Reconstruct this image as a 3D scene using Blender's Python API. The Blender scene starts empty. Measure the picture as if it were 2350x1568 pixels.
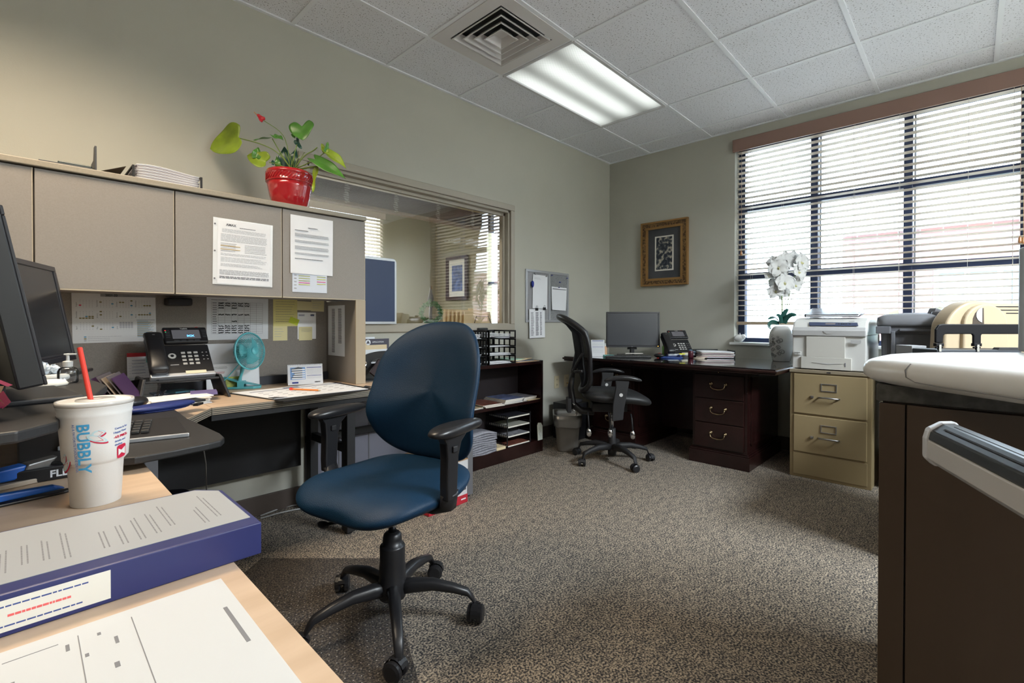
import bpy, bmesh, math, random
from mathutils import Matrix, Vector
random.seed(7)
S = bpy.context.scene
COL = S.collection
R_ = math.radians
# ------------------------------------------------------------------ camera
FPX, YAW, PIT, ROL, CYP = 1097.12, .764718, -.0085592, .00117134, 747.21
CAM = Vector((-4.4237, -2.7986, 1.058))
CF = Vector((math.cos(YAW)*math.cos(PIT), math.sin(YAW)*math.cos(PIT), math.sin(PIT)))
_r = Vector((math.sin(YAW), -math.cos(YAW), 0)); _u = _r.cross(CF)
CR = _r*math.cos(ROL)+_u*math.sin(ROL); CU = -_r*math.sin(ROL)+_u*math.cos(ROL)
cd = bpy.data.cameras.new('camera'); cam = bpy.data.objects.new('camera', cd); COL.objects.link(cam)
cd.sensor_width = 36; cd.lens = FPX/2350*36; cd.shift_y = -(784-CYP)/2350
cd.clip_start = .05; cd.clip_end = 200
cam.matrix_world = Matrix(((CR.x, CU.x, -CF.x, CAM.x), (CR.y, CU.y, -CF.y, CAM.y), (CR.z, CU.z, -CF.z, CAM.z), (0, 0, 0, 1)))
S.camera = cam
def at(u, v, x=None, y=None, z=None, d=None):
    """a point of the room: the sight line through a pixel, met with a wall, a table top or a distance"""
    r = CF+CR*(u-1175)/FPX+CU*(CYP-v)/FPX
    t = d if d is not None else (x-CAM.x)/r.x if x is not None else (y-CAM.y)/r.y if y is not None else (z-CAM.z)/r.z
    return CAM+r*t
# ------------------------------------------------------------------ light
vs = S.view_settings; vs.view_transform = 'Standard'; vs.look = 'None'; vs.gamma = 1; vs.use_curve_mapping = False
vs.exposure = 1.0
w = bpy.data.worlds.new('sky'); S.world = w; w.use_nodes = True
nt = w.node_tree; bg = nt.nodes['Background']
bg.inputs[0].default_value = (.68, .85, 1, 1); bg.inputs[1].default_value = 8.5
def light(name, kind, loc, energy, color, size=None, rot=(0, 0, 0), spread=None):
    l = bpy.data.lights.new(name, kind); l.energy = energy; l.color = color
    o = bpy.data.objects.new(name, l); COL.objects.link(o); o.location = loc; o.rotation_euler = rot
    if kind == 'AREA':
        l.shape = 'RECTANGLE'; l.size, l.size_y = size
        if spread: l.spread = R_(spread)
    return o
light('sun', 'SUN', (6, -8, 9), .9, (1, .96, .9), rot=(R_(38), 0, R_(-20))).data.angle = R_(3)
# recessed fluorescent troffer over the desk, outside the frame; the added fill lamps follow
light('troffer_light_desk', 'AREA', (-4.55, -.98, 2.70), 17, (1, .82, .60), (1.1, .5), spread=128)
light('fill_light_rear', 'AREA', (-3.4, -4.4, 2.70), 17, (1, .95, .90), (1.2, .6), spread=165)  # added fill from behind the camera, no fixture modelled
light('fill_light_side', 'AREA', (-1.9, -4.6, 2.70), 150, (.86, .94, 1), (1.2, .6), spread=165)  # added strong cool fill for the far walls, kept out of the glass reflection
light('fill_light_next_door', 'AREA', (-4.2, 1.5, 2.65), 60, (1, .88, .68), (1.2, .6))  # added unseen lamp that brightens the office behind the glass
pl = light('window_daylight', 'AREA', (.35, -2.2, 1.75), 1, (1, 1, 1), (1.8, 1.9), rot=(0, R_(-90), 0)); pl.data.cycles.is_portal = True
# ------------------------------------------------------------------ materials
def lin(c):
    return tuple(((v/255)/12.92 if v/255 <= .04045 else ((v/255+.055)/1.055)**2.4) for v in c)
MC = {}
def mat(name, rgb, rough=.5, metal=0., spec=None, noise=0., nscale=40, bump=0., bscale=None, coat=0., alpha=None, emit=None, wave=None, sheen=0):
    """rgb is the thing's own colour (0..1 linear)"""
    if name in MC: return MC[name]
    m = bpy.data.materials.new(name); m.use_nodes = True; t = m.node_tree; b = t.nodes['Principled BSDF']
    b.inputs['Base Color'].default_value = (*rgb, 1); b.inputs['Roughness'].default_value = rough; b.inputs['Metallic'].default_value = metal
    if spec is not None: b.inputs['Specular IOR Level'].default_value = spec
    if coat: b.inputs['Coat Weight'].default_value = coat; b.inputs['Coat Roughness'].default_value = .08
    if sheen: b.inputs['Sheen Weight'].default_value = sheen
    if alpha is not None: b.inputs['Alpha'].default_value = alpha
    if emit: b.inputs['Emission Color'].default_value = (*emit[0], 1); b.inputs['Emission Strength'].default_value = emit[1]
    tc = t.nodes.new('ShaderNodeTexCoord')
    if noise:
        n = t.nodes.new('ShaderNodeTexNoise'); n.inputs['Scale'].default_value = nscale; n.inputs['Detail'].default_value = 3
        t.links.new(tc.outputs['Object'], n.inputs['Vector'])
        mr = t.nodes.new('ShaderNodeMapRange'); mr.inputs[1].default_value = .3; mr.inputs[2].default_value = .7
        mr.inputs[3].default_value = 1-noise; mr.inputs[4].default_value = 1+noise; t.links.new(n.outputs[0], mr.inputs[0])
        mx = t.nodes.new('ShaderNodeVectorMath'); mx.operation = 'SCALE'; mx.inputs[0].default_value = rgb
        t.links.new(mr.outputs[0], mx.inputs['Scale']); t.links.new(mx.outputs[0], b.inputs['Base Color'])
    if bump:
        if wave:
            n = t.nodes.new('ShaderNodeTexWave'); n.inputs['Scale'].default_value = wave; n.inputs['Distortion'].default_value = .4
            n.bands_direction = 'DIAGONAL'
        else:
            n = t.nodes.new('ShaderNodeTexNoise'); n.inputs['Scale'].default_value = bscale or nscale
        t.links.new(tc.outputs['Object'], n.inputs['Vector'])
        bp = t.nodes.new('ShaderNodeBump'); bp.inputs['Strength'].default_value = bump; bp.inputs['Distance'].default_value = .002
        t.links.new(n.outputs[0], bp.inputs['Height']); t.links.new(bp.outputs[0], b.inputs['Normal'])
    MC[name] = m; return m
def glassmat(name, tint=(1, 1, 1), refl=.10, wavy=0., rough=0.0):
    if name in MC: return MC[name]
    m = bpy.data.materials.new(name); m.use_nodes = True; t = m.node_tree; t.nodes.clear()
    o = t.nodes.new('ShaderNodeOutputMaterial'); mx = t.nodes.new('ShaderNodeMixShader')
    tr = t.nodes.new('ShaderNodeBsdfTransparent'); tr.inputs[0].default_value = (*tint, 1)
    gl = t.nodes.new('ShaderNodeBsdfGlossy'); gl.inputs['Roughness'].default_value = rough
    fr = t.nodes.new('ShaderNodeLayerWeight'); fr.inputs[0].default_value = .25
    mr = t.nodes.new('ShaderNodeMapRange'); mr.inputs[3].default_value = refl; mr.inputs[4].default_value = 1
    t.links.new(fr.outputs['Fresnel'], mr.inputs[0]); t.links.new(mr.outputs[0], mx.inputs[0])
    t.links.new(tr.outputs[0], mx.inputs[1]); t.links.new(gl.outputs[0], mx.inputs[2]); t.links.new(mx.outputs[0], o.inputs[0])
    if wavy:
        tc = t.nodes.new('ShaderNodeTexCoord'); n = t.nodes.new('ShaderNodeTexNoise'); n.inputs['Scale'].default_value = 5
        bp = t.nodes.new('ShaderNodeBump'); bp.inputs['Strength'].default_value = 1; bp.inputs['Distance'].default_value = wavy
        t.links.new(tc.outputs['Object'], n.inputs['Vector']); t.links.new(n.outputs[0], bp.inputs['Height']); t.links.new(bp.outputs[0], gl.inputs['Normal'])
    MC[name] = m; return m
def custom(name, fn, rough=.8, bump=0):
    """fn(tree, texcoord node) -> colour socket, optional height socket"""
    m = bpy.data.materials.new(name); m.use_nodes = True; t = m.node_tree; b = t.nodes['Principled BSDF']
    b.inputs['Roughness'].default_value = rough; tc = t.nodes.new('ShaderNodeTexCoord')
    c, h = fn(t, tc); t.links.new(c, b.inputs['Base Color'])
    if h is not None:
        bp = t.nodes.new('ShaderNodeBump'); bp.inputs['Strength'].default_value = bump; bp.inputs['Distance'].default_value = .004
        t.links.new(h, bp.inputs['Height']); t.links.new(bp.outputs[0], b.inputs['Normal'])
    MC[name] = m; return m
def ramp(t, src, stops):
    r = t.nodes.new('ShaderNodeValToRGB'); e = r.color_ramp.elements
    while len(e) < len(stops): e.new(.5)
    for k, (p, c) in enumerate(stops): e[k].position = p; e[k].color = (*c, 1)
    t.links.new(src, r.inputs[0]); return r.outputs[0]
def noise(t, tc, scale, detail=2, vec=None, map=None):
    n = t.nodes.new('ShaderNodeTexNoise'); n.inputs['Scale'].default_value = scale; n.inputs['Detail'].default_value = detail
    s = tc.outputs['Object']
    if map:
        mp = t.nodes.new('ShaderNodeMapping'); mp.inputs['Scale'].default_value = map; t.links.new(s, mp.inputs[0]); s = mp.outputs[0]
    t.links.new(s, n.inputs['Vector']); return n.outputs[0]
def carpet_fn(t, tc):
    a = noise(t, tc, 150, 3); b2 = noise(t, tc, 26, 2)
    m_ = t.nodes.new('ShaderNodeMath'); m_.operation = 'MULTIPLY_ADD'; t.links.new(b2, m_.inputs[0]); m_.inputs[1].default_value = .18; m_.inputs[2].default_value = -.085
    s_ = t.nodes.new('ShaderNodeMath'); s_.operation = 'ADD'; t.links.new(a, s_.inputs[0]); t.links.new(m_.outputs[0], s_.inputs[1])
    c = ramp(t, s_.outputs[0], [(.38, (.018, .020, .025)), (.46, (.075, .068, .062)), (.53, (.22, .185, .145)), (.63, (.42, .35, .265))])
    return c, a
def tile_fn(t, tc):
    a = noise(t, tc, 165, 1, map=(1, .6, 1)); c = ramp(t, a, [(.31, (.22, .22, .24)), (.35, (.76, .77, .82)), (1, (.82, .83, .88))]); return c, a
def brick_fn(t, tc):
    b = t.nodes.new('ShaderNodeTexBrick'); mp = t.nodes.new('ShaderNodeMapping'); mp.inputs['Rotation'].default_value = (R_(90), 0, R_(90))
    sx = t.nodes.new('ShaderNodeSeparateXYZ'); cx = t.nodes.new('ShaderNodeCombineXYZ'); t.links.new(tc.outputs['Object'], sx.inputs[0])
    t.links.new(sx.outputs[1], cx.inputs[0]); t.links.new(sx.outputs[2], cx.inputs[1]); t.links.new(cx.outputs[0], b.inputs['Vector'])
    for k, v in (('Scale', 1.6), ('Mortar Size', .012), ('Brick Width', .5), ('Row Height', .2)): b.inputs[k].default_value = v
    b.inputs['Color1'].default_value = (.24, .10, .085, 1); b.inputs['Color2'].default_value = (.16, .10, .10, 1); b.inputs['Mortar'].default_value = (.30, .25, .25, 1)
    return b.outputs[0], None
def wood_fn(c1, c2, mp=(1, 9, 1), sc=5):
    def f(t, tc): a = noise(t, tc, sc, 4, map=mp); return ramp(t, a, [(.3, c1), (.7, c2)]), None
    return f
carpet = custom('carpet', carpet_fn, .95, .35); tile = custom('ceiling_tile', tile_fn, .9, .25); brick = custom('brick', brick_fn, .9)
maple = custom('maple_laminate', wood_fn((.50, .36, .245), (.60, .445, .315), (1, 7, 1), 4), .38)
brownwood = custom('brown_laminate', wood_fn((.060, .040, .026), (.078, .052, .036), (1, 1, .15), 6), .42)
G = dict
wallm = mat('wall_paint', (.455, .445, .385), .85, noise=.02, nscale=3, bump=.1, bscale=160)
gridm = mat('ceiling_grid_paint', (.78, .80, .84), .5); whitem = mat('white_paint', (.75, .75, .73), .5)
taupe = mat('taupe_trim', (.36, .325, .265), .45); basem = mat('brown_base', (.075, .055, .045), .6)
lamg = mat('greige_laminate', (.255, .230, .208), .6, noise=.05, nscale=240); lamedge = mat('beige_edge', (.42, .36, .27), .55)
fabric = mat('panel_fabric', (.22, .20, .18), .95, noise=.12, nscale=300)
blackp = mat('black_plastic', (.012, .012, .014), .38); blackm = mat('black_matte', (.010, .010, .012), .65); darkg = mat('dark_grey', (.05, .052, .058), .5)
bmetal = mat('black_metal', (.018, .018, .022), .45); greym = mat('grey_metal', (.13, .13, .14), .45); chrome = mat('chrome', (.7, .7, .72), .16, 1)
steel = mat('brushed_steel', (.42, .42, .43), .35, 1); brass = mat('old_brass', (.42, .33, .2), .25, 1)
cherry = mat('dark_cherry_wood', (.016, .005, .0045), .26, noise=.35, nscale=9); cherrytop = mat('polished_dark_top', (.012, .008, .009), .06, coat=1)
whitep = mat('white_plastic', (.60, .60, .58), .35); offw = mat('off_white_plastic', (.52, .51, .47), .3); lgrey = mat('light_grey_plastic', (.42, .42, .42), .4)
paperm = mat('white_paper', (.78, .79, .82), .8); paper2 = mat('ivory_paper', (.72, .69, .62), .8); ink = mat('grey_ink', (.16, .16, .18), .9); ink2 = mat('pale_ink', (.42, .42, .44), .9); inkb = mat('black_ink', (.012, .012, .014), .8)
manila = mat('manila', (.72, .58, .37), .8); yelp = mat('yellow_note', (.62, .56, .23), .85); yelp2 = mat('pale_yellow_note', (.66, .60, .34), .85); ygreen = mat('yellow_green_note', (.52, .60, .05), .8)
teal = mat('teal_plastic', (.10, .42, .47), .38); tealn = mat('teal_note', (.20, .55, .52), .8); red = mat('red_glaze', (.42, .012, .018), .12, coat=.7); redp = mat('red_plastic', (.75, .06, .04), .35)
bluef = mat('blue_mesh_fabric', (.0035, .025, .060), .5, spec=.3, bump=.5, bscale=420); orange = mat('orange_paint', (.85, .27, .05), .4)
tan = mat('tan_enamel', (.28, .215, .115), .42); slatm = mat('beige_slat', (.60, .52, .43), .5); woodbr = mat('brown_valance_wood', (.27, .165, .13), .45)
navy = mat('navy_surface', (.018, .038, .10), .5); bluep = mat('blue_plastic', (.006, .10, .46), .35); bluepad = mat('royal_blue_gel', (.012, .025, .14), .5)
leafg = mat('green_leaf', (.07, .22, .03), .32, noise=.3, nscale=14); leafy = mat('yellow_green_leaf', (.22, .32, .02), .4, noise=.4, nscale=9); leafd = mat('dark_green_leaf', (.012, .075, .06), .3); stemm = mat('green_stem', (.17, .26, .05), .5)
soil = mat('soil', (.035, .022, .014), .95); silver = mat('silver_frame', (.50, .52, .55), .35, .6); screen = mat('dark_screen', (.022, .024, .028), .22)
binderb = mat('navy_vinyl', (.022, .028, .12), .38); clear = glassmat('clear_plastic', (.93, .95, .97), .05, rough=.1); liner = glassmat('bin_liner_film', (.55, .56, .57), .34, rough=.35)
glass = glassmat('window_glass', (1, 1, 1), .03); glass2 = glassmat('interior_glass', (.98, .97, .95), .10, wavy=.0003); purple = mat('purple_paper', (.045, .018, .065), .6)
# ------------------------------------------------------------------ mesh helpers
def fr(o, x=(1, 0, 0), y=(0, 1, 0)):
    x = Vector(x).normalized(); y = Vector(y); y = (y-x*y.dot(x)).normalized(); z = x.cross(y); o = Vector(o)
    return Matrix(((x.x, y.x, z.x, o.x), (x.y, y.y, z.y, o.y), (x.z, y.z, z.z, o.z), (0, 0, 0, 1)))
def rz(a, o=(0, 0, 0)): return Matrix.Translation(o) @ Matrix.Rotation(a, 4, 'Z')
def wm(o):
    m = Matrix.Identity(4)
    while o is not None: m = o.matrix_basis @ m; o = o.parent
    return m
class MB:
    def __init__(s): s.v = []; s.f = []; s.mi = []; s.m = 0; s.T = None
    def add(s, vs, fs):
        n = len(s.v)
        for p in vs:
            p = Vector(p); s.v.append(s.T @ p if s.T else p)
        for f in fs: s.f.append(tuple(n+i for i in f)); s.mi.append(s.m)
        return s
    def box(s, x0, x1, y0, y1, z0, z1):
        return s.add([(x, y, z) for x in (x0, x1) for y in (y0, y1) for z in (z0, z1)],
                     [(0, 1, 3, 2), (4, 6, 7, 5), (0, 4, 5, 1), (2, 3, 7, 6), (0, 2, 6, 4), (1, 5, 7, 3)])
    def bar(s, p, q, w, h, up=(0, 0, 1)):
        p, q = Vector(p), Vector(q); d = (q-p).normalized(); up = Vector(up)
        if abs(d.dot(up)) > .98: up = Vector((1, 0, 0))
        a = d.cross(up).normalized()*w/2; b = a.cross(d).normalized()*h/2
        vs = [c+i*a+j*b for c in (p, q) for i in (-1, 1) for j in (-1, 1)]
        return s.add(vs, [(0, 1, 3, 2), (4, 6, 7, 5), (0, 4, 5, 1), (2, 3, 7, 6), (0, 2, 6, 4), (1, 5, 7, 3)])
    def tube(s, pts, r, n=8, closed=False, sx=1.):
        pts = [Vector(p) for p in pts]; k = len(pts); rs = r if isinstance(r, (list, tuple)) else [r]*k
        up = None; vs = []; fs = []
        for i in range(k):
            a = pts[(i-1) % k] if closed or i else pts[i]; b = pts[(i+1) % k] if closed or i < k-1 else pts[i]
            d = (b-a).normalized()
            if up is None: up = Vector((0, 0, 1)) if abs(d.z) < .9 else Vector((1, 0, 0))
            x = d.cross(up).normalized(); y = x.cross(d).normalized(); up = y
            for j in range(n):
                t = 2*math.pi*j/n; vs.append(pts[i]+x*math.cos(t)*rs[i]*sx+y*math.sin(t)*rs[i])
        for i in range(k if closed else k-1):
            for j in range(n):
                a = i*n+j; b = i*n+(j+1) % n; c = ((i+1) % k)*n
                fs.append((a, b, c+(j+1) % n, c+j))
        if not closed: fs += [tuple(range(n-1, -1, -1)), tuple(range((k-1)*n, k*n))]
        return s.add(vs, fs)
    def cyl(s, p, q, r, r2=None, n=20): return s.tube([p, q], [r, r if r2 is None else r2], n)
    def lathe(s, prof, n=32, o=(0, 0, 0), cap=True, sy=1.):
        vs = [(o[0]+r*math.cos(2*math.pi*j/n), o[1]+sy*r*math.sin(2*math.pi*j/n), o[2]+z) for r, z in prof for j in range(n)]; k = len(prof)
        fs = [(i*n+j, i*n+(j+1) % n, (i+1)*n+(j+1) % n, (i+1)*n+j) for i in range(k-1) for j in range(n)]
        if cap: fs += [tuple(range(n-1, -1, -1)), tuple(range((k-1)*n, k*n))]
        return s.add(vs, fs)
    def prism(s, poly, z0, z1):
        n = len(poly); vs = [(x, y, z0) for x, y in poly]+[(x, y, z1) for x, y in poly]
        return s.add(vs, [tuple(range(n-1, -1, -1)), tuple(range(n, 2*n))]+[(i, (i+1) % n, n+(i+1) % n, n+i) for i in range(n)])
    def grid(s, fn, nu, nv, thick=0):
        vs = [fn(i/nu, j/nv) for i in range(nu+1) for j in range(nv+1)]
        fs = [(i*(nv+1)+j, (i+1)*(nv+1)+j, (i+1)*(nv+1)+j+1, i*(nv+1)+j+1) for i in range(nu) for j in range(nv)]
        return s.add(vs, fs)
    def ball(s, c, r, n=16, m=10):
        rx, ry, rr = r if isinstance(r, (tuple, list)) else (r, r, r)
        prof = [(math.sin(math.pi*i/m), -math.cos(math.pi*i/m)) for i in range(m+1)]; prof[0] = (.001, -1); prof[-1] = (.001, 1)
        vs = [(c[0]+rx*a*math.cos(2*math.pi*j/n), c[1]+ry*a*math.sin(2*math.pi*j/n), c[2]+rr*b) for a, b in prof for j in range(n)]
        fs = [(i*n+j, i*n+(j+1) % n, (i+1)*n+(j+1) % n, (i+1)*n+j) for i in range(m) for j in range(n)]
        return s.add(vs, fs+[tuple(range(n-1, -1, -1)), tuple(range(m*n, m*n+n))])
    def cushion(s, out, fn, p=.45, K=7):
        """soft pad: outline (a,b) shrunk towards its middle over the crown; fn(a,b,t) places it, t -1..1"""
        n = len(out); vs = []; ca = sum(o[0] for o in out)/n; cb = sum(o[1] for o in out)/n
        ph = [-90+180*i/(2*K) for i in range(2*K+1)]
        for q in ph:
            c = max(math.cos(R_(q)), 0)**p; t = math.sin(R_(q)); c = max(c, .02)
            vs += [fn(ca+(a-ca)*c, cb+(b-cb)*c, t) for a, b in out]
        # extra inner rings on both crowns come from the shrink itself
        k = len(ph); fs = [(i*n+j, i*n+(j+1) % n, (i+1)*n+(j+1) % n, (i+1)*n+j) for i in range(k-1) for j in range(n)]
        return s.add(vs, fs+[tuple(range(n-1, -1, -1)), tuple(range((k-1)*n, k*n))])
    def build(s, name, mats, parent=None, w=False, bevel=0., smooth=False, sub=0, solid=0., seg=2):
        me = bpy.data.meshes.new(name); vs = s.v
        if w and parent is not None:
            inv = wm(parent).inverted(); vs = [inv @ v for v in vs]
        me.from_pydata([tuple(v) for v in vs], [], s.f)
        for m in (mats if isinstance(mats, (list, tuple)) else [mats]): me.materials.append(m)
        for p, i in zip(me.polygons, s.mi): p.material_index = i; p.use_smooth = smooth
        me.update()
        bm = bmesh.new(); bm.from_mesh(me); bmesh.ops.recalc_face_normals(bm, faces=bm.faces); bm.to_mesh(me); bm.free()
        o = bpy.data.objects.new(name, me); COL.objects.link(o); o.parent = parent
        if solid: q = o.modifiers.new('solid', 'SOLIDIFY'); q.thickness = solid; q.offset = 0
        if bevel: q = o.modifiers.new('bevel', 'BEVEL'); q.width = bevel; q.segments = seg; q.limit_method = 'ANGLE'; q.angle_limit = R_(35)
        if sub: q = o.modifiers.new('sub', 'SUBSURF'); q.levels = sub; q.render_levels = sub
        return o
def tag(o, label, cat, group=None, kind=None):
    o['label'] = label; o['category'] = cat
    if group: o['group'] = group
    if kind: o['kind'] = kind
    return o
def struct(o): o['kind'] = 'structure'; return o
def thing(name, label, cat, loc=(0, 0, 0), rot=0, group=None):
    o = bpy.data.objects.new(name, None); o.empty_display_size = .05; COL.objects.link(o); o.location = loc
    o.rotation_euler = rot if isinstance(rot, tuple) else (0, 0, rot); return tag(o, label, cat, group)
def copytree(o, parent=None):
    c = o.copy(); COL.objects.link(c); c.parent = parent
    for ch in [q for q in bpy.data.objects if q.parent == o]: copytree(ch, c)
    return c
def txt(s, size, M, m, parent, name='lettering', align='LEFT', ext=.0002, bold=0., w=False):
    c = bpy.data.curves.new('t', 'FONT'); c.body = s; c.size = size; c.extrude = ext; c.align_x = align; c.offset = bold; c.resolution_u = 3
    o = bpy.data.objects.new('t', c); me = bpy.data.meshes.new_from_object(o); bpy.data.objects.remove(o)
    if w and parent is not None: M = wm(parent).inverted() @ M
    me.transform(M); me.materials.clear(); me.materials.append(m); n = bpy.data.objects.new(name, me); COL.objects.link(n); n.parent = parent; return n
def lines(mb, M, x0, x1, y0, y1, rows, h=.35, fill=.85, seed=0, words=True, e=.0006):
    """rows of small bars on a sheet: type too small to read"""
    rnd = random.Random(seed); dy = (y1-y0)/rows; mb.T = M
    for r in range(rows):
        y = y1-(r+.5)*dy; x = x0; end = x0+(x1-x0)*(fill+(1-fill)*rnd.random())
        if not words: mb.box(x0, end, y-dy*h/2, y+dy*h/2, e*.3, e); continue
        while x < end:
            l = (.02+.05*rnd.random())*(x1-x0)*1.6; mb.box(x, min(x+l, end), y-dy*h/2, y+dy*h/2, e*.3, e); x += l+.012*(x1-x0)
    mb.T = None
def sheet(name, label, w, h, M, m, cat='paper', group=None, curl=0., prints=(), parent=None):
    """a sheet lying in M's xy plane, origin at its lower left corner; prints: (x0,x1,y0,y1,rows,material,h,fill)"""
    mb = MB(); mb.T = M
    mb.grid(lambda a, b: (a*w, b*h, curl*((1-b)**2)*math.cos(a*2.2)+curl*.4*a*a), 8, 8)
    mb.T = None
    o = mb.build(name, m, parent, solid=.0004)
    if parent is None: tag(o, label, cat, group)
    by = {}
    for i, (x0, x1, y0, y1, rows, pm, hh, fill) in enumerate(prints):
        q = by.setdefault(pm.name, (MB(), pm))[0]
        lines(q, M, x0*w, x1*w, y0*h, y1*h, rows, hh, fill, seed=i+int(w*1000), e=.0009+abs(curl))
    for q, pm in by.values(): q.build('printing', pm, o)
    return o
# ================================================================== the room
H = 2.743; T = .6096
XR, YN, XL = 0., -5.2, -7.0
mb = MB(); mb.box(XL, .25, YN, .12, -.05, 0); struct(mb.build('floor', carpet))
# left wall with the opening of the interior window
wx0, wx1, wz0, wz1 = -3.24, -1.54, 1.037, 1.985
mb = MB(); mb.box(XL, wx0, 0, .12, 0, H+.1); mb.box(wx1, .25, 0, .12, 0, H+.1); mb.box(wx0, wx1, 0, .12, 0, wz0); mb.box(wx0, wx1, 0, .12, wz1, H+.1)
struct(mb.build('wall_left', wallm))
# window wall
ey0, ey1, ez0, ez1 = -1.285, -3.085, .865, 2.62
mb = MB(); mb.box(0, .25, ey0, 0, 0, H+.1); mb.box(0, .25, YN, ey1, 0, H+.1); mb.box(0, .25, ey1, ey0, 0, ez0); mb.box(0, .25, ey1, ey0, ez1, H+.1)
struct(mb.build('wall_right', wallm))
mb = MB(); mb.box(XL, .25, YN-.1, YN, 0, H+.1); struct(mb.build('wall_back', wallm))
mb = MB(); mb.box(XL-.1, XL, YN, .12, 0, H+.1); struct(mb.build('wall_near', wallm))
mb = MB(); mb.box(XL, -.005, -.014, 0, .0, .105); struct(mb.build('baseboard_left', basem, bevel=.002))
mb = MB(); mb.box(-.014, 0, YN, -.0145, .0, .105); struct(mb.build('baseboard_right', basem, bevel=.002))
# ceiling: tiles in a lay-in grid whose lines fall as in the room
gx = lambda i: (i-3)*T-.274; gy = lambda j: -(j)*T+.1425+.0
gx0 = -2.1027; gy0 = .1425
GX = [i*T+gx0 for i in range(-9, 4)]; GY = [-j*T+gy0 for j in range(1, 9)]
xs = [XL]+[x for x in GX if x > XL+.05]+[0]; ys = [0]+GY+[YN]
LIGHTS = [(GX[9], GX[11], GY[0], GY[1])]; VENT = (GX[8], GX[9], GY[0], GY[1])
rear = [(-4.2, -3.0, -4.5, -3.9)]
mb = MB()
for a, b in zip(xs, xs[1:]):
    for c, d in zip(ys, ys[1:]):
        cx, cy = (a+b)/2, (c+d)/2
        if any(l[0] < cx < l[1] and l[3] < cy < l[2] for l in LIGHTS+[VENT]): continue
        e = .011
        mb.box(a+e, b-e, d+e, c-e, H+.003, H+.02)
ce = mb.build('ceiling', [tile], bevel=.0); struct(ce)
mb = MB(); mb.box(XL, 0, YN, 0, H+.09, H+.1); mb.build('ceiling_deck', whitem, ce)
mb = MB()
for x in xs[1:-1]:
    if abs(x-(GX[10])) < .01:
        mb.box(x-.012, x+.012, GY[0], 0, H-.003, H+.01); mb.box(x-.012, x+.012, YN, GY[1], H-.003, H+.01)
    else: mb.box(x-.012, x+.012, YN, 0, H-.003, H+.01)
for y in ys[1:-1]: mb.box(XL, 0, y-.012, y+.012, H-.0035, H+.0095)
mb.box(XL, 0, -.02, 0, H-.005, H+.006); mb.box(-.02, 0, YN, 0, H-.0055, H+.006)
mb.build('ceiling_grid', gridm, ce)
# recessed light
l0 = LIGHTS[0]; t = thing('ceiling_light', 'rectangular recessed fluorescent ceiling light with a dimpled lens, lit', 'light', ((l0[0]+l0[1])/2, (l0[2]+l0[3])/2, H))
hx, hy = (l0[1]-l0[0])/2-.012, (l0[2]-l0[3])/2-.012
mb = MB(); 
for a in (-1, 1): mb.box(-hx, hx, a*hy-.012, a*hy+.012-.012*0, -.008, .02); mb.box(a*hx-.012, a*hx+.012, -hy, hy, -.008, .02)
mb.build('frame', mat('light_frame', (.6, .6, .62), .35), t, bevel=.003)
def lens_fn(t_, tc):
    return None
m = bpy.data.materials.new('prismatic_lens'); m.use_nodes = True; nt = m.node_tree; b = nt.nodes['Principled BSDF']; b.inputs['Base Color'].default_value = (.5, .52, .5, 1); b.inputs['Roughness'].default_value = .25
tc = nt.nodes.new('ShaderNodeTexCoord'); sp = nt.nodes.new('ShaderNodeSeparateXYZ'); nt.links.new(tc.outputs['Object'], sp.inputs[0])
def mth(op, a, b_=None, t=nt):
    n = t.nodes.new('ShaderNodeMath'); n.operation = op
    for k, v in enumerate((a, b_)):
        if v is None: continue
        if isinstance(v, (int, float)): n.inputs[k].default_value = v
        else: t.links.new(v, n.inputs[k])
    return n.outputs[0]
# three tubes glow along the fitting, dimpled by the prisms of the lens
tub = mth('MULTIPLY', mth('ADD', mth('COSINE', mth('MULTIPLY', sp.outputs[1], 2*math.pi/.24)), 1), .5)
fx = mth('POWER', mth('SUBTRACT', 1, mth('POWER', mth('ABSOLUTE', mth('MULTIPLY', sp.outputs[0], 1/.62)), 6)), 1)
dm = mth('MULTIPLY', mth('SINE', mth('MULTIPLY', sp.outputs[0], 2*math.pi/.0155)), mth('SINE', mth('MULTIPLY', sp.outputs[1], 2*math.pi/.0155)))
e = mth('MULTIPLY', mth('MULTIPLY', mth('ADD', mth('MULTIPLY', tub, .42), .16), fx), mth('ADD', mth('MULTIPLY', dm, .42), .9))
b.inputs['Emission Color'].default_value = (.94, 1, .96, 1); nt.links.new(e, b.inputs['Emission Strength'])
mb = MB(); mb.box(-hx+.01, hx-.01, -hy+.01, hy-.01, .004, .008); mb.build('lens', m, t)
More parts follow.
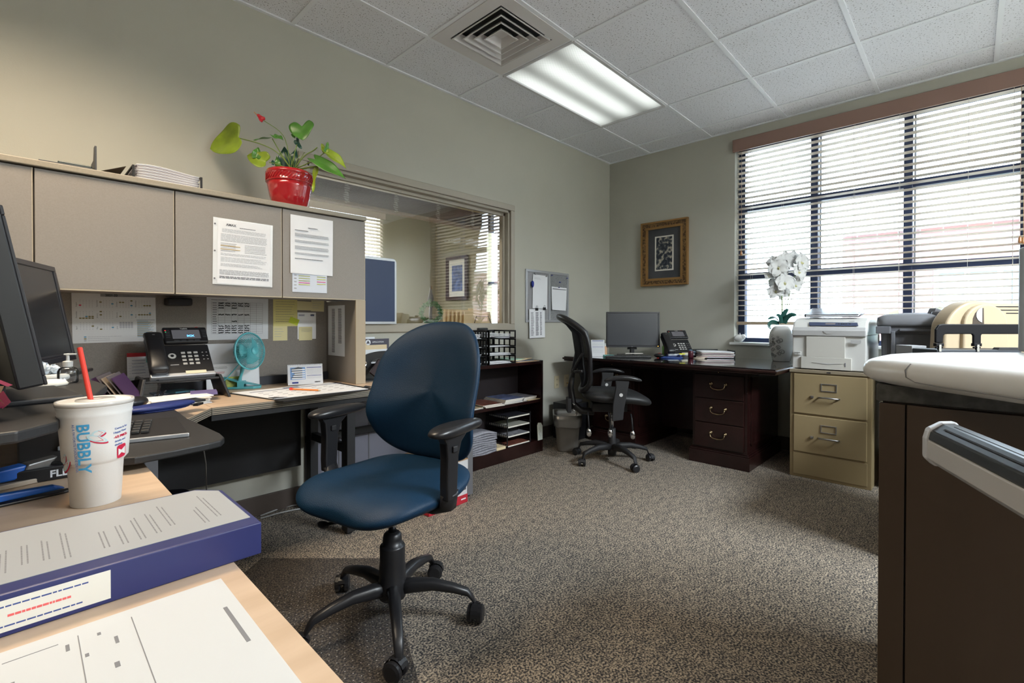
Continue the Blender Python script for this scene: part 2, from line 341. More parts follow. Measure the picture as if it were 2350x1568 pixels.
# air diffuser
v = VENT; t = thing('ceiling_vent', 'square white four-way air diffuser set in the ceiling grid', 'vent', ((v[0]+v[1])/2, (v[2]+v[3])/2, H))
ventw = mat('vent_enamel', (.64, .62, .62), .45)
mb = MB(); h2 = T/2-.012; k = .215
for a in (-1, 1): mb.box(-h2, h2, min(a*k, a*h2), max(a*k, a*h2), -.006, .004); mb.box(min(a*k, a*h2), max(a*k, a*h2), -k, k, -.006, .004)
mb.build('face_plate', ventw, t)
for i, k in enumerate((.2, .155, .11, .065)):
    mb = MB(); o_, i_ = k, k-.026
    z0, z1 = -.008+.004*i*0, .028
    if i < 3 or True:
        vs = [(sx*o_, sy*o_, z0) for sx, sy in ((-1, -1), (1, -1), (1, 1), (-1, 1))]+[(sx*i_, sy*i_, z1) for sx, sy in ((-1, -1), (1, -1), (1, 1), (-1, 1))]
        fs = [(j, (j+1) % 4, 4+(j+1) % 4, 4+j) for j in range(4)]
        if i == 3: fs.append((4, 5, 6, 7))
        mb.add(vs, fs); e_ = o_+.007
        for a in (-1, 1): mb.box(-e_, e_, min(a*o_, a*e_), max(a*o_, a*e_), z0-.0015, z0+.001); mb.box(min(a*o_, a*e_), max(a*o_, a*e_), -o_, o_, z0-.0015, z0+.001)
    mb.build('louvre', ventw, t, solid=.0012)
mb = MB(); mb.box(-.22, .22, -.22, .22, .05, .055); mb.build('duct_throat', blackm, t)
# ------------------------------------------------------------------ window wall: frame, panes, sill
w1 = struct(MB().box(.10, .16, ey1, ey0, ez0, ez0+.05).box(.10, .16, ey1, ey0, ez1-.05, ez1).build('window_1', mat('bronze_frame', (.016, .028, .075), .4)))  # dark frame tinted blue: the window's bloom is put into its colour
fm = MC['bronze_frame']
mb = MB()
for y in (ey0-.03, -1.872, -2.463, -3.052): mb.box(.095, .165, y-.026, y+.026, ez0, ez1)
for z in (1.463, 2.065): mb.box(.097, .163, ey1, ey0, z-.027, z+.027)
mb.build('window_frame', fm, w1, bevel=.003)
mb = MB()
for y in (-1.32-.012, -1.90-.006, -2.497): mb.box(.14, .15, y-.008, y+.004, ez0, ez1)
mb.build('glazing_bead', silver, w1)
mb = MB(); mb.box(.128, .132, ey1, ey0, ez0, ez1); mb.build('window_pane', glass, w1)
mb = MB(); mb.box(-.035, .1, ey1, ey0+.03, ez0-.01, ez0+.012); mb.build('window_sill', whitem, w1, bevel=.004)
# its blind
t = thing('window_blind', 'wide beige slatted blind over the tall window, slats open', 'blind', (0, (ey0+ey1)/2, 0))
yl, yr = ey0-.02, ey1+.03; nsl = 33; zt, zb = 2.545, 1.07
mb = MB(); mb.box(-.035, -.012, ey1, ey0+.012, 2.548, 2.655); mb.box(-.03, .05, ey1, ey0+.01, 2.64, 2.652); mb.build('valance', woodbr, t, w=True, bevel=.004)
mb = MB()
for i in range(nsl):
    z = zb+.02+(zt-zb)*(i+.5)/nsl; c = Vector((.022, 0, z)); a = R_(-7)
    dx, dz = math.cos(a)*.024, math.sin(a)*.024
    n_ = 4; prof = [(c.x+dx*(2*k/n_-1), z+dz*(2*k/n_-1)+.0018*(1-(2*k/n_-1)**2)) for k in range(n_+1)]
    mb.add([(x, y, zz) for y in (yl, yr) for x, zz in prof]+[(x, y, zz-.0028) for y in (yl, yr) for x, zz in prof],
           [(k, k+1, n_+2+k, n_+1+k) for k in range(n_)]+[(2*n_+2+k, 3*n_+3+k, 3*n_+4+k, 2*n_+3+k) for k in range(n_)]
           + [(0, n_+1, 3*n_+3, 2*n_+2), (n_, 3*n_+2, 4*n_+3, 2*n_+1)])
mb.build('slats', slatm, t, w=True)
mb = MB(); mb.box(-.003, .048, yr, yl, 1.03, 1.058); mb.build('bottom_rail', mat('blind_rail', (.42, .32, .22), .45), t, w=True, bevel=.004)
mb = MB()
for y in (-1.42, -1.66, -2.15, -2.42, -2.78, -2.99):
    for x in (-.004, .048): mb.cyl((x, y, 1.04), (x, y, 2.6), .0009, n=4)
mb.build('ladder_cord', mat('cord', (.6, .58, .54), .7), t, w=True)
for y, z in ((-1.345, 1.66), (-3.02, 1.58), (-3.035, 1.575)):
    mb = MB(); mb.cyl((-.012, y, z), (-.012, y, 2.56), .0012, n=5); mb.lathe([(.002, .02), (.007, .012), (.011, -.012), (.008, -.022), (.002, -.024)], 12, (-.012, y, z))
    mb.build('pull_cord', mat('tassel_wood', (.35, .16, .06), .4), t, w=True)
# the brick building opposite, ground, shrub
bu = thing('brick_building', 'red brick building with white framed windows seen through the blind', 'building', (7, -4, 0))
bx = 7.0
wins = [(-3.05, -1.85), (-6.2, -4.5), (-8.6, -7.3)]
prev = 1.2; mb = MB()
Z0, Z1, WZ0, WZ1 = -1.5, 2.75, .2, 2.0
ylist = [-.95]
for a, b_ in [(-.95, -2.35), (-3.95, -5.35), (-6.4, -12)]: mb.box(bx, bx+.3, b_, a, Z0, Z1)
mb.box(bx, bx+.3, -6.4, -2.35, WZ1, Z1); mb.box(bx, bx+.3, -6.4, -2.35, Z0, WZ0); mb.box(bx+.02, bx+8, -12, -.95, Z0, Z1-.05)
mb.build('wall', brick, bu, w=True)
mb = MB(); mb.box(bx-.15, bx+.3, -12, -.95, Z1, Z1+.14); mb.build('parapet', whitem, bu, w=True)
for a, b_ in ((-3.95, -2.35), (-6.4, -5.35)):
    mb = MB(); y = a
    mb.box(bx-.03, bx+.05, a, b_, WZ1-.08, WZ1); mb.box(bx-.03, bx+.05, a, b_, WZ0, WZ0+.08); mb.box(bx-.03, bx+.05, a, b_, 1.05, 1.12)
    n_ = 4
    for k in range(n_+1): yy = a+(b_-a)*k/n_; mb.box(bx-.027, bx+.047, yy-.035, yy+.035, WZ0+.01, WZ1-.01)
    f = mb.build('window', whitem, bu, w=True)
    mb = MB(); mb.box(bx+.01, bx+.02, a, b_, WZ0, WZ1); mb.build('pane', mat('building_pane', (.20, .26, .30), .1), f, w=True)
sh = MB(); rnd = random.Random(4)
for k in range(900):
    c = Vector((5.6+rnd.gauss(0, .25), -3.4+rnd.gauss(0, .9), .2+abs(rnd.gauss(0, .35)))); a = Vector((rnd.uniform(-1, 1), rnd.uniform(-1, 1), rnd.uniform(-1, 1)))*.07; b_ = Vector((rnd.uniform(-1, 1), rnd.uniform(-1, 1), rnd.uniform(-1, 1)))*.07
    sh.add([c-a, c-b_, c+a, c+b_], [(0, 1, 2, 3)])
tag(sh.build('shrub', mat('shrub_leaf', (.16, .24, .08), .7)), 'pale green shrub outside in front of the brick building', 'shrub')
mb = MB(); mb.box(.3, 30, -30, 20, -1.6, -1.5); struct(mb.build('ground', mat('pale_ground', (.45, .45, .42), .9)))
# ------------------------------------------------------------------ interior window and the office behind it
fr_ = MB(); o = .052
for a in ((-3.292, -1.493, .985, wz0), (-3.292, -1.493, wz1, 2.034), (-3.292, wx0, wz0, wz1), (wx1, -1.493, wz0, wz1)): fr_.box(a[0], a[1], -.022, .0, a[2], a[3])
w2 = struct(fr_.build('window_2', taupe, bevel=.004))
mb = MB()
mb.box(wx0, wx1, -.004, .125, wz0-.005, wz0+.006); mb.box(wx0, wx1, -.004, .125, wz1-.02, wz1); mb.box(wx0, wx0+.018, -.004, .125, wz0, wz1); mb.box(wx1-.02, wx1, -.004, .125, wz0, wz1)
mb.box(wx1-.038, wx1-.018, .035, .06, wz0, wz1); mb.box(wx0, wx1, .035, .06, wz1-.045, wz1-.02)
mb.build('window_jamb', taupe, w2, bevel=.002)
mb = MB(); mb.box(wx0+.015, wx1-.02, .048, .0505, wz0, wz1-.02); mb.build('window_pane', glass2, w2)
wall2 = mat('neighbour_wall_paint', (.33, .30, .20), .85)
mb = MB(); mb.box(-5.2, .1, .12, 3.2, -.05, 0); struct(mb.build('floor_2', carpet))
mb = MB(); mb.box(-5.2, .1, .12, 3.2, 2.7, 2.75); struct(mb.build('ceiling_2', whitem))
mb = MB(); mb.box(-5.3, -.90-.04, 3.05, 3.15, 2.5, 2.7); mb.box(-5.3, -2.9, 3.05, 3.15, 0, 2.5); mb.box(-2.9, -.94, 3.05, 3.15, 0, .9); mb.box(-.94, .1, 3.05, 3.15, 0, 2.7); struct(mb.build('wall_far', wall2))
mb = MB(); mb.box(0, .1, .12, 3.05, 0, .95); mb.box(0, .1, .12, 3.05, 2.3, 2.7); mb.box(0, .1, .12, 1.55, .95, 2.3); mb.box(0, .1, 1.92, 3.05, .95, 2.3); struct(mb.build('wall_far_right', wall2))
mb = MB(); mb.box(-5.3, -5.2, .12, 3.05, 0, 2.7); struct(mb.build('wall_far_left', wall2))
w3 = MB().box(-2.9, -.94, 3.1, 3.13, .9, .95).box(-2.9, -.94, 3.1, 3.13, 1.65, 1.69).box(-1.95, -1.91, 3.1, 3.13, .9, 2.5).build('window_3', fm); struct(w3)
w4 = MB().box(.03, .06, 1.55, 1.92, .95, 1.0).box(.03, .06, 1.55, 1.92, 1.55, 1.59).box(.03, .06, 1.55, 1.58, .95, 2.3).build('window_4', fm); struct(w4)
def small_blind(label, M, w_, z0, z1, n, ang):
    t = thing('window_blind', label, 'blind', M.translation)
    mb = MB(); mb.T = M
    for i in range(n):
        z = z0+(z1-z0)*(i+.5)/n; a = R_(ang); c, s_ = math.cos(a)*.024, math.sin(a)*.024
        mb.add([(x, y, zz) for x in (0, w_) for y, zz in ((-c, z-s_), (c, z+s_))]+[(x, y, zz-.003) for x in (0, w_) for y, zz in ((-c, z-s_), (c, z+s_))], [(0, 1, 3, 2), (4, 5, 7, 6), (0, 2, 6, 4), (1, 3, 7, 5)])
    mb.build('slats', slatm, t, w=True)
    mb = MB(); mb.T = M; mb.box(-.02, w_+.02, -.04, -.015, z1, z1+.08); mb.build('valance', slatm, t, w=True)
    mb = MB(); mb.T = M; mb.box(0, w_, -.025, .025, z0-.03, z0-.01)
    for x in (.1, w_-.1): mb.cyl((x, -.026, z0), (x, -.026, z1), .0015, n=4)
    mb.build('bottom_rail', slatm, t, w=True); return t
small_blind('beige slatted blind nearly closed on the far window of the next office', Matrix.Translation((-2.93, 3.0, 0)), 2.0, .93, 2.44, 33, 48)
small_blind('narrow bright blind at the right edge behind the interior window', fr((-.04, 1.94, 0), (0, -1, 0), (1, 0, 0)), .40, .98, 2.26, 28, 8)
t = thing('window_blind', 'drawn-up blind bunched along the top of the interior window', 'blind', (-2.39, .18, 1.84))
mb = MB()
for i in range(22): mb.box(wx0-.05, wx1+.03, .15+.001*(i % 2), .20, 1.845+.0052*i, 1.8475+.0052*i)
mb.build('slats', mat('brown_slat', (.16, .12, .09), .5), t, w=True)
mb = MB(); mb.box(wx0-.05, wx1+.03, .148, .202, 1.822, 1.842); mb.build('bottom_rail', mat('taupe_rail', (.24, .18, .13), .5), t, w=True)
mb = MB(); mb.box(wx0-.05, wx1+.03, .15, .20, 2.0, 2.05); mb.build('headrail', mat('taupe_rail2', (.2, .16, .13), .5), t, w=True)
for x in (-2.92, -2.55, -2.18, -1.83, -1.62):
    mb = MB(); pts = []
    for k in range(60): a = k*.9; pts.append((x+.018*math.sin(a*1.3)*(1-.2*math.sin(k)), .135+.006*math.cos(a), 1.96-.0022*k))
    mb.tube(pts, .0011, 4); mb.cyl((x, .137, 1.96), (x, .137, 2.02), .001, n=4)
    mb.build('bunched_cord', mat('pale_cord', (.6, .58, .52), .7), t, w=True)
# deep ledge of the next office with the things on it
tag(MB().box(-3.3, -1.4, .121, .62, 1.0, 1.035).build('shelf_ledge', mat('tan_ledge', (.45, .36, .2), .5), bevel=.003), 'tan ledge behind the interior window holding wreath and folders', 'shelf')
t = thing('wreath', 'small round green leaf wreath standing behind the interior glass', 'wreath', (-2.20, .20, 1.036))
mb = MB(); rnd = random.Random(2); wc = Vector((0, 0, .088)); wd = (CR.x, CR.y, 0)
for k in range(900):
    a = rnd.uniform(0, 6.283); rr = .074+rnd.gauss(0, .007); p = wc+Vector((CR.x*math.cos(a)*rr, CR.y*math.cos(a)*rr, math.sin(a)*rr))+Vector((rnd.gauss(0, .004),)*3)
    d1 = Vector((rnd.uniform(-1, 1), rnd.uniform(-1, 1), rnd.uniform(-1, 1))).normalized()*.013; d2 = Vector((rnd.uniform(-1, 1), rnd.uniform(-1, 1), rnd.uniform(-1, 1))).normalized()*.007
    mb.add([p-d1, p-d2, p+d1, p+d2], [(0, 1, 2, 3)])
mb.build('leaves', mat('wreath_leaf', (.04, .16, .02), .6), t)
mb = MB(); mb.tube([wc+Vector((CR.x*math.cos(a)*.07, CR.y*math.cos(a)*.07, math.sin(a)*.07)) for a in [k*math.pi/10 for k in range(20)]], .004, 5, True); mb.build('hoop', mat('twig', (.1, .07, .04), .8), t)
g = MB(); gx_, gy_ = -2.10, .34
g.tube([(gx_, gy_, 1.036), (gx_, gy_, 1.10), (gx_+.004, gy_, 1.19), (gx_-.002, gy_, 1.26), (gx_+.004, gy_, 1.315), (gx_, gy_, 1.34)], [.016, .013, .012, .014, .010, .004], 8)
g.tube([(gx_+.02, gy_, 1.17), (gx_+.022, gy_, 1.25), (gx_+.005, gy_, 1.30)], [.006, .008, .006], 6); g.tube([(gx_-.02, gy_, 1.17), (gx_-.02, gy_, 1.24), (gx_-.004, gy_, 1.29)], [.005, .007, .005], 6)
tag(g.build('figurine', mat('dark_bronze', (.03, .02, .02), .35), smooth=True), 'slender dark figurine standing behind the green wreath', 'figurine')
t = thing('folder_rack', 'wire rack of manila folders behind the interior glass', 'folders', (-1.75, .25, 1.036))
for k in range(6):
    y = .165+.03*k; xa = -1.90-.018*k; hgt = .10-.012*(5-k)*0+.004*k
    mb = MB(); mb.add([(xa, y, 1.038), (-1.56, y+.03, 1.038), (-1.56, y+.05, 1.038+hgt), (xa+.02, y+.02, 1.038+hgt)], [(0, 1, 2, 3)]); mb.box(-1.80+.02*k, -1.72+.02*k, y+.025, y+.027, 1.038+hgt-.01, 1.038+hgt+.012)
    mb.build('folder', manila, t, w=True, solid=.003)
mb = MB(); mb.tube([(-1.80, .15, 1.037), (-1.775, .15, 1.10), (-1.64, .15, 1.10), (-1.61, .15, 1.037)], .003, 6); mb.build('wire_frame', blackm, t, w=True)
t = thing('framed_picture', 'dark framed picture with pale mat on the wall of the next office', 'picture', (-.02, 2.5, 1.65))
mb = MB(); M = fr((-.02, 2.74, 1.36), (0, -1, 0), (0, 0, 1)); mb.T = M
for a in ((0, .47, 0, .05), (0, .47, .58, .63), (0, .05, .05, .58), (.42, .47, .05, .58)): mb.box(a[0], a[1], a[2], a[3], .0, .035)
mb.build('frame', mat('dark_wood_frame', (.05, .02, .02), .35), t, w=True, bevel=.004)
mb = MB(); mb.T = M; mb.box(.05, .42, .05, .58, 0, .01); mb.build('mat_board', paper2, t, w=True)
mb = MB(); mb.T = M; mb.box(.12, .35, .13, .5, .01, .013); mb.build('print', mat('blue_print', (.10, .14, .30), .4, noise=.6, nscale=14), t, w=True)
# navy board leaning on the window frame
t = thing('display_board', 'navy board in a rounded silver frame leaning at the interior window', 'board', (-2.9, -.03, 1.037))
bx0, bx1, bz0, bz1 = -3.097, -2.655, 1.038, 1.472
mb = MB(); rr = .03; out = [(bx0, bz0), (bx1, bz0), (bx1, bz1-rr)]+[(bx1-rr+rr*math.cos(R_(a)), bz1-rr+rr*math.sin(R_(a))) for a in (15, 30, 45, 60, 75)]+[(bx1-rr, bz1), (bx0, bz1)]
mb.T = fr((0, -.022, 0), (1, 0, 0), (0, 0, 1)); mb.prism(out, -.0, .014); mb.build('frame', silver, t, w=True, bevel=.003)
mb = MB(); mb.T = fr((0, -.038, 0), (1, 0, 0), (0, 0, 1)); mb.box(bx0+.018, bx1-.018, bz0+.018, bz1-.018, 0, .003); mb.build('writing_surface', navy, t, w=True)
mb = MB(); mb.box(bx0, bx1-.02, -.05, -.036, bz0+.003, bz0+.012); mb.build('pen_ledge', silver, t, w=True)
# ------------------------------------------------------------------ wall things
t = thing('framed_picture', 'small garden picture in a carved gold frame beside the tall window', 'picture', (-.02, -.63, 1.73))
M = fr((-.001, -.386, 1.41), (0, -1, 0), (0, 0, 1)); W_, H_ = .487, .635
def carved(t_, tc):
    a = noise(t_, tc, 60, 3, map=(1, 1, 1)); return ramp(t_, a, [(.4, (.07, .035, .015)), (.6, (.30, .17, .06))]), a
gold = custom('carved_gold', carved, .35, 1.0); goldp = mat('gold_edge', (.36, .20, .07), .32, .5)
def frame4(mb, w_, h_, t0, t1, z0, z1):
    for a in ((t0, w_-t0, t0, t1), (t0, w_-t0, h_-t1, h_-t0), (t0, t1, t1, h_-t1), (w_-t1, w_-t0, t1, h_-t1)): mb.box(a[0], a[1], a[2], a[3], z0, z1)
mb = MB(); mb.T = M; mb.m = 0; frame4(mb, W_, H_, 0, .018, 0, .035); frame4(mb, W_, H_, .052, .075, 0, .028); mb.m = 1; frame4(mb, W_, H_, .018, .052, 0, .026)
k = 0
for s_ in range(26):
    for (x, y) in ((.035, .03+s_*.0235), (W_-.035, .03+s_*.0235)):
        if y < H_-.02: mb.bar((x-.011, y-.008, .028), (x+.011, y+.008, .028), .007, .008)
for s_ in range(18):
    for y in (.035, H_-.035): mb.bar((.03+s_*.0247-.009, y-.011, .028), (.03+s_*.0247+.009, y+.011, .028), .007, .008)
mb.build('frame', [goldp, gold], t, w=True, bevel=.003)
mb = MB(); mb.T = M; mb.box(.07, W_-.07, .07, H_-.07, 0, .012); mb.build('mat_board', mat('charcoal_mat', (.06, .062, .07), .7, noise=.15, nscale=6), t, w=True)
mb = MB(); mb.T = M; frame4(mb, W_, H_, .147, .16, .012, .015); q = mb.build('inner_mat', paper2, t, w=True)
def art(t_, tc):
    a = noise(t_, tc, 34, 3); return ramp(t_, a, [(.42, (.012, .016, .03)), (.53, (.07, .08, .09)), (.62, (.45, .40, .32))]), None
mb = MB(); mb.T = M; mb.box(.158, W_-.158, .158, H_-.158, .0, .013); mb.build('print', custom('garden_print', art, .3), t, w=True)
# combination board
t = thing('notice_board', 'grey framed half-cork half-magnetic board on the left wall', 'board', (-1.04, -.01, 1.28))
M = fr((-1.345, -.001, 1.05), (1, 0, 0), (0, 0, 1))
mb = MB(); mb.T = M; frame4(mb, .61, .465, 0, .022, -.0, .014); mb.box(.315, .335, .02, .445, 0, .014); mb.build('frame', silver, t, w=True, bevel=.002)
mb = MB(); mb.T = M; mb.box(.02, .318, .02, .445, 0, .006); mb.build('magnetic_panel', mat('grey_steel_panel', (.28, .28, .29), .35), t, w=True)
mb = MB(); mb.T = M; mb.box(.33, .59, .02, .445, 0, .008); mb.build('cork_panel', mat('grey_cork', (.22, .225, .235), .9, noise=.35, nscale=150), t, w=True)
def MO(x, y, z=.012, rot=0, M=M): return M @ Matrix.Translation((x, y, z)) @ Matrix.Rotation(rot, 4, 'Z')
sheet('notice_sheet', 'blank white sheet on the magnetic half of the grey board', .20, .30, MO(.085, .125, .012, -.02), paperm, prints=[(.1, .7, .86, .92, 2, ink2, .2, .6)])
sheet('notice_sheet', 'white sheet pinned across the cork half of the grey board', .22, .215, MO(.345, .115, .014, -.02), paperm, curl=.01, prints=[(.05, .95, .88, .94, 1, ink, .3, .9)])
sheet('notice_sheet', 'printed name list clipped below the left half of the grey board', .21, .255, MO(.04, -.14, .018, .02), paperm, prints=[(.1, .3, .08, .9, 22, ink, .4, .7), (.4, .6, .08, .9, 22, ink, .55, .8), (.68, .8, .08, .9, 22, ink, .5, .8)])
for i, (x, y) in enumerate(((.13, .115), (.235, .122))):
    mb = MB(); mb.T = MO(x, y, .02); mb.box(-.016, .016, -.012, .012, 0, .008); mb.tube([(-.012, .012, .004), (-.006, .03, .006), (.006, .03, .006), (.012, .012, .004)], .0015, 5)
    tag(mb.build('binder_clip', blackm, bevel=.001), ['left', 'right'][i]+' black clip holding the name list on the grey board', 'clip')
mb = MB(); mb.T = MO(.072, .335, .014); mb.cushion([(.014*math.cos(a)*(1+.2*math.sin(a)), .03*math.sin(a)) for a in [k*math.pi/8 for k in range(16)]], lambda a, b, c: (a, b, .01+.01*c))
tag(mb.build('magnet_clip', mat('blue_clip', (.005, .02, .25), .3), smooth=True), 'glossy blue magnetic clip on the left half of the grey board', 'clip')
for i, (x, y) in enumerate(((.12, .43), (.27, .42))):
    mb = MB(); mb.T = MO(x, y); mb.cyl((0, 0, 0), (0, 0, .008), .009, n=14); tag(mb.build('magnet', steel), ['left', 'right'][i]+' small silver magnet above the blank sheet', 'magnet')
for i, (x, y, d) in enumerate(((.345, .432, 'in the top left corner of the cork'), (.575, .42, 'in the top right corner of the cork'), (.465, .375, 'alone in the middle of the cork'), (.45, .325, 'holding the cork side sheet'))):
    mb = MB(); mb.T = MO(x, y); mb.lathe([(.004, 0), (.004, .004), (.002, .007), (.005, .012), (.005, .014)], 10)
    tag(mb.build('push_pin', MC['blue_clip']), 'small blue push pin '+d, 'pin')
# outlets
def outlet(x, label):
    t = thing('wall_outlet', label, 'outlet', (x, -.001, .49)); iv = mat('ivory_plastic', (.60, .53, .36), .4)
    MB().box(-.035, .035, -.006, 0, -.058, .058).build('cover_plate', iv, t, bevel=.003)
    for z in (-.025, .025):
        f = MB().box(-.016, .016, -.009, -.005, z-.014, z+.014).build('socket', iv, t, bevel=.003)
        MB().box(-.008, -.005, -.0095, -.008, z-.006, z+.006).box(.005, .008, -.0095, -.008, z-.006, z+.006).build('slot', blackm, f)
    return t
outlet(-.905, 'ivory wall outlet with nothing plugged in')
t = outlet(-.755, 'ivory wall outlet with a yellow cord plugged in')
mb = MB(); mb.tube([(-.755, -.012, .47), (-.75, -.06, .465), (-.74, -.075, .42), (-.745, -.08, .36), (-.76, -.09, .33)], .004, 6); mb.build('plugged_cord', mat('yellow_cord', (.55, .28, .02), .5), t, w=True, smooth=True)
# ================================================================== left workstation
ZT = .72; YB = -.09
# worksurfaces: wall run, corner run with a slanted front, near return
edge = custom('banded_edge', lambda t, tc: (ramp(t, mth('FRACT', mth('MULTIPLY', (lambda s: (t.links.new(tc.outputs['Object'], s.inputs[0]), s.outputs[2])[1])(t.nodes.new('ShaderNodeSeparateXYZ')), 135, t=t), t=t), [(.55, (.30, .26, .20)), (.62, (.02, .02, .02))]), None), .5)
def desk(name, label, poly, wallside=()):
    t = thing(name, label, 'desk', (sum(p[0] for p in poly)/len(poly), sum(p[1] for p in poly)/len(poly), 0))
    MB().prism(poly, ZT-.003, ZT).build('desk_top', maple, t, w=True)
    MB().prism(poly, ZT-.030, ZT-.003).build('desk_edge', edge, t, w=True); return t
d1 = desk('desk', 'light maple desk run along the left wall under the overhead cabinet', [(-3.889, -.662), (-2.49, -.672), (-2.49, -.03), (-3.889, -.03)])
d2 = desk('corner_desk', 'light maple corner desk with slanted front edge under the black riser', [(-3.891, -.663), (-3.891, -.03), (-4.82, -.03), (-4.82, -1.15), (-4.212, -1.15)])
d3 = desk('desk', 'light maple desk return in the foreground under the cup and binder', [(-4.212, -1.152), (-4.82, -1.152), (-4.82, -3.3), (-4.212, -3.3)])
# leg frames
def legs(x, y0, y1, label, m=greym, t=None):
    t = t or d1
    for y in (y0, y1): MB().box(x-.022, x+.022, y-.03, y+.03, .012, ZT-.03).build('leg', m, t, w=True, bevel=.003)
    MB().box(x-.016, x+.016, y0+.03, y1-.03, .40, .44).build('cross_rail', m, t, w=True, bevel=.002)
    for y in (y0, y1): MB().cyl((x, y, 0), (x, y, .014), .018, n=12).build('foot', blackm, t, w=True)
legs(-2.525, -.60, -.12, '', greym); legs(-3.27, -.56, -.14, '', blackm)
MB().box(-4.2, -3.30, -.062, -.04, .24, ZT-.03).build('modesty_panel', blackm, d1, w=True)
MB().box(-3.25, -2.55, -.034, -.004, .12, ZT-.03).build('back_panel', mat('grey_violet_panel', (.16, .16, .20), .6), d1, w=True)
for x in (-3.06, -2.86): MB().box(x-.004, x+.004, -.037, -.034, .12, ZT-.03).build('panel_seam', greym, d1, w=True)
MB().box(-3.27, -2.53, -.085, -.045, .36, .40).build('cable_tray', blackm, d1, w=True, bevel=.004)
MB().box(-3.889, -2.5, -.655, -.6, ZT-.055, ZT-.03).build('front_rail', blackm, d1, w=True)
# desk legs of the near return (paired posts) and end panel
MB().box(-4.20, -4.165, -1.02, -.965, .03, ZT-.03).build('leg', greym, d2, w=True, bevel=.003)
MB().box(-4.15, -4.115, -.98, -.925, .03, ZT-.03).build('leg', greym, d2, w=True, bevel=.003)
MB().box(-4.45, -3.95, -1.0, -.93, 0, .03).build('foot_bar', greym, d2, w=True, bevel=.003)
MB().box(-4.80, -4.27, -2.98, -2.95, 0, ZT-.03).build('end_panel', lamg, d3, w=True)
MB().box(-4.80, -4.25, -1.60, -1.57, 0, ZT-.03).build('end_panel', blackm, d3, w=True)
MB().box(-4.80, -4.75, -3.2, -1.6, .2, ZT-.03).build('modesty_panel', blackm, d3, w=True)
MB().box(-4.80, -4.75, -1.55, -.1, 0, ZT-.03).build('modesty_panel', blackm, d2, w=True)
# fabric back panel
hp = thing('hutch', 'greige hutch standing on the maple desk with fabric back and end gable', 'hutch', (-3.9, -.08, ZT))
MB().box(-4.82, -3.16, -.088, -.025, ZT+.001, 1.2).build('back_panel', fabric, hp, w=True)
MB().box(-4.82, -3.16, -.105, -.086, ZT+.001, ZT+.045).build('cable_channel', mat('charcoal_channel', (.022, .024, .035), .5), hp, w=True)
MB().box(-3.158, -3.106, -.425, -.03, ZT+.001, 1.171).build('end_gable', lamg, hp, w=True)
MB().box(-3.160, -3.104, -.432, -.424, ZT+.001, 1.171).build('gable_edge', mat('tan_edge', (.38, .31, .22), .55), hp, w=True)
# overhead cabinet
oc = thing('overhead_cabinet', 'greige overhead cabinet with four flat doors along the left wall', 'cabinet', (-3.95, -.22, 1.17))
MB().box(-4.82, -3.106, -.408, -.025, 1.176, 1.597).build('carcass', lamg, oc, w=True)
MB().box(-4.83, -3.100, -.440, -.02, 1.599, 1.622).build('top_panel', mat('taupe_top', (.29, .255, .20), .55, noise=.06, nscale=150), oc, w=True, bevel=.003)
for i, (a, b) in enumerate(((-4.82, -4.377), (-4.371, -3.966), (-3.960, -3.540), (-3.534, -3.106))):
    dr = MB().box(a, b, -.430, -.411, 1.175, 1.594).build('door', lamg, oc, w=True, bevel=.0015)
    MB().box(a, b, -.432, -.412, 1.170, 1.175).build('door_pull_edge', lamedge, dr, w=True)
    MB().box(b-.0012, b+.0015, -.4308, -.412, 1.175, 1.594).build('door_edge', lamedge, dr, w=True)
tag(MB().box(-3.96+.02, -3.84, -.16, -.088, 1.13, 1.165).build('task_light', blackm, bevel=.008), 'end of a black lamp under the cabinet beside the school calendar', 'lamp')
# ---------------- papers on the doors
YD = -.4325
def V(x, z, y=YD, rot=0, xr=(1, 0, 0)): return fr((x, y, z), xr, (0, 0, 1)) @ Matrix.Rotation(rot, 4, 'Z')
o = sheet('plastic_sleeve', 'plastic sleeve with a full printed form taped on the third cabinet door', .245, .29, V(-3.828, 1.219, rot=-.012), mat('sleeve_film', (.66, .67, .68), .3), 'paper')
q = sheet('form_sheet', '', .218, .282, V(-3.811, 1.223, -.4335, -.012), paperm, parent=o,
      prints=[(.08, .93, .80, .86, 4, ink2, .3, .95), (.06, .93, .66, .78, 6, ink2, .35, .97), (.06, .35, .50, .64, 6, ink2, .35, .9), (.5, .93, .50, .64, 6, ink2, .35, .9), (.06, .93, .44, .48, 2, ink2, .3, .95),
              (.06, .93, .34, .42, 4, ink2, .3, .8), (.06, .9, .27, .32, 3, ink2, .3, .8), (.04, .97, .14, .22, 5, ink2, .5, 1), (.04, .97, .08, .12, 2, ink, .6, 1), (.4, .7, .885, .90, 1, ink, .6, 1)])
txt('AMAX', .014, V(-3.775, 1.478, -.4345, -.012), ink, o, w=True, bold=.0004)
mb = MB(); lines(mb, V(-3.811, 1.223, -.4340, -.012), .012, .09, .165, .168, 1, .8, 1, words=False, e=.001); lines(mb, V(-3.811, 1.223, -.4340, -.012), .012, .09, .150, .153, 1, .8, 1, words=False, e=.001); mb.build('highlight', mat('amber_mark', (.6, .42, .15), .8), o)
mb = MB(); mb.T = V(-3.828, 1.219, -.4335, -.012)
for z in (.025, .145, .262): mb.cyl((.007, z, 0), (.007, z, .0012), .0035, n=12)
mb.build('punch_hole', ink, o)
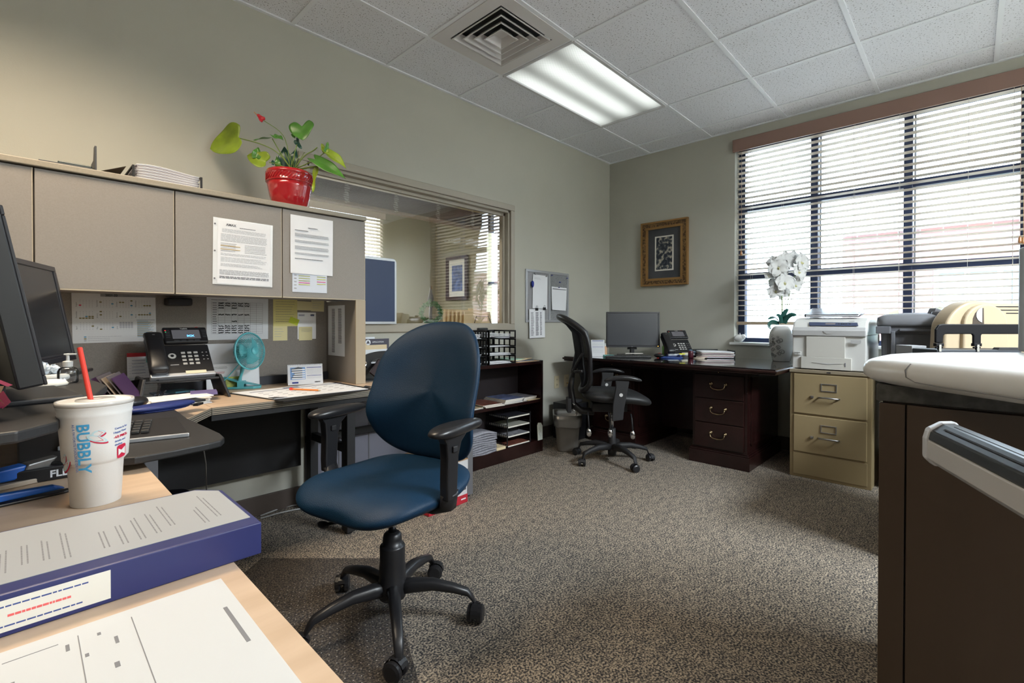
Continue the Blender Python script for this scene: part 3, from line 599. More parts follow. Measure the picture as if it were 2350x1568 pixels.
sheet('letter_sheet', 'white typed letter taped high on the fourth cabinet door', .212, .283, V(-3.501, 1.290, -.4335, -.005), paperm, curl=.003,
      prints=[(.1, .4, .74, .755, 1, ink, .4, 1), (.1, .9, .64, .70, 3, ink2, .25, .97), (.1, .9, .54, .585, 2, ink2, .25, .97), (.1, .9, .42, .485, 3, ink2, .25, .97), (.1, .9, .33, .37, 2, ink2, .25, .95), (.1, .75, .25, .27, 1, ink, .4, 1), (.4, .62, .80, .815, 1, ink, .4, 1)])
mb = MB(); M = V(-3.491, 1.200, -.4325)
o = sheet('schedule_note', 'small sheet with coloured highlighter stripes below the letter', .172, .10, M, mat('bluish_paper', (.62, .66, .74), .8), prints=[(.05, .12, .1, .9, 5, ink2, .3, .9)])
for k, (x, c, y) in enumerate(((.03, (.40, .42, .1), .078), (.03, (.40, .42, .1), .066), (.03, (.35, .38, .1), .055), (.03, (.75, .06, .28), .045), (.03, (.6, .6, .1), .036), (.12, (.38, .42, .1), .078), (.12, (.6, .6, .1), .066), (.12, (.75, .06, .28), .053), (.12, (.6, .6, .1), .042))):
    mb = MB(); mb.T = M; mb.box(x, x+(.055 if x < .1 else .045), y, y+.0032, .001, .0015); mb.build('highlight', mat('hl%.2f%.2f' % (c[0], c[2]), c, .8), o)
# ---------------- papers on the fabric panel
def VP(x, z, rot=0, y=-.0895): return V(x, z, y, rot)
M = VP(-4.254, .963, .012); cal = sheet('school_calendar', 'school year calendar sheet pinned on the left of the fabric panel', .285, .212, M, mat('calendar_paper', (.60, .60, .60), .8))
gb = MB(); gb.T = M; gb.box(.092, .285, .199, .211, .0008, .0012); gb.build('header_band', mat('grey_band', (.25, .25, .25), .8), cal)
txt('2021-22', .0125, M @ Matrix.Translation((.108, .2005, .0016)), inkb, cal, bold=.0004); txt('Student Calendar', .0110, M @ Matrix.Translation((.168, .201, .0016)), ink, cal)
mk = {'o': mat('olive_mark', (.16, .13, .03), .8), 'b': mat('blue_mark', (.05, .24, .42), .8), 'r': mat('red_mark', (.6, .01, .06), .8), 'g': mat('grey_mark', (.33, .33, .36), .8), 'd': ink2}
mbs = {k: MB() for k in mk}
for v_ in mbs.values(): v_.T = M
names = ['August', 'September', 'October', 'November', 'December', 'January', 'February', 'March', 'April', 'May', 'June']
marks = {0: [(3, 0, 'r')], 1: [(1, 0, 'o'), (2, 4, 'b')], 2: [(0, 4, 'o'), (1, 0, 'o'), (1, 1, 'o'), (3, 4, 'b')], 3: [(3, 2, 'o'), (3, 3, 'o'), (3, 4, 'o')], 4: [(3, 2, 'b'), (3, 3, 'o'), (3, 4, 'o')]+[(4, k, 'o') for k in range(5)],
         5: [(0, 0, 'o'), (2, 0, 'o')], 6: [(2, 4, 'b'), (3, 0, 'o')], 7: [(1, 4, 'b')]+[(2, k, 'o') for k in range(5)], 8: [(2, 4, 'o')], 9: [(3, 4, 'b'), (4, 0, 'o')], 10: []}
for i, nme in enumerate(names):
    cx = .022+(i % 4)*.066; cy = .190-(i//4)*.048
    txt(nme, .007, M @ Matrix.Translation((cx-.006, cy-.036, .0012)) @ Matrix.Rotation(R_(90), 4, 'Z'), ink, cal)
    for r in range(5):
        for c in range(5):
            hit = [q[2] for q in marks[i] if q[0] == r and q[1] == c]; k = hit[0] if hit else ('g' if i == 10 and r < 4 else 'd')
            x, y = cx+.004+c*.0098, cy-.008-r*.0070; w_ = .0038 if k != 'd' else .0014
            mbs[k].box(x-w_, x+w_, y-(.0024 if k != 'd' else .0012), y+(.0024 if k != 'd' else .0012), .0008, .0012)
for k in range(22):
    c_ = 'boo'[k % 3]; mbs[c_].box(.216, .216+.04+.025*((k*7 % 5)/5), .090-k*.0033, .0914-k*.0033, .0008, .0012)
mbs['d'].box(.214, .28, .094, .099, .0008, .0012)
for k, c_ in enumerate('bog'): mbs[c_].box(.036, .044, .024-k*.008, .028-k*.008, .0008, .0012); lines(mbs['d'], M, .048, .12+.04*(k == 0), .024-k*.008, .028-k*.008, 1, .5, 1, k); mbs['d'].T = M
for k, v_ in mbs.items(): v_.build('printing', mk[k], cal)
M = VP(-3.768, .964, -.005); sc = sheet('shift_schedule', 'schedule grid with handwritten black entries pinned behind the teal fan', .285, .213, M, mat('schedule_paper', (.58, .60, .63), .8))
mb = MB(); mb.T = M
for k in range(9): mb.box(.02+.0295*k, .0206+.0295*k, .03, .19, .0008, .0012)
for k in range(15): mb.box(.02, .256, .03+.0114*k, .0306+.0114*k, .0008, .0012)
lines(mb, M, .025, .045, .03, .19, 14, .3, .8, 5, words=False); lines(mb, M, .02, .09, .197, .203, 1, .5, 1, 3); mb.build('grid_printing', ink, sc)
mb = MB(); mb.T = M; rnd = random.Random(3)
for r, cs in ((13, range(1, 6)), (12, range(1, 6)), (11, (1, 3)), (8, range(1, 6)), (5, (3,)), (3, range(1, 6)), (2, range(1, 6)), (1, range(1, 6)), (0, range(1, 6))):
    for c in cs:
        x = .022+.0295*c; y = .0357+.0114*r; pts = [(x+.0019*k, y+rnd.uniform(-.0028, .0028), .0012) for k in range(13)]; mb.tube(pts, .0019, 4)
mb.build('handwriting', inkb, sc)
M = VP(-3.457, 1.03, .0); sheet('legal_pad_sheet', 'tall yellow legal sheet with handwriting hanging from the panel', .128, .148, M, yelp, prints=[(.1, .9, .12, .95, 9, ink, .12, .7)])
sheet('sticky_note', 'pale yellow note below the tall yellow legal sheet', .075, .078, VP(-3.458, .952, .0), yelp2, prints=[(.1, .75, .2, .9, 4, ink2, .14, .7)])
sheet('sticky_note', 'bright yellow-green sticky note stuck askew over the legal sheet', .052, .034, VP(-3.378, 1.052, -.38, -.0915), ygreen)
sheet('appointment_pad', 'white memo sheet with a small blue heading on the panel', .104, .15, VP(-3.328, .957, .0), paperm, prints=[(.06, .38, .86, .93, 2, mat('blue_ink', (.08, .11, .22), .8), .5, .9), (.7, .9, .86, .93, 1, MC['blue_ink'], .8, 1), (.1, .9, .55, .7, 4, ink2, .12, .8)])
sheet('sticky_note', 'pale yellow note stuck on the bottom of the white memo sheet', .075, .076, VP(-3.322, .95, .0, -.0915), yelp2, curl=.002, prints=[(.2, .9, .6, .9, 3, ink2, .15, .8)])
sheet('sticky_note', 'pale yellow note tucked high under the cabinet at the right', .075, .07, VP(-3.252, 1.115, -.03), yelp2, prints=[(.1, .8, .2, .9, 4, ink2, .14, .7)])
sheet('sticky_note', 'narrow pale note strip partly hidden under the right high note', .10, .05, VP(-3.33, 1.12, -.02, -.0885), yelp2)
sheet('name_list', 'two column printed list taped on the inside of the hutch gable', .20, .285, fr((-3.1595, -.107, .862), (0, -1, 0), (0, 0, 1)), paperm, prints=[(.24, .42, .06, .94, 40, ink, .5, .9), (.62, .82, .25, .94, 32, ink, .5, .9)])
# red headed note pad leaning at the panel, teal note on it
M = fr((-4.078, -.125, ZT+.001), (1, 0, 0), (0, .12, 1)); sheet('memo_pad', 'white list pad with a red heading leaning behind the desk phone', .115, .195, M, paperm, prints=[(.05, .95, .08, .80, 12, ink2, .07, 1), (.15, .6, .5, .86, 5, mat('blue_pen', (.05, .08, .25), .8), .1, .7)])
mb = MB(); mb.T = M; mb.box(0, .115, .178, .195, .0008, .0016); mb.build('heading', mat('red_heading', (.45, .02, .03), .7), bpy.data.objects['memo_pad'])
sheet('sticky_note', 'teal sticky note on the corner of the red headed pad', .045, .05, M @ Matrix.Translation((.068, .150, .003)), tealn, prints=[(.2, .8, .5, .8, 2, ink, .15, .8)])
# envelopes behind the fan
sheet('envelope', 'large white envelope leaning on the panel behind the teal fan', .24, .225, fr((-3.775, -.12, ZT+.001), (1, 0, 0), (0, .10, 1)), mat('envelope_paper', (.60, .61, .64), .8))
sheet('envelope', 'white mailing envelope with red print in front of the large envelope', .235, .125, fr((-3.78, -.135, ZT+.001), (1, -.03, .0), (0, .12, 1)), paperm, prints=[(.1, .4, .8, .9, 3, ink, .3, .9), (.1, .35, .62, .7, 2, MC['red_heading'], .35, .9)])
sheet('booklet', 'green and yellow booklet low behind the teal fan', .07, .06, fr((-3.70, -.15, ZT+.001), (1, 0, 0), (0, .12, 1)), mat('booklet_green', (.25, .28, .06), .7, noise=.5, nscale=40))
# ---------------- on the wall desk
pad = thing('desk_pad_calendar', 'large desk pad calendar with black corners on the maple desk', 'calendar', (-3.4, -.45, ZT))
A_ = [Vector(at(*p, z=ZT+.003)) for p in ((519, 902), (652, 921), (862, 892), (770, 877))]
MB().prism([(p.x, p.y) for p in A_], ZT, ZT+.002).build('backing', blackm, pad, w=True)
B_ = [Vector(at(*p, z=ZT+.003)) for p in ((532, 902), (628, 916), (845, 893), (757, 878))]
MB().prism([(p.x, p.y) for p in B_], ZT+.002, ZT+.004).build('pages', paperm, pad, w=True)
ex = (B_[3]-B_[0]); ey = (B_[0]-B_[1]); M = fr((B_[1].x, B_[1].y, ZT+.004), ex, ey); Lx, Ly = ex.length, ey.length*.96
mb = MB(); lines(mb, M, .02*Lx, .98*Lx, .80*Ly, .84*Ly, 1, .8, 1, 2, words=False); lines(mb, M, .36*Lx, .52*Lx, .87*Ly, .95*Ly, 1, .9, 1, 2, words=False); mb.build('header_print', mat('pad_blue', (.05, .07, .16), .8), pad, w=True)
mb = MB()
for k in range(7):
    for r in range(4): lines(mb, M, (.05+.13*k)*Lx, (.10+.13*k)*Lx, (.15+.16*r)*Ly, (.18+.16*r)*Ly, 1, .5, .8, k*5+r)
mb.build('entries', ink, pad, w=True)
for (a, b, c) in (((.0, 0), (.12, 0), (0, .16)), ((.88, 0), (1, 0), (1, .18))):
    mb = MB(); mb.T = M; mb.prism([(a[0]*Lx, a[1]*Ly), (b[0]*Lx, b[1]*Ly), (c[0]*Lx, c[1]*Ly)], 0, .0012); mb.build('corner', blackm, pad, w=True)
p0, p1 = at(665, 893, z=ZT+.009), at(737, 896, z=ZT+.009); dv = (p1-p0)
t = thing('pencil', 'orange pencil with a red eraser cap on the desk pad calendar', 'pencil', p0)
mb = MB(); mb.cyl(p0+dv*.1, p0+dv*.92, .0042, n=6); mb.build('barrel', orange, t, w=True)
mb = MB(); mb.cyl(p0+dv*.92, p1, .0042, .0006, n=6); mb.build('tip', manila, t, w=True)
mb = MB(); mb.tube([p0-dv*.02, p0+dv*.03, p0+dv*.11], [.002, .008, .0055], 8); mb.build('eraser_cap', redp, t, w=True)
# tent calendar
q0 = at(661, 885, z=ZT+.004); q1 = at(744, 880, z=ZT+.004); ex = (q1-q0); W_ = ex.length*.97; nrm = Vector((ex.y, -ex.x, 0)).normalized(); nrm = nrm if nrm.y < 0 else -nrm
t = thing('desk_calendar', 'small tent calendar with a building photo standing on the desk pad', 'calendar', q0)
M = fr(q0, ex, Vector((0, 0, 1))-nrm*.28)
mb = MB(); mb.T = M; mb.box(0, W_, 0, .108, -.001, 0); mb.build('front_card', mat('card_white', (.66, .67, .70), .6), t, w=True)
M2 = fr(q0-nrm*.062, ex, Vector((0, 0, 1))+nrm*.28); mb = MB(); mb.T = M2; mb.box(0, W_, 0, .108, -.001, 0); mb.build('back_card', MC['card_white'], t, w=True)
mb = MB(); mb.T = M; mb.box(.012, .085, .028, .093, .0002, .001); ph = mb.build('photo', mat('photo_sky', (.16, .30, .58), .4), t, w=True)
mb = MB(); mb.T = M; mb.m = 0
for k in range(5): mb.box(.02+.006*k*(k < 3), .083, .031+.0115*k, .037+.0115*k, .001, .0014)
mb.m = 1
for k in range(5): mb.box(.016+.006*k*(k < 3), .07, .037+.0115*k, .0415+.0115*k, .001, .0014)
mb.prism([(.022, .085), (.05, .095), (.08, .089), (.05, .088)], .001, .0014); mb.build('building_print', [mat('pr_white', (.75, .75, .75), .6), mat('pr_dark', (.08, .09, .10), .6)], ph, w=True)
mb = MB(); lines(mb, M, .092, W_-.006, .052, .085, 5, .25, 1, 1); lines(mb, M, .092, W_-.006, .030, .042, 4, .2, 1, 4); mb.build('printing', ink2, t, w=True)
mb = MB(); lines(mb, M, .092, W_-.006, .088, .092, 1, .8, 1, 1, words=False); lines(mb, M, .092, W_-.006, .045, .048, 1, .8, 1, 1, words=False); lines(mb, M, .02, .05, .006, .017, 1, .8, 1, 1, words=False); mb.build('blue_bars', mat('bar_blue', (.04, .06, .25), .8), t, w=True)
txt('AMAX', .010, M @ Matrix.Translation((W_-.042, .008, .001)), inkb, t, w=True, bold=.0003)
mb = MB(); mb.T = M
for k in range(20): mb.tube([(.006+k*(W_-.012)/19, .103, .002), (.006+k*(W_-.012)/19, .110, 0), (.006+k*(W_-.012)/19, .105, -.008)], .0009, 4)
mb.build('wire_binding', steel, t, w=True)
# ---------------- clip fan
fb = at(556, 892, z=ZT); t = thing('clip_fan', 'small teal clip-on fan with a round wire grille on the desk', 'fan', (fb.x, fb.y, ZT), 0)
FC = at(574, 806, d=(fb-CAM).dot(CF)-.02)
ax = Vector((.46, -.88, .10)).normalized()   # facing
Mf = fr(FC, Vector((0, 0, 1)).cross(ax), ax.cross(Vector((0, 0, 1)).cross(ax)))  # z axis = ax
R0 = .090
mb = MB(); mb.T = Mf; mb.tube([(R0*math.cos(a), R0*math.sin(a), .0) for a in [k*math.pi/24 for k in range(48)]], .0042, 8, True); mb.build('rim', teal, t, w=True, smooth=True)
mb = MB(); mb.T = Mf
for k in range(60):
    a = k*math.pi/30; c, s_ = math.cos(a), math.sin(a)
    mb.tube([(R0*c, R0*s_, .002), (R0*.86*c, R0*.86*s_, .016), (R0*.55*c, R0*.55*s_, .024), (.02*c, .02*s_, .027)], .0011, 4)
    mb.tube([(R0*c, R0*s_, -.002), (R0*.9*c, R0*.9*s_, -.022), (R0*.6*c, R0*.6*s_, -.036), (.03*c, .03*s_, -.04)], .0012, 4)
for rr, z in ((.72, .020), (.45, .0255)): mb.tube([(R0*rr*math.cos(a), R0*rr*math.sin(a), z) for a in [k*math.pi/18 for k in range(36)]], .001, 4, True)
mb.build('grille', teal, t, w=True)
mb = MB(); mb.T = Mf; mb.lathe([(.0, .024), (.016, .024), (.0195, .027), (.018, .031), (.0, .0325)], 24); mb.build('badge', teal, t, w=True, smooth=True)
mb = MB(); mb.T = Mf
for k in range(3):
    a0 = k*2.094; mb.grid(lambda u, v: ((.012+.052*v)*math.cos(a0+u*1.15+.3*v), (.012+.052*v)*math.sin(a0+u*1.15+.3*v), -.012+.018*u), 8, 5)
mb.cyl((0, 0, -.02), (0, 0, .008), .014); mb.build('blades', mat('teal_blade', (.13, .48, .52), .35), t, w=True, solid=.0015, smooth=True)
mb = MB(); mb.T = Mf; mb.lathe([(.030, -.040), (.034, -.052), (.032, -.070), (.022, -.082), (.004, -.084)], 24); mb.build('motor_housing', teal, t, w=True, smooth=True)
bz = Vector((fb.x, fb.y, ZT)); ex = Vector((.80, -.45, 0)).normalized(); ey = Vector((.45, .80, 0)).normalized(); ez = Vector((0, 0, 1))
def L_(a, b, c): return bz+ex*a+ey*b+ez*c
mb = MB(); mb.bar(L_(-.012, -.012, .035), FC+ez*-.07-ax*.035, .022, .010, up=ex); mb.bar(L_(-.012, .012, .035), FC+ez*-.07-ax*.05, .022, .010, up=ex); mb.build('neck', teal, t, w=True, bevel=.003)
mb = MB(); mb.T = Matrix(((ex.x, ey.x, 0, bz.x), (ex.y, ey.y, 0, bz.y), (0, 0, 1, bz.z), (0, 0, 0, 1)))
mb.add([(-.075, -.022, .002), (.055, -.030, .0), (.085, -.012, .0), (.085, .012, .0), (.055, .030, .0), (-.075, .022, .002), (-.075, -.022, .010), (.055, -.030, .012), (.085, -.012, .012), (.085, .012, .012), (.055, .030, .012), (-.075, .022, .010)], [(5, 4, 3, 2, 1, 0), (6, 7, 8, 9, 10, 11)]+[(i, (i+1) % 6, 6+(i+1) % 6, 6+i) for i in range(6)])
mb.build('lower_jaw', teal, t, w=True, bevel=.002)
mb = MB(); mb.T = Matrix(((ex.x, ey.x, 0, bz.x), (ex.y, ey.y, 0, bz.y), (0, 0, 1, bz.z), (0, 0, 0, 1)))
mb.add([(-.08, -.010, .062), (-.01, -.022, .040), (.085, -.016, .014), (.085, .016, .014), (-.01, .022, .040), (-.08, .010, .062), (-.08, -.010, .054), (-.01, -.022, .030), (.085, -.016, .0125), (.085, .016, .0125), (-.01, .022, .030), (-.08, .010, .054)], [(0, 1, 2, 3, 4, 5), (11, 10, 9, 8, 7, 6)]+[(i, (i+1) % 6, 6+(i+1) % 6, 6+i) for i in range(6)])
mb.prism([(-.018, -.024), (.012, -.024), (.012, -.020), (-.018, -.020)], .006, .038); mb.prism([(-.018, .02), (.012, .02), (.012, .024), (-.018, .024)], .006, .038); mb.build('upper_jaw', teal, t, w=True, bevel=.002)
mb = MB(); mb.tube([FC-ax*.06+ez*-.02, FC-ax*.07+ez*-.06, L_(-.06, -.02, .06), L_(-.10, -.03, .02), L_(-.115, -.03, .004)], .0028, 6); mb.build('cord', teal, t, w=True, smooth=True)
# ---------------- desk phone (built once, copied for the far desk)
def make_phone():
    """local: x across, y away from the user, tilted body"""
    t = thing('desk_phone', 'black office desk phone with lit logo on its screen, on a black stand', 'phone', (0, 0, 0))
    tilt = fr((-.10, 0, .012), (1, 0, 0), (0, .60, .62))
    mb = MB(); mb.T = tilt; mb.prism([(0, 0), (.205, 0), (.205, .145), (.055, .145), (.055, .19), (0, .19)], -.012, .010); body = mb.build('body', blackp, t, bevel=.004)
    mb = MB(); mb.T = tilt; mb.box(-.002, .207, -.012, .004, -.012, .012); mb.build('front_strip', silver, t, bevel=.003)
    mb = MB(); mb.T = tilt; mb.prism([(.06, .150), (.208, .150), (.210, .232), (.060, .232)], .004, .022); head = mb.build('screen_head', blackp, t, bevel=.005)
    mb = MB(); mb.T = tilt; mb.box(.088, .183, .168, .215, .022, .0226); sc_ = mb.build('screen', mat('phone_screen', (.05, .05, .055), .2, emit=((.10, .10, .11), .35)), head)
    txt('3CX', .013, tilt @ Matrix.Translation((.136, .178, .0228)), mat('lit_logo', (.05, .3, .9), .5, emit=((.12, .42, 1), 1.2)), head, name='screen_logo', bold=.0006)
    txt('Yealink', .0085, tilt @ Matrix.Translation((.118, .2195, .0223)), whitep, head, bold=.0002)
    for k in range(4):
        mb = MB(); mb.T = tilt; mb.box(.092+.023*k, .108+.023*k, .156, .161, .022, .0235); mb.build('soft_key', darkg, head)
    for k in range(5):
        for x in (.067, .190):
            mb = MB(); mb.T = tilt; mb.box(x, x+.014, .175+.009*k, .178+.009*k, .022, .0235); mb.build('line_key', darkg, head)
    mb = MB(); mb.T = tilt; mb.box(.066, .070, .211, .2128, .022, .0236); mb.build('red_indicator', mat('red_led', (.8, .02, .03), .4, emit=((1, .05, .05), 1)), head)
    mb = MB(); mb.T = tilt; mb.box(.067, .070, .203, .2048, .022, .0236); mb.build('green_indicator', mat('green_led', (.02, .6, .2), .4, emit=((.05, 1, .3), .8)), head)
    mb = MB(); mb.T = tilt; mb.box(.172, .182, .2315, .2335, .012, .020); mb.build('message_light', mat('red_lamp', (.6, .03, .02), .3), head)
    for r in range(4):
        for c in range(3):
            mb = MB(); mb.T = tilt; mb.box(.106+.021*c, .120+.021*c, .042+.0185*r, .0515+.0185*r, .010, .0128); k_ = mb.build('key', mat('key_silver', (.50, .49, .46), .4), body, bevel=.001)
    mb = MB(); mb.T = tilt; mb.lathe([(.013, .010), (.013, .0125), (.001, .0125)], 20, (.076, .088, 0)); mb.build('navigation_ring', MC['key_silver'], body)
    mb = MB(); mb.T = tilt; mb.lathe([(.006, .0125), (.0055, .0145), (.001, .0145)], 16, (.076, .088, 0)); mb.build('ok_key', blackp, body)
    for r in range(3):
        for c in range(2):
            mb = MB(); mb.T = tilt; mb.box(.176+.014*c, .181+.014*c, .065+.018*r, .068+.018*r, .010, .0115); mb.build('function_key', mat('pale_icon', (.45, .45, .45), .5), body)
    mb = MB(); mb.T = tilt; mb.box(.065, .092, .042, .0445, .010, .012); mb.build('volume_key', MC['pale_icon'], body)
    mb = MB(); mb.T = tilt; mb.box(.108, .176, -.004, .010, .0122, .0132); mb.build('label_strip', mat('label_ivory', (.62, .58, .42), .7), t)
    # handset: a bowed grip with two wide ends
    mb = MB()
    def hs(u, v):
        y = -.003+.198*u; bow = .014*(1-(2*u-1)**4); w_ = .027+.004*(abs(2*u-1)**3); z0 = .018+.010*(abs(2*u-1)**6)*0
        a = 2*math.pi*v; ca, sa = math.cos(a), math.sin(a); sgn = lambda q: (abs(q)**.55)*(1 if q > 0 else -1)
        e_ = 1 if .02 < u < .98 else .75
        return tilt @ Vector((.024+w_*sgn(ca)*e_, y, .022+bow*.5+(.013+.004*abs(2*u-1)**2)*sgn(sa)*e_+bow*.5))
    mb.grid(hs, 20, 20); n0 = len(mb.f); mb.f += [tuple(range(0, 20)), tuple(range(20*21, 20*21+20))]; mb.mi += [0, 0]
    hd = mb.build('handset', blackp, t, smooth=True)
    txt('HD', .006, tilt @ Matrix.Translation((.018, .165, .0495)), MC['pale_icon'], hd)
    mb = MB(); mb.T = tilt; pts = []
    for k in range(150):
        u = k/149; base = Vector((.02+.004*math.sin(u*8), -.012-.035*math.sin(u*3.1)-.01*u, -.008-.055*min(u*1.6, 1)+.012*math.sin(u*9))) + Vector((.045*max(0, u-.45), 0, 0))
        pts.append(base+Vector((.0045*math.cos(k*1.25), .0, .0045*math.sin(k*1.25))))
    mb.tube(pts, .0016, 4); mb.build('coiled_cord', blackm, t)
    MB().box(-.085, .09, .06, .10, .006, .075).build('foot_stand', blackp, t, bevel=.003)
    return t
# phone on its stand
ph = make_phone(); pc = at(420, 862, d=2.06); ph.location = (pc.x, pc.y, pc.z-.012); ph.scale = (1.13, 1.13, 1.13)
far_phone = copytree(ph)
st = thing('phone_stand', 'black sloping phone stand with open shelf holding papers', 'stand', (pc.x, pc.y+.08, ZT))
z1 = pc.z-.014
mb = MB(); mb.box(pc.x-.135, pc.x+.135, pc.y-.02, pc.y+.16, z1-.010, z1); mb.build('top_shelf', blackp, st, w=True, bevel=.003)
for s_, n_ in ((-1, 0), (1, 1)):
    xa, xb = pc.x+s_*.13, pc.x+s_*.155; y0, y1 = pc.y-.05, pc.y+.15
    mb = MB(); mb.add([(xa, y0+.03, z1+.01), (xa, y1, z1+.01), (xb, y1, ZT), (xb, y0-.02, ZT), (xa+s_*.012, y0+.03, z1+.01), (xa+s_*.012, y1, z1+.01), (xb+s_*.012, y1, ZT), (xb+s_*.012, y0-.02, ZT)], [(0, 1, 2, 3), (7, 6, 5, 4), (0, 3, 7, 4), (1, 5, 6, 2), (0, 4, 5, 1), (3, 2, 6, 7)])
    mb.build('side_panel', blackp, st, w=True, bevel=.003)
for k, (u, v, w_, h_, m, lab, r) in enumerate(((352, 912, .22, .15, paperm, 'white sheet at the bottom under the phone stand', .1), (372, 905, .15, .10, mat('light_blue_note', (.34, .43, .55), .7), 'pale blue notepad under the phone stand', .05), (420, 900, .11, .09, mat('teal_card', (.06, .2, .26), .6), 'dark teal card under the phone stand', .4), (455, 906, .12, .10, mat('lilac_cover', (.16, .13, .30), .6), 'lilac booklet at the right under the phone stand', -.2))):
    p = at(u, v, z=ZT+.003+.008*k); mb = MB(); mb.T = rz(r, (p.x-.03, p.y-.01, p.z)); mb.box(0, w_*.8, 0, h_, -.002, .004+.004*(k == 3)); o = mb.build('notepad', m); tag(o, lab, 'notepad')
# papers and phone in front of the stand
c0 = at(400, 930, z=ZT); rnd = random.Random(9)
for k in range(7):
    r = rnd.uniform(-.12, .12)+.12; mb = MB(); mb.T = rz(r, (c0.x+rnd.uniform(-.008, .008), c0.y+rnd.uniform(-.01, .01), ZT+.001+.0045*k)); mb.box(-.10, .115, -.06, .075, 0, .0042)
    o = mb.build('envelope', [paperm, paper2][k % 2], bevel=.001); tag(o, 'white envelope in the pile beside the blue wrist rest' if k < 6 else 'top envelope of the pile lying under the smartphone', 'envelope', 'pile of envelopes on the corner desk' if k < 6 else None)
p = at(408, 926, z=ZT+.036); mb = MB(); mb.T = rz(.25, p); mb.box(-.075, .08, -.036, .036, 0, .008); t = mb.build('smartphone', blackp, bevel=.003); tag(t, 'black smartphone lying on the pile of envelopes', 'phone')
mb = MB(); mb.T = rz(.25, p); mb.box(-.073, .078, -.034, .034, .008, .0084); mb.build('display', cherrytop, t)
p = at(455, 930, z=ZT+.034); mb = MB(); mb.T = rz(.9, p); mb.box(-.02, .02, -.008, .008, 0, .008); mb.tube([(-.02, 0, .004), (-.045, .006, .01), (-.045, -.006, .01), (-.02, 0, .004)], .0012, 4); tag(mb.build('binder_clip', blackm), 'black clip gripping the pile of envelopes at its right end', 'clip')
# ---------------- riser (sit-stand converter)
rs = thing('desk_riser', 'black sit-stand riser with keyboard tray on the corner desk', 'riser', (-4.45, -1.2, ZT))
def smooth_poly(p): return [(q.x, q.y) for q in p]
A = [at(*q, z=.885) for q in ((140, 957), (225, 900), (246, 884), (236, 876), (205, 872))]
dz_ = .885
poly = [(A[0].x, A[0].y), (-4.30, -1.35), (A[2].x, A[2].y), (A[3].x-.01, A[3].y+.03), (-4.27, -.93), (-4.30, -.86), (-4.80, -.62), (-4.80, -1.75), (-4.42, -1.72), (-4.372, -1.66)]
MB().prism(poly, dz_-.02, dz_).build('deck', mat('riser_black', (.016, .016, .017), .5, noise=.2, nscale=300), rs, w=True, bevel=.004)
tr = [at(*q, z=.757) for q in ((309, 1049), (400, 1033), (480, 1017), (508, 1010), (515, 1003), (505, 994), (470, 978), (430, 960), (407, 943), (385, 930))]
poly = [(p.x, p.y) for p in tr]+[(-4.12, -.83), (-4.42, -.95), (-4.42, -1.34), (-4.30, -1.44)]
MB().prism(poly, .739, .757).build('keyboard_tray', MC['riser_black'], rs, w=True, bevel=.004, seg=3)
for y0 in (-.80,):
    MB().box(-4.80, -4.38, y0-.02, y0+.02, ZT+.0005, ZT+.035).build('base_rail', blackp, rs, w=True, bevel=.003)
MB().box(-4.80, -4.31, -1.40, -1.37, ZT+.0005, ZT+.030).build('base_rail', blackp, rs, w=True, bevel=.003)
for y0 in (-1.63, -.8):
    mb = MB(); mb.bar((-4.46, y0, ZT+.03), (-4.74, y0+.02, .865), .03, .012); mb.build('lift_arm', blackm, rs, w=True)
mb = MB(); mb.bar((-4.55, -1.64, ZT+.03), (-4.52, -1.60, .865), .018, .012); mb.build('gas_strut', mat('tan_strut', (.30, .20, .11), .5), rs, w=True)
q = at(114, 1092, y=-1.4015); txt('FLEXISPOT', .020, fr((q.x, -1.4005, ZT+.008), (1, 0, 0), (0, 0, 1)), mat('white_lettering', (.6, .62, .66), .5), rs, w=True, bold=.0006)
# monitors
def monitor(name, label, R_top, hdir, w_, h_, tilt, bez=.018, th=.035, base=None, hideleg=False, mscreen=screen):
    """R_top: upper right corner of the front; hdir: unit vector from left edge to right edge"""
    t = thing(name, label, 'monitor', R_top); h_v = Vector(hdir).normalized(); nrm = h_v.cross(Vector((0, 0, 1))); up = (Vector((0, 0, 1))*math.cos(R_(tilt))-nrm*math.sin(R_(tilt))).normalized()
    O = Vector(R_top)-h_v*w_-up*h_; M = fr(O, h_v, up)
    mb = MB(); mb.T = M; mb.box(0, w_, 0, h_, -th, -.004); mb.build('housing', blackp, t, w=True, bevel=.004)
    mb = MB(); mb.T = M; frame4(mb, w_, h_, 0, bez, -.006, 0); mb.box(bez, w_-bez, bez, bez+.008, -.006, -.0005); mb.build('bezel', mat('bezel_black', (.022, .022, .028), .28), t, w=True, bevel=.002)
    mb = MB(); mb.T = M; mb.box(bez, w_-bez, bez+.006, h_-bez, -.006, -.0035); mb.build('screen', mscreen, t, w=True)
    if base is not None:
        mb = MB(); mb.T = M; mb.box(w_/2-.04, w_/2+.04, -.02, h_*.5, -th-.03, -th+.001); mb.build('neck', blackm, t, w=True)
        b = O+h_v*w_/2-nrm*.04; mb = MB(); mb.T = fr((b.x, b.y, base), h_v, nrm.cross(h_v) if False else Vector((0, 0, 1)).cross(h_v)); mb.prism([(-.13, -.12), (.13, -.12), (.12, .10), (-.12, .10)], 0, .012); mb.build('base', blackp, t, w=True, bevel=.004)
        mb = MB(); bb = O+h_v*w_/2-nrm*.05; mb.bar((bb.x, bb.y, base+.01), (bb.x, bb.y, O.z+.12), .05, .03, up=h_v); mb.build('stem', blackm, t, w=True)
    return t, M
c2 = at(126, 613, d=1.70); monitor('computer_monitor', 'farther black monitor of the pair on the riser, its screen in view', c2, (.33, .94, 0), .52, .335, 10, base=.885)
mb = MB()
c1 = at(-20, 500, d=1.42); hd = Vector((.13, -.99, 0)).normalized()   # near monitor: seen along its edge from behind
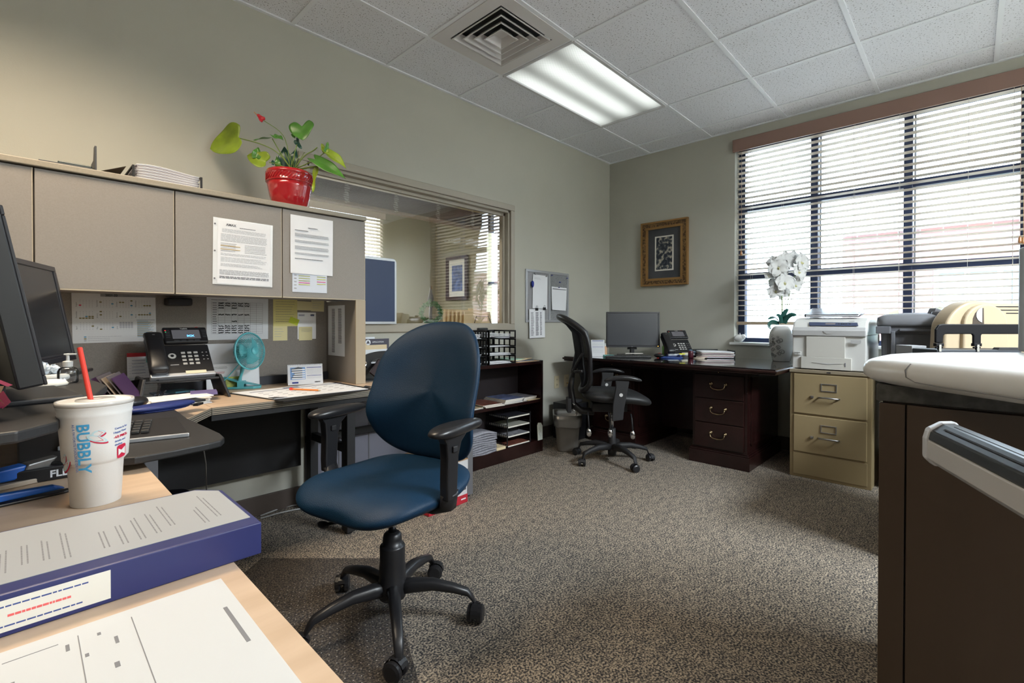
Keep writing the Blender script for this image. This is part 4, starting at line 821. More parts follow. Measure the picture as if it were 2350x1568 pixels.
c1 = at(6, 470, d=.86); h1 = Vector((-.14, .99, 0)).normalized(); t, M = monitor('computer_monitor', 'nearest monitor at the left edge of the photo, seen from its side', c1+h1*.50, h1, .50, .335, 10, base=.885, th=.042)
# tissue box, sanitizer, cup lid, snack bag, things behind the riser
def bottle_pump(u, v, z, label):
    p = at(u, v, z=z); t = thing('sanitizer_bottle', label, 'bottle', p)
    mb = MB(); mb.lathe([(.03, 0), (.034, .004), (.034, .05), (.028, .062), (.013, .07)], 24); mb.build('body', clear, t, smooth=True)
    mb = MB(); mb.lathe([(.016, .068), (.017, .09), (.014, .092), (.006, .094), (.0055, .115), (.0075, .117), (.0075, .124), (.001, .125)], 20); mb.build('pump', whitep, t)
    mb = MB(); mb.bar((-.012, 0, .121), (.026, -.012, .121), .009, .006); mb.build('spout', whitep, t, bevel=.001); return t
bottle_pump(156, 879, .8855, 'clear sanitizer bottle with a white pump behind the red straw').scale = (.66, .66, .66)
p = at(110, 874, z=.8855); t = thing('tissue_pack', 'white tissues standing up from a low pack beside the monitor', 'tissues', p, .5)
MB().box(-.05, .04, -.03, .03, .0, .018).build('pack', whitep, t, bevel=.008)
for k, (x, h_) in enumerate(((-.03, .042), (-.01, .036), (.015, .028))):
    rn = random.Random(k+3); mb = MB(); mb.ball((x, .0, .018+h_*.45), (.014, .012, h_*.5), 12, 8); mb.v = [v_*1.0+Vector((rn.gauss(0, .0022), rn.gauss(0, .0022), rn.gauss(0, .002))) for v_ in mb.v]; mb.build('tissue', mat('tissue_paper', (.50, .56, .62), .9), t)
p = at(115, 885, z=.8855); t = thing('paper_bowl', 'upturned white bowl beside the tissues on the riser', 'bowl', p); MB().lathe([(.035, 0), (.037, .004), (.03, .013), (.015, .016), (.001, .016)], 24).build('shell', paper2, t, smooth=True)
p = at(20, 905, d=.84); rnd = random.Random(5); mb = MB()
for k in range(70):
    a = rnd.uniform(0, 6.28); c = Vector((p.x-.035+.03*math.cos(a)*rnd.random(), p.y+.035*math.sin(a)*rnd.random(), .903+rnd.uniform(0, .05))); v1 = Vector((rnd.gauss(0, 1), rnd.gauss(0, 1), rnd.gauss(0, 1))).normalized()*.016; v2 = Vector((rnd.gauss(0, 1), rnd.gauss(0, 1), rnd.gauss(0, 1))).normalized()*.012
    mb.m = k % 3; mb.add([c-v1, c-v2, c+v1, c+v2], [(0, 1, 2, 3)])
tag(mb.build('sweets_bag', [mat('foil_pink', (.35, .06, .10), .25, .3), mat('foil_gold', (.65, .42, .25), .2, .5), mat('foil_wine', (.16, .01, .05), .3)]), 'crinkled pink and gold bag of sweets at the foot of the nearest monitor', 'bag')
p = at(75, 912, z=.89); mb = MB(); mb.T = rz(.9, p); mb.box(-.02, .022, -.03, .05, .0, .004); t = mb.build('picture_card', mat('blue_card', (.03, .05, .2), .4), bevel=.001); tag(t, 'small blue card with a bright picture beside the sweets bag', 'card')
mb = MB(); mb.T = rz(.9, p); mb.box(-.012, .016, -.01, .04, .004, .0045); mb.build('picture', mat('bright_print', (.6, .42, .3), .5, noise=.8, nscale=60), t)
# clear tub with things behind the straw, folders
p = Vector((at(278, 900, y=-.26).x, -.26, ZT)); t = thing('clear_tub', 'clear plastic tub of oddments behind the cup', 'tub', (p.x, p.y, ZT))
mb = MB(); mb.lathe([(.055, .001), (.07, .02), (.076, .09), (.078, .095), (.074, .095), (.066, .02), (.05, .006)], 24, cap=False); mb.build('bowl', clear, t, smooth=True)
for k, (dx, dy, r, m, lab) in enumerate(((-.035, -.01, .02, mat('blue_cap', (.02, .05, .4), .35), 'round blue cap lying in the clear tub'), (.02, .02, .014, mat('yellow_cap', (.7, .45, .02), .4), 'small yellow ball lying in the clear tub'), (.0, -.03, .018, whitep, 'white ball lying in the clear tub'), (.03, -.02, .012, blackp, 'small black ball lying in the clear tub'))):
    tag(MB().ball((p.x+dx, p.y+dy, ZT+.03+r), r, 12, 8).build('trinket', m, smooth=True), lab, 'trinket')
p = at(345, 925, z=ZT)
for k in range(5):
    a = at(292-4*k, 935+1*k, z=ZT+.0); m = [purple, mat('slate_folder', (.10, .09, .10), .6), mat('beige_folder', (.30, .25, .20), .7), MC['slate_folder'], purple][k]
    mb = MB(); bx_ = p.x-.01-.013*k; by_ = p.y-.02+.010*k
    mb.add([(bx_, by_, ZT+.002), (bx_-.055, by_-.16, ZT+.002), (bx_-.13, by_-.13, ZT+.125+.006*(k % 2)), (bx_-.075, by_+.03, ZT+.13+.006*(k % 2))], [(0, 1, 2, 3)])
    tag(mb.build('folder', m, solid=.0035), 'dark purple-grey folder leaning at the left of the phone stand', 'folder', 'leaning folders left of the phone stand')
# blue wrist-rest mouse pad + mouse, keyboard
p = at(352, 938, z=.7575); t = thing('mouse_pad', 'royal blue gel wrist rest mouse pad on the keyboard tray', 'mouse pad', p, .35)
MB().lathe([(.11, 0), (.112, .002), (.112, .004), (.001, .004)], 32, sy=.8).build('pad', bluepad, t)
MB().cushion([(.108*math.cos(a), -.05+.038*math.sin(a)) for a in [k*math.pi/12 for k in range(24)]], lambda a, b, c: (a, b, .012+.011*c), p=.4).build('wrist_rest', bluepad, t, smooth=True)
p = at(312, 927, z=.765); mb = MB(); mb.T = rz(.7, p); mb.ball((0, 0, .006), (.045, .028, .020), 16, 10); tag(mb.build('mouse', blackp, smooth=True), 'black mouse behind the foam cup on the blue pad', 'mouse')
pts = [at(u, v, z=.762) for u, v in ((432, 998), (300, 1012), (308, 962), (352, 968))]
t = thing('keyboard', 'black keyboard with a silver front edge on the riser tray', 'keyboard', pts[0])
kd = (pts[0]-pts[1]).normalized(); kn = Vector((0, 0, 1)).cross(kd); K0 = pts[0]-kd*.25
M = fr((K0.x, K0.y, .7575), kd, kn)
mb = MB(); mb.T = M; mb.add([(0, 0, 0), (.25, 0, 0), (.22, .17, 0), (0, .17, 0), (0, 0, .009), (.25, 0, .009), (.22, .17, .026), (0, .17, .026)], [(3, 2, 1, 0), (4, 5, 6, 7), (0, 1, 5, 4), (1, 2, 6, 5), (2, 3, 7, 6), (3, 0, 4, 7)]); mb.build('case', blackp, t, w=True, bevel=.002)
mb = MB(); mb.T = M; mb.box(0, .252, -.006, .002, -.0, .010); mb.build('front_edge', silver, t, w=True, bevel=.002)
mb = MB(); mb.T = M
for r in range(5):
    for c in range(8): x = .012+.0195*c; y = .035+.0235*r; zz = .010+.1*y; mb.box(x, x+.0165, y, y+.019, zz, zz+.007)
mb.build('keys', mat('key_black', (.035, .035, .035), .35), t, w=True, bevel=.0015)
# ---------------- foreground desk
p = at(221, 1151, z=ZT); t = thing('foam_cup', 'white foam drink cup with blue BUBBLY lettering and a red straw', 'cup', (p.x, p.y, ZT))
foam = mat('white_foam', (.72, .71, .69), .6, bump=.06, bscale=900)
k_ = (p-CAM).dot(CF); sc_ = k_/FPX; base = 1151
def rad(wpx): return wpx/2*sc_*.80
prof = [(rad(107), 0), (rad(112), .001), (rad(124), 93*sc_), (rad(132), 97*sc_), (rad(146), 104*sc_), (rad(152), 140*sc_), (rad(164), 203*sc_), (rad(167), 206*sc_), (rad(165), 209*sc_), (rad(171), 222*sc_), (rad(174), 225*sc_), (rad(174), 230*sc_), (rad(168), 233*sc_)]
MB().lathe(prof, 64).build('cup_body', foam, t, smooth=True)
hl = 230*sc_
MB().lathe([(rad(174), hl-.004), (rad(175.5), hl), (rad(174), hl+.004), (rad(162), hl+.003), (rad(158), hl-.003), (rad(90), hl+.001), (rad(88), hl+.005), (rad(30), hl+.005), (.004, hl+.003)], 64).build('lid', clear if False else mat('clear_lid', (.60, .58, .55), .12), t, smooth=True)
s0 = at(209, 922, d=k_-.005); s1 = at(183, 799, d=k_+.02)
mb = MB(); mb.cyl(s0-(s1-s0)*.35, s1, .0042, n=14); mb.build('straw', redp, t, w=True, smooth=False)
# lettering bent round the cup
def bend(o, cx, cy, zz, flip=1): pass
cupz = lambda z: (prof[5][0]+(prof[6][0]-prof[5][0])*(z-prof[5][1])/(prof[6][1]-prof[5][1]) if z > prof[5][1] else prof[4][0]+(prof[5][0]-prof[4][0])*(z-prof[4][1])/(prof[5][1]-prof[4][1]))
to_cam = math.atan2(CAM.y-p.y, CAM.x-p.x)
def wrap(o, parent=t):
    """local (s along the cup girth to the right as seen, z height) onto the foam wall"""
    for v_ in o.data.vertices:
        s_, z, e = v_.co.x, v_.co.y, v_.co.z; r = cupz(z)+.0005+max(e, 0); a = to_cam+s_/cupz(z); v_.co = (r*math.cos(a), r*math.sin(a), z)
    o.parent = parent
def cuptxt(s_, size, u, v, ang, m, name='lettering', bold=.0):
    """u,v pixel of the text's start, ang text direction"""
    sx = math.asin(max(-1, min(1, (u-221)*sc_*.8/prof[6][0])))*cupz(.15); sz = (1151-v)*sc_
    o = txt(s_, size, Matrix.Translation((sx, sz, 0)) @ Matrix.Rotation(R_(ang), 4, 'Z'), m, None, name, bold=bold); bm = bmesh.new(); bm.from_mesh(o.data); bmesh.ops.subdivide_edges(bm, edges=[e for e in bm.edges if e.calc_length() > .004], cuts=2); bm.to_mesh(o.data); bm.free(); wrap(o); return o
cb = mat('cup_blue', (.05, .33, .60), .6); cr_ = mat('cup_red', (.55, .01, .05), .6); cn = mat('cup_navy', (.10, .16, .42), .6); cpale = mat('cup_pale_blue', (.48, .66, .70), .6)
cuptxt('BUBBLY', .0255, 181, 961, -88, cb, bold=.0005)
cuptxt('AS A FAVORITE POOLSIDE DRINK', .0058, 171, 961, -86, cn)
for i, s_ in enumerate(('Come in for', 'Happy Hour')): cuptxt(s_, .0050, 262-3*i, 982+9*i, 7, cn, bold=.0001)
cuptxt('-1/2 PRICE-', .0058, 260, 1002, 7, cr_, bold=.0003)
for i, s_ in enumerate(('drinks and', 'slushes')): cuptxt(s_, .0050, 262, 1011+8*i, 7, cn, bold=.0001)
def cuppoly(poly, m, name, e=.0):
    mb = MB(); 
    for pl_ in poly:
        n = len(pl_); mb.add([(math.asin(max(-1, min(1, (u-221)*sc_*.8/prof[6][0])))*cupz(.15), (1151-v)*sc_, e) for u, v in pl_], [tuple(range(n))])
    o = mb.build(name, m); bm = bmesh.new(); bm.from_mesh(o.data); bmesh.ops.triangulate(bm, faces=bm.faces); bmesh.ops.subdivide_edges(bm, edges=bm.edges, cuts=2, use_grid_fill=True); bm.to_mesh(o.data); bm.free(); wrap(o); return o
def rr_(u0, v0, u1, v1, r, k=4, sk=0):
    P_ = []
    for cx, cy, a0 in ((u1-r, v1-r, 0), (u0+r, v1-r, 90), (u0+r, v0+r, 180), (u1-r, v0+r, 270)):
        for q in range(k+1): a = R_(a0+90*q/k); P_.append((cx+r*math.cos(a), cy+r*math.sin(a)))
    return [(u, v-(u-u0)*sk) for u, v in P_]
cuppoly([rr_(267, 1020, 288, 1050, 5, sk=.15)], cr_, 'emblem')
cuppoly([[(270, 1027), (277, 1031), (286, 1024), (286, 1042), (277, 1037), (270, 1043)]], foam, 'emblem_bow', .0004)
def flipflop(cu, cv, L, W, ang, m1, m2):
    def pt(a, b): c, s_ = math.cos(R_(ang)), math.sin(R_(ang)); return (cu+a*c-b*s_, cv+a*s_+b*c)
    out = [pt(L*math.cos(a), W*math.sin(a)*(1-.25*math.cos(a))) for a in [k*math.pi/10 for k in range(20)]]
    cuppoly([[(u+1.5, v+3.5) for u, v in out]], m2, 'sandal_print'); cuppoly([out], m1, 'sandal_print', .0003)
    cuppoly([[pt(L*.75*math.cos(a), W*.62*math.sin(a)) for a in [k*math.pi/8 for k in range(16)]]], foam, 'sandal_print', .0005)
    cuppoly([[pt(-L*.1, -W*.8), pt(L*.5, 0), pt(-L*.1, W*.8), pt(-L*.02, W*.8), pt(L*.6, 0), pt(-L*.02, -W*.8)]], m2, 'sandal_print', .0007)
flipflop(227, 984, 15, 7, -8, cpale, cr_); flipflop(224, 996, 24, 7, 20, cpale, cr_); flipflop(158, 1052, 15, 5, -62, cpale, cr_); flipflop(153, 1038, 12, 4, -80, cpale, cr_)
# ring binder
zt = .766; t = thing('ring_binder', 'navy ring binder with a printed sheet in its clear cover, spine label forward', 'binder', (-4.35, -1.95, ZT))
y0, y1, x1, x0 = -2.055, -1.832, -4.176, -4.50
bp_ = [(x0, y0), (x1, y0), (x1, y1-.035), (x1-.03, y1), (x0, y1)]
MB().prism(bp_, zt-.004, zt).build('front_cover', binderb, t, w=True, bevel=.0015); MB().prism(bp_, ZT+.0005, ZT+.004).build('back_cover', binderb, t, w=True)
MB().box(x0, x1, y0-.002, y0+.002, ZT+.0005, zt).build('spine', binderb, t, w=True, bevel=.0015)
MB().box(x0+.005, x1-.02, y0+.01, y1-.04, ZT+.004, zt-.004).build('paper_block', paperm, t, w=True)
cvp = [(x0, y0+.027), (x1-.006, y0+.027), (x1-.006, y1-.037), (x1-.034, y1-.006), (x0, y1-.006)]
sh_ = MB().prism(cvp, zt+.0002, zt+.0008).build('cover_sheet', mat('grey_printed_paper', (.36, .37, .38), .4), t, w=True)
mb = MB(); M = Matrix.Translation((0, 0, zt+.0006)); rnd = random.Random(12)
for k in range(16):
    xx = x0+.015+k*.0185
    if k in (7, 13): continue
    mb.T = None; yy = y0+.05+rnd.uniform(0, .03); end = y1-.035-rnd.uniform(0, .06)
    mb2 = fr((xx, yy, zt+.0006), (0, 1, 0), (-1, 0, 0)); lines(mb, mb2, 0, end-yy, 0, .010, 2, .3, .8, k, e=.0003)
mb.build('printing', mat('mid_ink', (.20, .20, .21), .8), sh_, w=False)
for o in sh_.children: o.data.transform(wm(t).inverted())
mb = MB(); mb.T = fr((-4.50, y0-.0024, ZT+.006), (1, 0, 0), (0, 0, 1)); mb.box(0, .155, 0, .034, 0, .0004); lb = mb.build('spine_label', paper2, t, w=True)
mb = MB(); lines(mb, fr((-4.50, y0-.0028, ZT+.006), (1, 0, 0), (0, 0, 1)), .05, .135, .025, .029, 1, .4, 1, 1, e=.0002); lines(mb, fr((-4.50, y0-.0028, ZT+.006), (1, 0, 0), (0, 0, 1)), .05, .13, .004, .008, 1, .4, 1, 2, e=.0002); mb.build('printing', MC['blue_pen'], lb); lb.children[-1].data.transform(wm(t).inverted())
mb = MB(); lines(mb, fr((-4.50, y0-.0028, ZT+.006), (1, 0, 0), (0, 0, 1)), .07, .12, .014, .019, 1, .5, 1, 1, e=.0002); mb.build('red_printing', mat('label_red', (.75, .12, .12), .7), lb); lb.children[-1].data.transform(wm(t).inverted())
# loose sheet
pp = [at(u, v, z=ZT+.002) for u, v in ((513, 1326), (712, 1590))]
A0 = pp[0]; dr_ = (pp[1]-pp[0]); dr_ = Vector((dr_.x, dr_.y, 0)).normalized(); lf = Vector((-1, .008, 0)).normalized()
M = fr(A0+dr_*.36+lf*.30, -lf, -dr_)
o = sheet('form_sheet', 'large white form sheet lying on the maple desk nearest the camera', .30, .36, M, mat('bright_paper', (.56, .57, .57), .7))
mb = MB(); mb.T = M
rnd = random.Random(8)
for (x, y, n, dx, w_, h_) in ((.055, .28, 6, .011, .004, .02), (.150, .315, 1, 0, .003, .012), (.175, .325, 1, 0, .003, .008), (.163, .29, 1, 0, .003, .007), (.187, .295, 1, 0, .003, .018), (.182, .25, 1, 0, .004, .012)):
    for k in range(n): mb.box(x+dx*k, x+dx*k+w_, y, y+h_*(.6+.5*rnd.random()), .0002, .0004)
mb.box(.105, .145, .335, .3362, .0002, .0004); mb.box(.283, .287, .20, .285, .0002, .0004)
for x in (.205, .16): mb.box(x, x+.0008, 0, .34, .0002, .0004)
mb.build('printing', MC['mid_ink'], o)
# blue staplers
def stapler(u, v, rot, label, s=1.):
    p = at(u, v, z=ZT); t = thing('stapler', label, 'stapler', (p.x, p.y, ZT), rot)
    mb = MB(); mb.T = Matrix.Scale(s, 4); mb.prism([(-.10, -.016), (.075, -.016), (.095, -.010), (.095, .010), (.075, .016), (-.10, .016)], 0.0005, .008); mb.build('base', blackp, t, bevel=.002)
    mb = MB(); mb.T = Matrix.Scale(s, 4) @ Matrix.Translation((0, 0, .012)); mb.add([(-.10, -.013, .0), (.08, -.013, .002), (.08, .013, .002), (-.10, .013, .0), (-.10, -.012, .022), (.055, -.012, .016), (.055, .012, .016), (-.10, .012, .022)], [(3, 2, 1, 0), (4, 5, 6, 7), (0, 1, 5, 4), (1, 2, 6, 5), (2, 3, 7, 6), (3, 0, 4, 7)]); mb.build('arm', bluep, t, bevel=.003)
    return t
stapler(58, 1150, .16, 'low blue stapler with a black foot lying left of the foam cup', .70)
t = thing('hole_punch', 'blue and grey lever hole punch beside the riser foot', 'punch', at(40, 1112, z=ZT+.0005), .30); t.scale = (.85, .85, .85)
mb = MB(); mb.box(-.12, .045, -.03, .03, .0005, .012); mb.build('base', mat('punch_beige', (.40, .33, .26), .5), t, bevel=.002)
mb = MB(); mb.add([(-.12, -.02, .014), (.0, -.02, .016), (.0, .02, .016), (-.12, .02, .014), (-.12, -.02, .040), (.012, -.02, .047), (.012, .02, .047), (-.12, .02, .040)], [(3, 2, 1, 0), (4, 5, 6, 7), (0, 1, 5, 4), (1, 2, 6, 5), (2, 3, 7, 6), (3, 0, 4, 7)]); mb.build('lever', bluep, t, bevel=.004)
mb = MB(); mb.add([(.0, -.02, .016), (.045, -.018, .018), (.045, .018, .018), (.0, .02, .016), (.012, -.02, .047), (.072, -.016, .053), (.072, .016, .053), (.012, .02, .047)], [(3, 2, 1, 0), (4, 5, 6, 7), (0, 1, 5, 4), (1, 2, 6, 5), (2, 3, 7, 6), (3, 0, 4, 7)]); mb.build('lever_tip', mat('punch_grey', (.09, .085, .08), .3), t, bevel=.004)
# ---------------- on top of the overhead cabinet
p = at(665, 462, y=-.345); px_, py_ = p.x, p.y
t = thing('potted_anthurium', 'anthurium with green leaves and one red bloom in a glossy red pot', 'plant', (px_, py_, 1.622))
dpl = (Vector((px_, py_, 1.7))-CAM).dot(CF); q = dpl/FPX
def embo(t_, tc):
    a = noise(t_, tc, 90, 2); return ramp(t_, a, [(.45, (.30, .008, .012)), (.6, (.50, .02, .02))]), a
MB().lathe([(34*q, 0), (36*q, .004), (42*q, .05), (46*q, .095), (48*q, .118)], 48, cap=True).build('pot', red, t, smooth=True)
pot = MB().lathe([(47.5*q, .116), (50*q, .119), (48.5*q, .123), (49*q, .158), (50.5*q, .161), (49*q, .165), (48*q, .174), (44.5*q, .174), (42*q, .15)], 48, cap=False)
bd = pot.build('embossed_band', red, t, smooth=True)
mb = MB()
for k in range(44):
    a = k*2*math.pi/44; r_ = 49*q
    mb.ball((r_*math.cos(a), r_*math.sin(a), .1195), .0022, 6, 4); mb.ball((r_*math.cos(a), r_*math.sin(a), .1615), .0022, 6, 4)
    mb.tube([((r_+.0005)*math.cos(a+j*.05), (r_+.0005)*math.sin(a+j*.05), .1255+.0075*j) for j in range(5)], .0016, 4)
mb.build('relief', red, bd, smooth=True)
MB().lathe([(43*q, .152), (.03, .160), (.001, .162)], 24).build('soil', soil, t)
def stem(pts, name='stem', r=.0024, m=stemm):
    P_ = [at(u, v, d=dpl+dd) for u, v, dd in pts]
    # smooth the run
    for _ in range(2):
        Q_ = [P_[0]]
        for a, b in zip(P_, P_[1:]): Q_ += [a*.75+b*.25, a*.25+b*.75]
        Q_.append(P_[-1]); P_ = Q_
    mb = MB(); mb.tube(P_, r, 6); return mb.build(name, m, t, w=True, smooth=True)
def leaf(base, tip, wid, nrm, m, fold=.2, droop=0., lobes=.22):
    """heart leaf from base pixel to tip pixel; wid in px; nrm: leaf face direction (right, up, toward camera)"""
    b = at(base[0], base[1], d=dpl+base[2]); tp = at(tip[0], tip[1], d=dpl+tip[2]); ax_ = tp-b; L = ax_.length; ax_.normalize()
    N = (CR*nrm[0]+CU*nrm[1]-CF*nrm[2]).normalized(); N = (N-ax_*N.dot(ax_)).normalized(); sd = ax_.cross(N); W_ = wid*q/2
    mb = MB()
    def f(u, v):
        s_ = 2*v-1; uu = u; wprof = (math.sin(math.pi*min(1, (uu*.93+.07))**.62))**.8
        back = lobes*L*(abs(s_)**1.3)*(1-uu)**1.5*(1.6-abs(s_)) if True else 0
        x = uu*L-back; y = s_*W_*wprof
        z = fold*abs(y)*1.0-droop*L*(uu**2)+.004*math.sin(uu*9)*s_
        return b+ax_*x+sd*y+N*z
    mb.grid(f, 14, 12); return mb.build('leaf', m, t, w=True, smooth=True, solid=.0006)
stem([(668, 388, 0), (640, 350, -.02), (600, 330, -.02), (548, 317, 0)]); leaf((548, 315, 0), (489, 347, .03), 88, (.0, .35, .9), leafy, .15, -.1)
stem([(668, 388, 0), (640, 345, .0), (625, 318, 0)]); leaf((632, 314, 0), (582, 322, .02), 20, (.1, .9, .35), leafg, .1)
leaf((628, 311, 0), (650, 322, -.02), 22, (.1, .8, .5), leafg)
stem([(665, 388, 0), (662, 345, 0), (650, 305, 0), (604, 276, 0)], r=.0018)
stem([(668, 388, 0), (676, 350, 0), (684, 325, .0), (687, 305, 0)]); leaf((693, 290, 0), (694, 322, -.03), 56, (.0, .35, .95), leafg, .12, 0., .55)
leaf((680, 322, 0), (692, 342, -.01), 14, (-.5, .2, .8), leafd)
leaf((672, 308, 0), (677, 318, 0), 8, (0, .3, .9), leafg)
stem([(664, 388, 0), (640, 378, .0), (618, 373, 0)]); leaf((610, 372, 0), (567, 358, .0), 44, (.2, .3, .9), leafy, .3); leaf((588, 362, 0), (592, 338, .01), 20, (.4, .3, .8), leafg, .3)
leaf((624, 375, 0), (632, 372, 0), 14, (0, .3, .9), leafd)
leaf((655, 384, .03), (652, 336, .04), 34, (.0, .1, .95), leafd, .1); leaf((668, 384, .04), (680, 340, .05), 24, (.0, .1, .95), leafd, .1); leaf((640, 386, .02), (634, 358, .02), 14, (0, .2, .9), leafg, .1)
stem([(676, 386, 0), (700, 355, 0), (720, 346, 0), (728, 338, 0)], r=.0028)
stem([(676, 388, 0), (715, 372, -.03), (746, 350, -.03)]); leaf((748, 350, -.03), (795, 388, -.06), 30, (.5, .45, .6), leafy, .5); leaf((748, 350, -.03), (737, 330, -.02), 14, (.4, .3, .8), leafy, .3); leaf((748, 350, -.03), (752, 326, -.02), 12, (.7, .3, .5), leafg, .3)
stem([(676, 390, 0), (705, 384, -.04), (733, 381, -.05)]); leaf((723, 366, -.05), (793, 407, -.09), 34, (-.25, .75, .55), leafg, .2, .05)
stem([(680, 392, 0), (710, 385, -.03), (730, 383, -.05)], r=.002); leaf((727, 383, -.05), (718, 442, -.06), 16, (-.5, .0, .85), leafy, .2, 0, .05)
fl = leaf((603, 276, 0), (590, 262, -.01), 14, (.2, .5, .8), mat('red_spathe', (.55, .015, .03), .35), .3); fl.name = 'red_bloom'
leaf((600, 270, 0), (600, 281, .0), 12, (.2, .2, .9), MC['red_spathe'], .3).name = 'red_bloom'
stem([(594, 269, 0), (588, 262, 0), (583, 257, 0)], 'spadix', .0022, mat('spadix', (.55, .28, .12), .6))
for k in range(5): stem([(668+3*k, 390, 0), (664+5*k, 372, .01), (655+11*k, 350+6*(k % 2), .02)], r=.0017)
# paper tray with papers
t = thing('letter_tray', 'black wire tray holding a thick stack of paper on the overhead cabinet', 'tray', (-4.0, -.28, 1.622))
x0, x1, y0, y1 = -4.095, -3.865, -.42, -.10
mb = MB()
for (x, y) in ((x0, y0), (x1, y0), (x0, y1), (x1, y1)): mb.bar((x, y, 1.6225), (x, y, 1.672), .007, .007)
for z in (1.626, 1.670):
    mb.bar((x0, y0, z), (x0, y1, z), .006, .006); mb.bar((x1, y0, z), (x1, y1, z), .006, .006); mb.bar((x0, y1, z), (x1, y1, z), .006, .006)
mb.box(x0, x1, y0, y1, 1.6225, 1.6245); mb.build('wire_frame', blackm, t, w=True)
rnd = random.Random(6)
for k in range(17):
    mb = MB(); dx = rnd.uniform(-.004, .006); zz = 1.6255+.0029*k
    mb.grid(lambda a, b: (x0+.008+dx+a*.212, y0+.006+rnd.uniform(0, .0)+b*.29, zz+.010*(k/16)*math.sin(a*2.5+.4)*(1-a)*2), 8, 2)
    o = mb.build('paper_sheaf', [mat('stack_paper', (.50, .50, .56), .8), paperm, mat('stack_paper2', (.40, .38, .40), .8)][k % 3], solid=.0022, smooth=True); tag(o, 'loose white sheaf in the black tray on the overhead cabinet', 'paper', 'sheaves in the black tray')
sheet('brown_folder', 'dark curled folder draped over the left end of the tray', .10, .22, fr((-4.205, -.40, 1.624), (.9, 0, .42), (0, 1, 0)), mat('taupe_folder', (.10, .075, .05), .7))
# bookend pair
t = thing('bookend', 'black metal bookend with upright plate at the left on the overhead cabinet', 'bookend', (-4.25, -.35, 1.622))
MB().box(-4.36, -4.216, -.42, -.30, 1.6225, 1.630).build('foot_plate', darkg, t, w=True, bevel=.001)
mb = MB(); mb.T = fr((-4.207, -.42, 1.6225), (0, 1, 0), (0, 0, 1)); mb.prism([(0, 0), (.12, 0), (.12, .05), (.05, .05), (.03, .094), (0, .094)], -.003, .003); mb.build('upright_plate', darkg, t, w=True, bevel=.001)
mb = MB(); mb.box(-4.31, -4.215, -.40, -.33, 1.630, 1.643); tag(mb.build('card_box', mat('dark_teal_box', (.02, .035, .035), .4), bevel=.004), 'low dark box lying on the bookend foot', 'box')
# ---------------- document holder right of the gable
t = thing('magazine_rack', 'black desktop file rack with arched front right of the hutch gable', 'rack', (-2.95, -.3, ZT))
rp = at(838, 876, z=ZT+.0); O = Vector((-3.07, -.30, ZT+.001)); rx = Vector((1, -.0, 0)); M = fr(O, rx, (0, 0, 1))
arch = [(0, 0), (.30, 0), (.30, .07)]+[(.155+.150*math.cos(R_(a)), .11+.052*math.sin(R_(a))) for a in range(0, 181, 15)]+[(0, .07)]
hole = [(.155+.050*math.cos(R_(a)), .095+.028*math.sin(R_(a))) for a in range(0, 181, 15)]
# front plate with a half-round grip hole, built as strips round the hole
mb = MB(); mb.T = M
xs_ = [i*.30/40 for i in range(41)]
def top(x): 
    c = max(-1, min(1, (x-.155)/.155)); return .11+.052*math.sqrt(max(0, 1-c*c))
for a, b in zip(xs_, xs_[1:]):
    m_ = (a+b)/2; 
    if abs(m_-.125) < .05:
        hh = .092+.026*math.sqrt(max(0, 1-((m_-.125)/.05)**2)); mb.prism([(a, 0), (b, 0), (b, .092), (a, .092)], -.004, 0); mb.prism([(a, hh), (b, hh), (b, top(b)), (a, top(a))], -.004, 0)
    else: mb.prism([(a, 0), (b, 0), (b, top(b)), (a, top(a))], -.004, 0)
mb.build('front_plate', blackp, t, w=True)
mb = MB(); mb.T = M; mb.box(0, .30, 0, .006, -.20, .07); mb.build('base_plate', blackp, t, w=True)
mb = MB(); mb.T = M; mb.box(0, .006, 0, .10, -.20, -.002); mb.box(.294, .30, 0, .10, -.20, -.002); mb.build('side_plate', blackp, t, w=True)
for k, x in enumerate((.10, .17)):
    mb = MB(); mb.T = M; mb.bar((x-.055, .034, .066), (x+.02, .105, .034), .045, .012, up=(0, .3, 1)); o = mb.build('wallet', mat('wine_black', (.02, .008, .010), .25), bevel=.003); tag(o, ['left', 'right'][k]+' dark wallet standing in front of the file rack arch', 'wallet')
    mb = MB(); mb.T = M; mb.ball((x-.012, .062, .070), .005, 8, 6); mb.ball((x-.005, .069, .065), .005, 8, 6); mb.build('snap', chrome, o)
